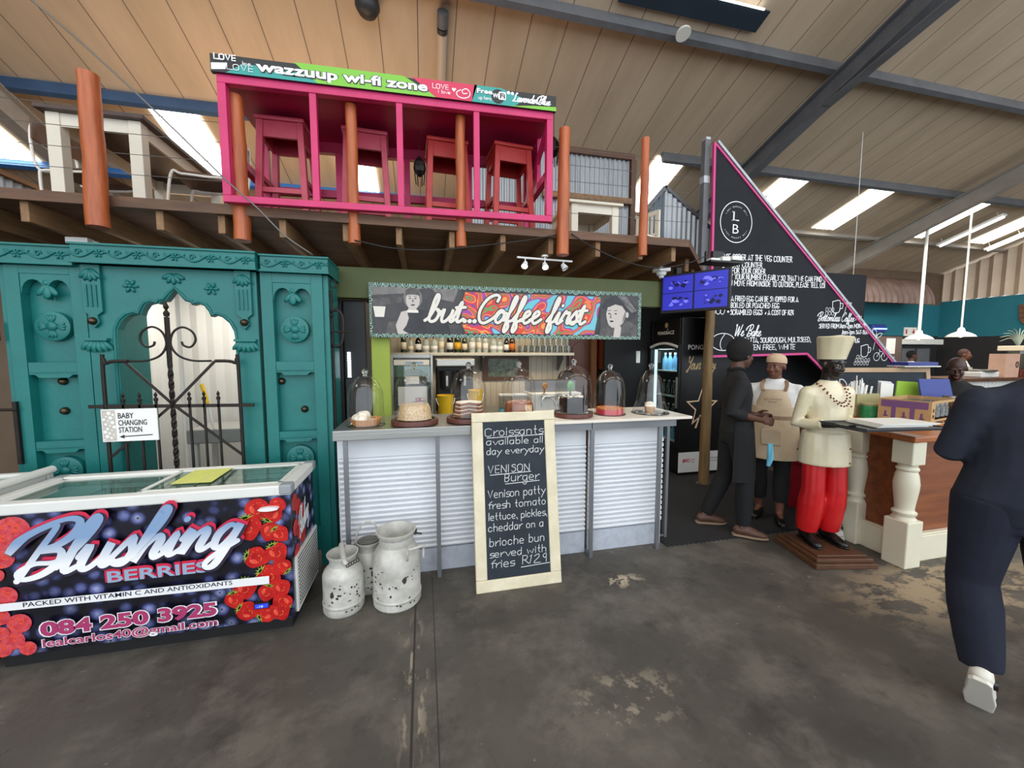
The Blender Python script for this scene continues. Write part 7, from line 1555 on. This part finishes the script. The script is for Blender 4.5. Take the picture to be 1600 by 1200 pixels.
# ================================================================== PEOPLE AND THE CARVED CHEF
mat('skin_dark', (92, 58, 44), .5, var=.1, vs=12); mat('skin_deep', (66, 42, 34), .5, var=.1, vs=12); mat('skin_brown', (116, 74, 56), .5, var=.1, vs=12); mat('hair_black', (18, 16, 16), .85, bump=1.0, bs=160); mat('eye_white', (190, 182, 174), .3); mat('eye_dark', (24, 16, 14), .2); mat('lip_brown', (120, 66, 62), .45)
mat('cloth_black', (22, 22, 24), .85, var=.2, vs=10, bump=.2, bs=30); mat('cloth_black_trouser', (16, 16, 18), .85, var=.2, vs=8); mat('cloth_white', (226, 226, 224), .85, bump=.2, bs=24); mat('cloth_beige', (206, 186, 156), .85, rgb2=(192, 170, 140), vs=8, bump=.25, bs=22); mat('cloth_tan', (150, 122, 98), .8); mat('band_beige', (206, 176, 146), .8, bump=.3, bs=60)
mat('cloth_navy', (26, 30, 44), .9, rgb2=(34, 38, 52), vs=14, bump=.35, bs=16); mat('cloth_navy_trouser', (18, 22, 38), .9, rgb2=(24, 28, 46), vs=10, bump=.25, bs=14); mat('shoe_brown', (96, 66, 52), .55, var=.3, vs=20); mat('shoe_black', (20, 18, 18), .3); mat('shoe_white', (222, 218, 206), .5); mat('sole_tan', (140, 118, 96), .6)
mat('cloth_blue', (110, 186, 212), .8, bump=.2, bs=40)
def euler(yaw=0, pitch=0, roll=0): return Matrix.Rotation(yaw, 4, 'Z') @ Matrix.Rotation(pitch, 4, 'X') @ Matrix.Rotation(roll, 4, 'Y')
def head_geo(b, Mh):
    """a head facing -Y about its centre (eye height); metres for a 1.75 m adult"""
    k = len(b.v); E_ = b.ell
    E_((0, .014, .03), (.077, .096, .095), 20); E_((0, -.018, -.045), (.060, .070, .062), 18); E_((0, -.058, -.098), (.026, .024, .018), 10); E_((0, -.035, -.085), (.046, .045, .028), 12)
    for s in (-1, 1):
        E_((s * .036, -.062, -.030), (.026, .024, .026), 10); E_((s * .03, -.084, .024), (.025, .010, .008), 10); E_((s * .080, .012, -.008), (.010, .020, .032), 10); E_((s * .015, -.098, -.040), (.011, .011, .009), 8)
        E_((s * .031, -.078, .012), (.015, .007, .005), 8); E_((s * .031, -.078, -.006), (.014, .007, .004), 8)
    E_((0, -.092, -.012), (.010, .015, .030), 10); E_((0, -.104, -.036), (.014, .014, .012), 10)
    E_((0, -.089, -.064), (.026, .013, .006), 10); E_((0, -.088, -.074), (.022, .013, .007), 10)
    b.xf(Mh, k)
def hand_geo(b, w, d, n, side, curl=.6, s=1.0):
    w = Vector(w); d = Vector(d).normalized(); n = Vector(n); n = (n - d * n.dot(d)).normalized(); x = d.cross(n)
    R_ = Matrix((x, d, n)).transposed()
    b.ell(w + d * .045 * s, (.040 * s, .052 * s, .017 * s), 12, R_); b.ell(w + d * .0 * s, (.028 * s, .035 * s, .022 * s), 10, R_)
    for i, (o_, L) in enumerate(((-.030, .82), (-.010, 1.0), (.011, .95), (.030, .76))):
        o_ *= side; p = w + (d * .085 + x * o_) * s; pts = [p - d * .02 * s, p]; a = 0.12
        for L_, c_ in ((.040, .45), (.027, .9), (.021, .7)):
            a += c_ * curl * (1 + .08 * i); p = p + (d * math.cos(a) + n * math.sin(a)) * L_ * L * s; pts.append(p)
        b.ring(pts, [.010 * s, .0098 * s, .009 * s, .0082 * s, .0065 * s], n=8)
    p = w + (d * .022 - x * side * .034) * s; t = (d * .62 - x * side * .72 + n * .35).normalized(); t2 = (d * .9 - x * side * .25 + n * .5 * curl).normalized()
    b.ring([p - t * .012 * s, p + t * .028 * s, p + t * .03 * s + t2 * .030 * s, p + t * .03 * s + t2 * .052 * s], [.015 * s, .012 * s, .0105 * s, .008 * s], n=8)
def lerp(a, b_, t): return Vector(a) * (1 - t) + Vector(b_) * t
def figure(name, label, cat, loc, rotz, mats, sc=1.0, J=None, wide=1.0, sleeve=1.0, yaw=0, pitch=0, roll=0, curl=(.6, .6), voxel=.0065, belly=0.0, shirt_hem=.86, group=None, trouser_end=0.0, loose=1.0, shoe_dir=None, hands=None, feet=True):
    """a standing figure in its own frame facing -Y (its left is +X)"""
    r = root(name, label, cat, loc, rotz, group)
    j = dict(pelvis=(0, 0, .95), waist=(0, -.005, 1.08), chest=(0, 0, 1.28), top=(0, .01, 1.43), neck=(0, .012, 1.50), head=(0, -.012, 1.635),
             shL=(.182, .01, 1.385), shR=(-.182, .01, 1.385), elL=(.24, .03, 1.11), elR=(-.24, .03, 1.11), wrL=(.25, -.06, .88), wrR=(-.25, -.06, .88),
             hipL=(.092, 0, .92), hipR=(-.092, 0, .92), knL=(.10, -.02, .50), knR=(-.10, -.02, .50), anL=(.105, .02, .085), anR=(-.105, .02, .085), toL=(.125, -.15, .03), toR=(-.125, -.15, .03))
    if J: j.update(J)
    j = {k: Vector(v) * sc for k, v in j.items()}; q = sc
    def torso(b, g):
        pts = [j['pelvis'] - Vector((0, 0, .09 * q)), j['pelvis'], j['waist'], lerp(j['waist'], j['chest'], .5), j['chest'], lerp(j['chest'], j['top'], .6), j['top'], j['neck']]
        rad = [(.150, .105), (.172 * wide, .118 + belly * .4), (.155 * wide, .110 + belly), (.158 * wide, .112 + belly * .6), (.172 * wide, .120), (.180 * (1 + (wide - 1) * .6), .108), (.135, .082), (.062, .060)]
        b.ring(pts, [(a * q * g, c * q * g) for a, c in rad], n=22, side=(1, 0, 0))
        for s in ('L', 'R'): b.ell(j['sh' + s], (.060 * q * g, .060 * q * g, .060 * q * g), 12); b.ring([lerp(j['neck'], j['sh' + s], .15) - Vector((0, 0, .02 * q)), lerp(j['neck'], j['sh' + s], .6) - Vector((0, 0, .028 * q)), j['sh' + s]], [.052 * q * g, .054 * q * g, .054 * q * g], n=12)
    def arm(b, s, g, t0=0.0, t1=2.0, fat=1.0):
        A_, B_, C_ = j['sh' + s], j['el' + s], j['wr' + s]; pts = []; rad = []
        for t, r_ in ((0, .056), (.35, .051), (.7, .045), (1.0, .043), (1.25, .043), (1.6, .036), (1.9, .028), (2.0, .027)):
            if t0 - 1e-6 <= t <= t1 + 1e-6: pts.append(lerp(A_, B_, t) if t <= 1 else lerp(B_, C_, t - 1)); rad.append(r_ * q * g * fat)
        if t1 not in (0, .35, .7, 1.0, 1.25, 1.6, 1.9, 2.0): pts.append(lerp(A_, B_, t1) if t1 <= 1 else lerp(B_, C_, t1 - 1)); rad.append(.045 * q * g * fat)
        b.ring(pts, rad, n=14)
    def leg(b, s, g, end=1.0, fat=1.0):
        A_, B_, C_ = j['hip' + s], j['kn' + s], j['an' + s]; pts = []; rad = []
        for t, r_ in ((-.12, .095), (0, .094), (.4, .083), (.8, .064), (1.0, .058), (1.3, .057), (1.7, .046), (1.95, .040)):
            if t <= 1 + end: pts.append(lerp(A_, B_, t) if t <= 1 else lerp(B_, C_, t - 1)); rad.append(r_ * q * g * (1 + (fat - 1) * min(1, max(0, (t - .4) / 1.3))))
        b.ring(pts, rad, n=16)
    b = MB(); torso(b, .90); b.ring([j['neck'] - Vector((0, 0, .05 * q)), lerp(j['neck'], j['head'], .35), j['head'] + Vector((0, .02, -.03)) * q], [.062 * q, .054 * q, .056 * q], n=16)
    hm = MB(); Mh = Matrix.Translation(j['head']) @ euler(yaw, pitch, roll) @ Matrix.Scale(q, 4); head_geo(hm, Mh); b.add(hm.v, hm.f)
    for s, sd in (('L', 1), ('R', -1)):
        arm(b, s, .92); leg(b, s, .88)
        d = (j['wr' + s] - j['el' + s]).normalized(); hd = (hands or {}).get(s)
        dd = hd[0] if hd else d; nn = hd[1] if hd else (-sd, -.2, -.3); hand_geo(b, j['wr' + s] + Vector(dd).normalized() * .01, dd, nn, sd, curl[0 if s == 'L' else 1], q * .97)
        b.ring([j['an' + s] + Vector((0, .03, 0)) * q, j['an' + s], lerp(j['an' + s], j['to' + s], .6)], [.036 * q, .036 * q, .026 * q], n=10)
    body = b.build('body', mats['skin'], r, local=True, remesh=voxel)
    b = MB()
    for s in (-1, 1): b.ell((s * .031, -.0745, .003), (.0105, .0095, .0065), 10)
    e = MB(); e.v, e.f, e.m = b.v, b.f, b.m; e.xf(Mh); ey = e.build('eyes', 'eye_white', body, local=True, smooth=True)
    b = MB()
    for s in (-1, 1): b.ell((s * .031, -.0815, .003), (.0052, .004, .0052), 8)
    b.xf(Mh); b.build('iris', 'eye_dark', ey, local=True, smooth=True)
    b = MB(); b.ell((0, -.096, -.064), (.022, .008, .0045), 10); b.ell((0, -.095, -.0735), (.019, .008, .0055), 10); b.xf(Mh); b.build('lips', mats.get('lips', 'lip_brown'), body, local=True, smooth=True)
    b = MB(); torso(b, 1.0 * loose)
    zcut = shirt_hem * q
    for s in ('L', 'R'): arm(b, s, 1.12 * loose, 0, sleeve)
    if shirt_hem < .86: b.ring([(j['pelvis'].x, 0, zcut), (j['pelvis'].x, 0, .9 * q), j['pelvis'] + Vector((0, 0, .08 * q))], [(.212 * q * wide, .17 * q), (.205 * q * wide, .158 * q), (.195 * q * wide, .14 * q)], n=22, side=(1, 0, 0))
    b.build('shirt', mats['shirt'], r, local=True, remesh=.010)
    hk = .82 if shirt_hem < .86 else 1.0
    b = MB(); b.ring([(j['hipL'] + j['hipR']) / 2 - Vector((0, 0, .09 * q)), (j['hipL'] + j['hipR']) / 2 + Vector((0, 0, .04 * q)), j['pelvis'] + Vector((0, 0, .07 * q))], [(.15 * q, .115 * q), (.182 * q * wide * hk, .124 * q * hk), (.165 * q * wide * hk, .115 * q * hk)], n=20, side=(1, 0, 0))
    for s in ('L', 'R'): leg(b, s, 1.1 * loose, 1.0 - trouser_end if trouser_end else .96, mats.get('fat', 1.1))
    b.build('trousers', mats['trousers'], r, local=True, remesh=.010)
    if feet:
        for s in ('L', 'R'):
            a_, t_ = j['an' + s], j['to' + s]; f_ = (t_ - a_); f_.z = 0 if shoe_dir is None else f_.z; L_ = f_.normalized(); upv = Vector((0, 0, 1)) - L_ * L_.z; upv.normalize()
            base = a_ - upv * .05 * q
            pts = [base - L_ * .075 * q + upv * .012, base - L_ * .05 * q + upv * .022 * q, base + L_ * .02 * q + upv * .026 * q, base + L_ * .09 * q + upv * .010 * q, base + L_ * .16 * q - upv * .004 * q, base + L_ * .195 * q - upv * .010 * q]
            b = MB(); b.ring(pts, [(.018 * q, .016 * q), (.036 * q, .040 * q), (.040 * q, .044 * q), (.046 * q, .034 * q), (.040 * q, .024 * q), (.016 * q, .012 * q)], n=14, side=L_.cross(upv)); sh_ = b.build('shoe', mats['shoes'], r, local=True, smooth=True)
            so = []; W_ = L_.cross(upv)
            for t, w_ in ((-.085, .02), (-.07, .034), (0, .038), (.09, .048), (.16, .042), (.20, .018)): so.append((t, w_))
            pl = [(t * q, w_ * q) for t, w_ in so] + [(t * q, -w_ * q) for t, w_ in reversed(so)]
            b = MB(); b.prism(pl, base - upv * .033 * q, L_, W_, .018 * q * (1 if L_.cross(W_).dot(upv) > 0 else -1)); b.build('sole', mats.get('soles', 'shoe_black'), sh_, local=True, bevel=.004)
    return r, j, Mh
def short_hair(r, Mh, m, grow=1.0, front=-.052, afro=0.0):
    b = MB(); k = 0
    b.ell((0, .024, .045 + afro * .4), (.083 + afro, .098 + afro, .092 + afro), 20); b.ell((0, .05, .01), (.074 + afro * .5, .065 + afro, .07), 16)
    b.xf(Mh)
    # keep the hair off the face: pull anything in front of the hairline back
    inv = Mh.inverted()
    for i, p in enumerate(b.v):
        l = inv @ p
        if l.y < front and l.z < .075: l.y = front + (l.y - front) * .15; b.v[i] = Mh @ l
    return b.build('hair', m, r, local=True, remesh=.008)
def wrap(b, rings, a0, a1, n=18, th=.006):
    """a cloth panel wrapped round the front: rings of (z, rx, ry, cy); angles from -Y"""
    vs = []; fs = []
    for z, rx, ry, cy in rings:
        for i in range(n + 1):
            a = a0 + (a1 - a0) * i / n; vs.append((rx * math.sin(a), cy - ry * math.cos(a), z)); vs.append(((rx - th) * math.sin(a), cy - (ry - th) * math.cos(a), z))
    m = len(rings); w = 2 * (n + 1)
    for i in range(m - 1):
        for j in range(n):
            p = i * w + 2 * j; fs += [(p, p + 2, p + 2 + w, p + w), (p + 1, p + 1 + w, p + 3 + w, p + 3)]
    for j in range(n): fs += [(2 * j, 2 * j + 1, 2 * j + 3, 2 * j + 2), ((m - 1) * w + 2 * j, (m - 1) * w + 2 * j + 2, (m - 1) * w + 2 * j + 3, (m - 1) * w + 2 * j + 1)]
    for i in range(m - 1): fs += [(i * w, i * w + w, i * w + w + 1, i * w + 1), (i * w + 2 * n, i * w + 2 * n + 1, i * w + w + 2 * n + 1, i * w + w + 2 * n)]
    return b.add(vs, fs)

# man in black, seen from behind his right shoulder
K = .965
man, j, Mh = figure('person', 'man in black shirt and trousers with back turned, talking to the woman in apron', 'person', (2.68, 2.83, .012), math.radians(62), dict(skin='skin_dark', shirt='cloth_black', trousers='cloth_black_trouser', shoes='shoe_brown', soles='sole_tan', fat=1.25), K,
    dict(elR=(-.24, .10, 1.14), wrR=(-.13, -.16, 1.07), elL=(.25, .05, 1.13), wrL=(.10, -.19, 1.08), anR=(-.11, -.07, .085), toR=(-.13, -.25, .03), knR=(-.11, -.07, .5), anL=(.10, .20, .085), toL=(.13, .04, .03), knL=(.10, .04, .5), head=(.01, -.03, 1.63), hipR=(-.092, -.02, .92)), sleeve=1.45, yaw=.55, curl=(.9, 1.1), hands=dict(R=((.15, -1, -.15), (1, 0, -.3)), L=((-.2, -1, -.1), (-1, 0, -.2))), loose=1.04)
short_hair(man, Mh, 'hair_black', afro=.02, front=-.05)
b = MB(); wrap(b, [(.50, .20, .17, 0), (.7, .195, .165, 0), (.92, .19, .145, 0), (1.02, .175, .135, 0)], -1.9, 1.9); b.build('apron', 'cloth_black_trouser', man, local=True)
b = MB(); b.ring([(.07 * math.cos(t) * .9, .012 + .065 * math.sin(t), 1.455 + .012 * math.cos(2 * t)) for t in [i * PI / 10 for i in range(20)]], .012, n=6, closed=True); b.build('collar', 'cloth_black', man, local=True, smooth=True)
b = MB(); b.prism([(0, 0), (.055, -.005), (.06, -.13), (.045, -.20), (.012, -.195), (.0, -.10)], (2.765, 2.575, .86), (.95, .2, 0), UZ, .018); b.v = [p + Vector((0, .012 * math.sin(p.z * 40), 0)) for p in b.v]
tag(b.build('cloth', 'cloth_blue', bevel=.005), 'light blue cloth hanging from the apron of the man in black', 'cloth')
# woman in a beige apron
wm, j, Mh = figure('person', 'woman in white t-shirt, beige apron and beige headband facing the man in black', 'person', (3.24, 2.97, .012), math.radians(-50), dict(skin='skin_brown', shirt='cloth_white', trousers='cloth_black_trouser', shoes='shoe_black', fat=1.3), .905,
    dict(elL=(.27, .06, 1.15), wrL=(.26, -.04, .92), elR=(-.27, .08, 1.15), wrR=(-.22, .06, .90), shL=(.195, .01, 1.385), shR=(-.195, .01, 1.385), head=(0, -.02, 1.625), anL=(.10, -.05, .085), toL=(.14, -.22, .03), anR=(-.09, .06, .085), toR=(-.12, -.11, .03)), wide=1.22, sleeve=.7, yaw=-.35, pitch=.05, belly=.035, trouser_end=.30, loose=1.03)
b = MB(); b.ell((0, .028, .052), (.085, .1, .082), 18); b.xf(Mh); inv = Mh.inverted()
for i, p in enumerate(b.v):
    l = inv @ p
    if l.y < -.055 and l.z < .055: l.y = -.055; b.v[i] = Mh @ l
b.build('hair', 'hair_black', wm, local=True, smooth=True)
b = MB(); rings = []
for z, g in ((.030, 1.0), (.055, 1.02), (.085, .98), (.112, .80), (.130, .45)): rings.append((z, .086 * g, .106 * g, .016))
vs = []; fs = []; n = 32
for i, (z, rx, ry, cy) in enumerate(rings):
    for k in range(n): a = 2 * PI * k / n; vs.append((rx * math.sin(a), cy - ry * math.cos(a), z + .018 * math.cos(a) * (1 if i < 3 else .4)))
for i in range(len(rings) - 1):
    for k in range(n): fs.append((i * n + k, i * n + (k + 1) % n, (i + 1) * n + (k + 1) % n, (i + 1) * n + k))
fs.append(tuple((len(rings) - 1) * n + k for k in range(n)))
b.add(vs, fs).xf(Mh); b.build('headband', 'band_beige', wm, local=True, smooth=True)
b = MB(); wrap(b, [(.62, .235, .22, 0), (.68, .232, .215, 0), (.80, .225, .205, 0), (.92, .205, .185, -.005), (1.0, .195, .165, -.005), (1.1, .175, .15, -.005)], -1.75, 1.75); wrap(b, [(1.09, .165, .15, -.006), (1.16, .15, .152, -.004), (1.22, .125, .148, -.002), (1.26, .11, .138, 0)], -1.05, 1.05); ap = b.build('apron', 'cloth_beige', wm, local=True, smooth=True, auto=50)
b = MB(); wrap(b, [(.985, .20, .170, -.005), (1.02, .193, .166, -.005)], -2.6, 2.6); b.build('waist_tie', 'cloth_tan', ap, local=True)
b = MB()
for s in (-1, 1): b.ring(smooth_path([(s * .085, -.125, 1.25), (s * .095, -.09, 1.30), (s * .085, -.02, 1.335), (s * .05, .06, 1.345)], 4), [(.016, .005)] * 13, n=8)
b.build('neck_straps', 'cloth_tan', ap, local=True)
b = MB(); b.box(-.075, .075, -.222, -.206, .76, .90); b.build('pocket', 'cloth_beige', ap, local=True, bevel=.004)
b = MB(); b.text('DELI MARKET', (-.07, -.158, 1.165), UX, UZ, .022, fit=.14); b.text('BAKERY', (-.035, -.158, 1.14), UX, UZ, .02, fit=.07); b.build('apron_lettering', 'cloth_tan', ap, local=True)
# carved chef figure
mat('chef_cream', (232, 222, 190), .3, rgb2=(218, 206, 172), vs=3, spec=.5, coat=.3); mat('chef_red', (206, 26, 30), .28, rgb2=(188, 20, 26), vs=4, coat=.4); mat('chef_dark', (40, 30, 26), .35, coat=.2); mat('bead_red', (120, 52, 44), .35)
ch, j, Mh = figure('chef_statue', 'painted wooden chef statue with tall white hat and red trousers holding a tray', 'statue', (3.10, 2.37, .085), math.radians(-12), dict(skin='chef_dark', shirt='chef_cream', trousers='chef_red', shoes='shoe_black', lips='chef_dark', fat=1.9), .875,
    dict(elL=(.24, .06, 1.11), wrL=(.13, -.24, 1.13), elR=(-.24, .05, 1.10), wrR=(-.12, -.24, 1.13), shL=(.18, .01, 1.385), shR=(-.18, .01, 1.385), anL=(.10, .03, .085), toL=(.12, -.13, .03), anR=(-.10, .03, .085), toR=(-.12, -.13, .03), head=(0, -.02, 1.64)), wide=1.0, sleeve=1.7, yaw=.25, pitch=.12, curl=(.25, .25), hands=dict(L=((-.1, -1, .05), (0, 0, 1)), R=((.1, -1, .05), (0, 0, 1))), shirt_hem=.74, belly=.02, loose=1.0)
b = MB(); n = 40; vs = []; fs = []
for z, g in ((.042, .98), (.06, 1.0), (.10, 1.06), (.20, 1.22), (.235, 1.26), (.245, 1.15), (.248, .4)):
    for k in range(n): a = 2 * PI * k / n; pl = 1 + (.022 if k % 4 < 2 else -.012) * (0 if z < .06 else min(1, (z - .05) * 8)); vs.append((.092 * g * pl * math.sin(a), .012 - .108 * g * pl * math.cos(a), z + .012 * math.cos(a)))
for i in range(6):
    for k in range(n): fs.append((i * n + k, i * n + (k + 1) % n, (i + 1) * n + (k + 1) % n, (i + 1) * n + k))
fs.append(tuple(6 * n + k for k in range(n))); fs.append(tuple(range(n - 1, -1, -1)))
b.add(vs, fs).xf(Mh); b.build('chef_hat', 'chef_cream', ch, local=True, smooth=True, auto=40)
b = MB()
for q_ in (1.0, 1.18):
    for i in range(30):
        a = 2 * PI * i / 30; c_ = math.cos(a); b.ell((.085 * math.sin(a) * q_, -.015 - .115 * q_ * max(c_, 0) ** .8 + .045 * max(-c_, 0), 1.275 - (.13 * q_ * max(c_, 0) ** 1.3) + .02 * max(-c_, 0)), .008, 6)
b.build('bead_necklace', 'bead_red', ch, local=True, smooth=True)
b = MB()
for z, y in ((1.12, -.150), (1.0, -.152), (.80, -.168), (.69, -.172)): b.ell((.055, y, z), (.008, .005, .008), 8)
b.build('buttons', 'bead_red', ch, local=True, smooth=True)
b = MB(); b.box(-.235, .235, -.27, .18, -.085, -.045); b.box(-.215, .215, -.25, .16, -.045, -.015); b.box(-.19, .19, -.22, .13, -.015, 0); b.build('stepped_base', 'wood_brown', ch, local=True, bevel=.006)
ty = root('serving_tray', 'dark flat tray held out by the chef statue', 'tray', (3.20, 2.06, 1.085), math.radians(-6))
MB().prism([(-.30, -.15), (.34, -.15), (.36, -.12), (.36, .15), (.33, .18), (-.30, .18), (-.32, .15), (-.32, -.12)], (0, 0, -.012), UX, UY, .014).build('plate', 'dark_grey', ty, bevel=.004, local=True); b = MB(); b.ring([(-.30, -.15, .004), (.34, -.15, .004), (.36, .16, .004), (-.31, .18, .004)], .008, n=6, closed=True); b.build('raised_rim', 'dark_grey', ty, local=True)
bk = root('menu_stack', 'stack of open white menu pages lying on the statue tray', 'paper', (3.23, 2.07, 1.089), math.radians(-8))
for i in range(4): MB().prism([(-.19, -.13), (.21 + .015 * i, -.12), (.24 - .01 * i, .12), (-.16, .13)], (.01 * i, -.004 * i, .003 + i * .007), UX, UY, .006).build('page', 'paper_white', bk, local=True)
# customer in navy at the right edge
cu, j, Mh = figure('person', 'person in navy sweater and trousers walking off at the right edge, seen from behind', 'person', (2.53, 1.10, 0), math.radians(140), dict(skin='skin_dark', shirt='cloth_navy', trousers='cloth_navy_trouser', shoes='shoe_white', soles='shoe_white', fat=1.35), 1.0,
    dict(pelvis=(-.02, 0, .95), waist=(-.04, -.005, 1.08), chest=(-.06, -.01, 1.28), top=(-.08, -.01, 1.43), neck=(-.09, -.02, 1.50), head=(-.11, -.06, 1.63), shL=(.145, .0, 1.385), shR=(-.28, .0, 1.385), elL=(.215, -.02, 1.15), wrL=(.10, -.22, 1.14), elR=(-.36, .0, 1.15), wrR=(-.28, -.2, 1.1),
         hipL=(.085, 0, .92), knL=(.105, -.02, .56), anL=(.095, .09, .185), toL=(.05, .0, .045), hipR=(-.12, 0, .92), knR=(-.17, -.02, .5), anR=(-.19, .02, .085), toR=(-.20, -.15, .03)), wide=1.12, sleeve=1.9, loose=1.14, belly=.03, shoe_dir=1)
short_hair(cu, Mh, 'hair_black')
b = MB(); b.ring([(j_ if False else Vector((.095, .125, .165)) + Vector((-.03, .012, 0)) * t) for t in (-1, 0, 1)], [(.012, .02), (.016, .024), (.012, .02)], n=8); b.build('heel_tab', 'shoe_black', cu, local=True, smooth=True)
# man bent over behind the counter
st, j, Mh = figure('person', 'man with shaved head in black looking down behind the blue tablet', 'person', (5.30, 2.80, 0), math.radians(-60), dict(skin='skin_deep', shirt='cloth_black', trousers='cloth_black_trouser', shoes='shoe_black'), .89, dict(elL=(.25, -.02, 1.14), wrL=(.12, -.22, 1.12), elR=(-.25, -.02, 1.14), wrR=(-.12, -.22, 1.12), head=(0, -.06, 1.63)), pitch=.38, sleeve=1.6)
# staff behind the far counter
fw2, j, Mh = figure('person', 'distant woman in white apron and dark cap behind the far counter', 'person', (11.80, 6.12, 0), math.radians(27), dict(skin='skin_brown', shirt='cloth_white', trousers='cloth_black_trouser', shoes='shoe_black'), .965, dict(), wide=1.1, sleeve=.8, voxel=.012)
short_hair(fw2, Mh, mat('cap_brown', (70, 44, 38), .8)); b = MB(); wrap(b, [(.62, .22, .19, 0), (1.0, .19, .15, 0), (1.3, .15, .135, 0)], -1.3, 1.3); b.build('apron', 'label_cream', fw2, local=True)
fm2, j, Mh = figure('person', 'distant person in white top mostly hidden behind the sloping sign edge', 'person', (11.35, 6.80, 0), math.radians(60), dict(skin='skin_dark', shirt='cloth_white', trousers='cloth_black_trouser', shoes='shoe_black'), .95, dict(), sleeve=.8, voxel=.012)
short_hair(fm2, Mh, 'hair_black')
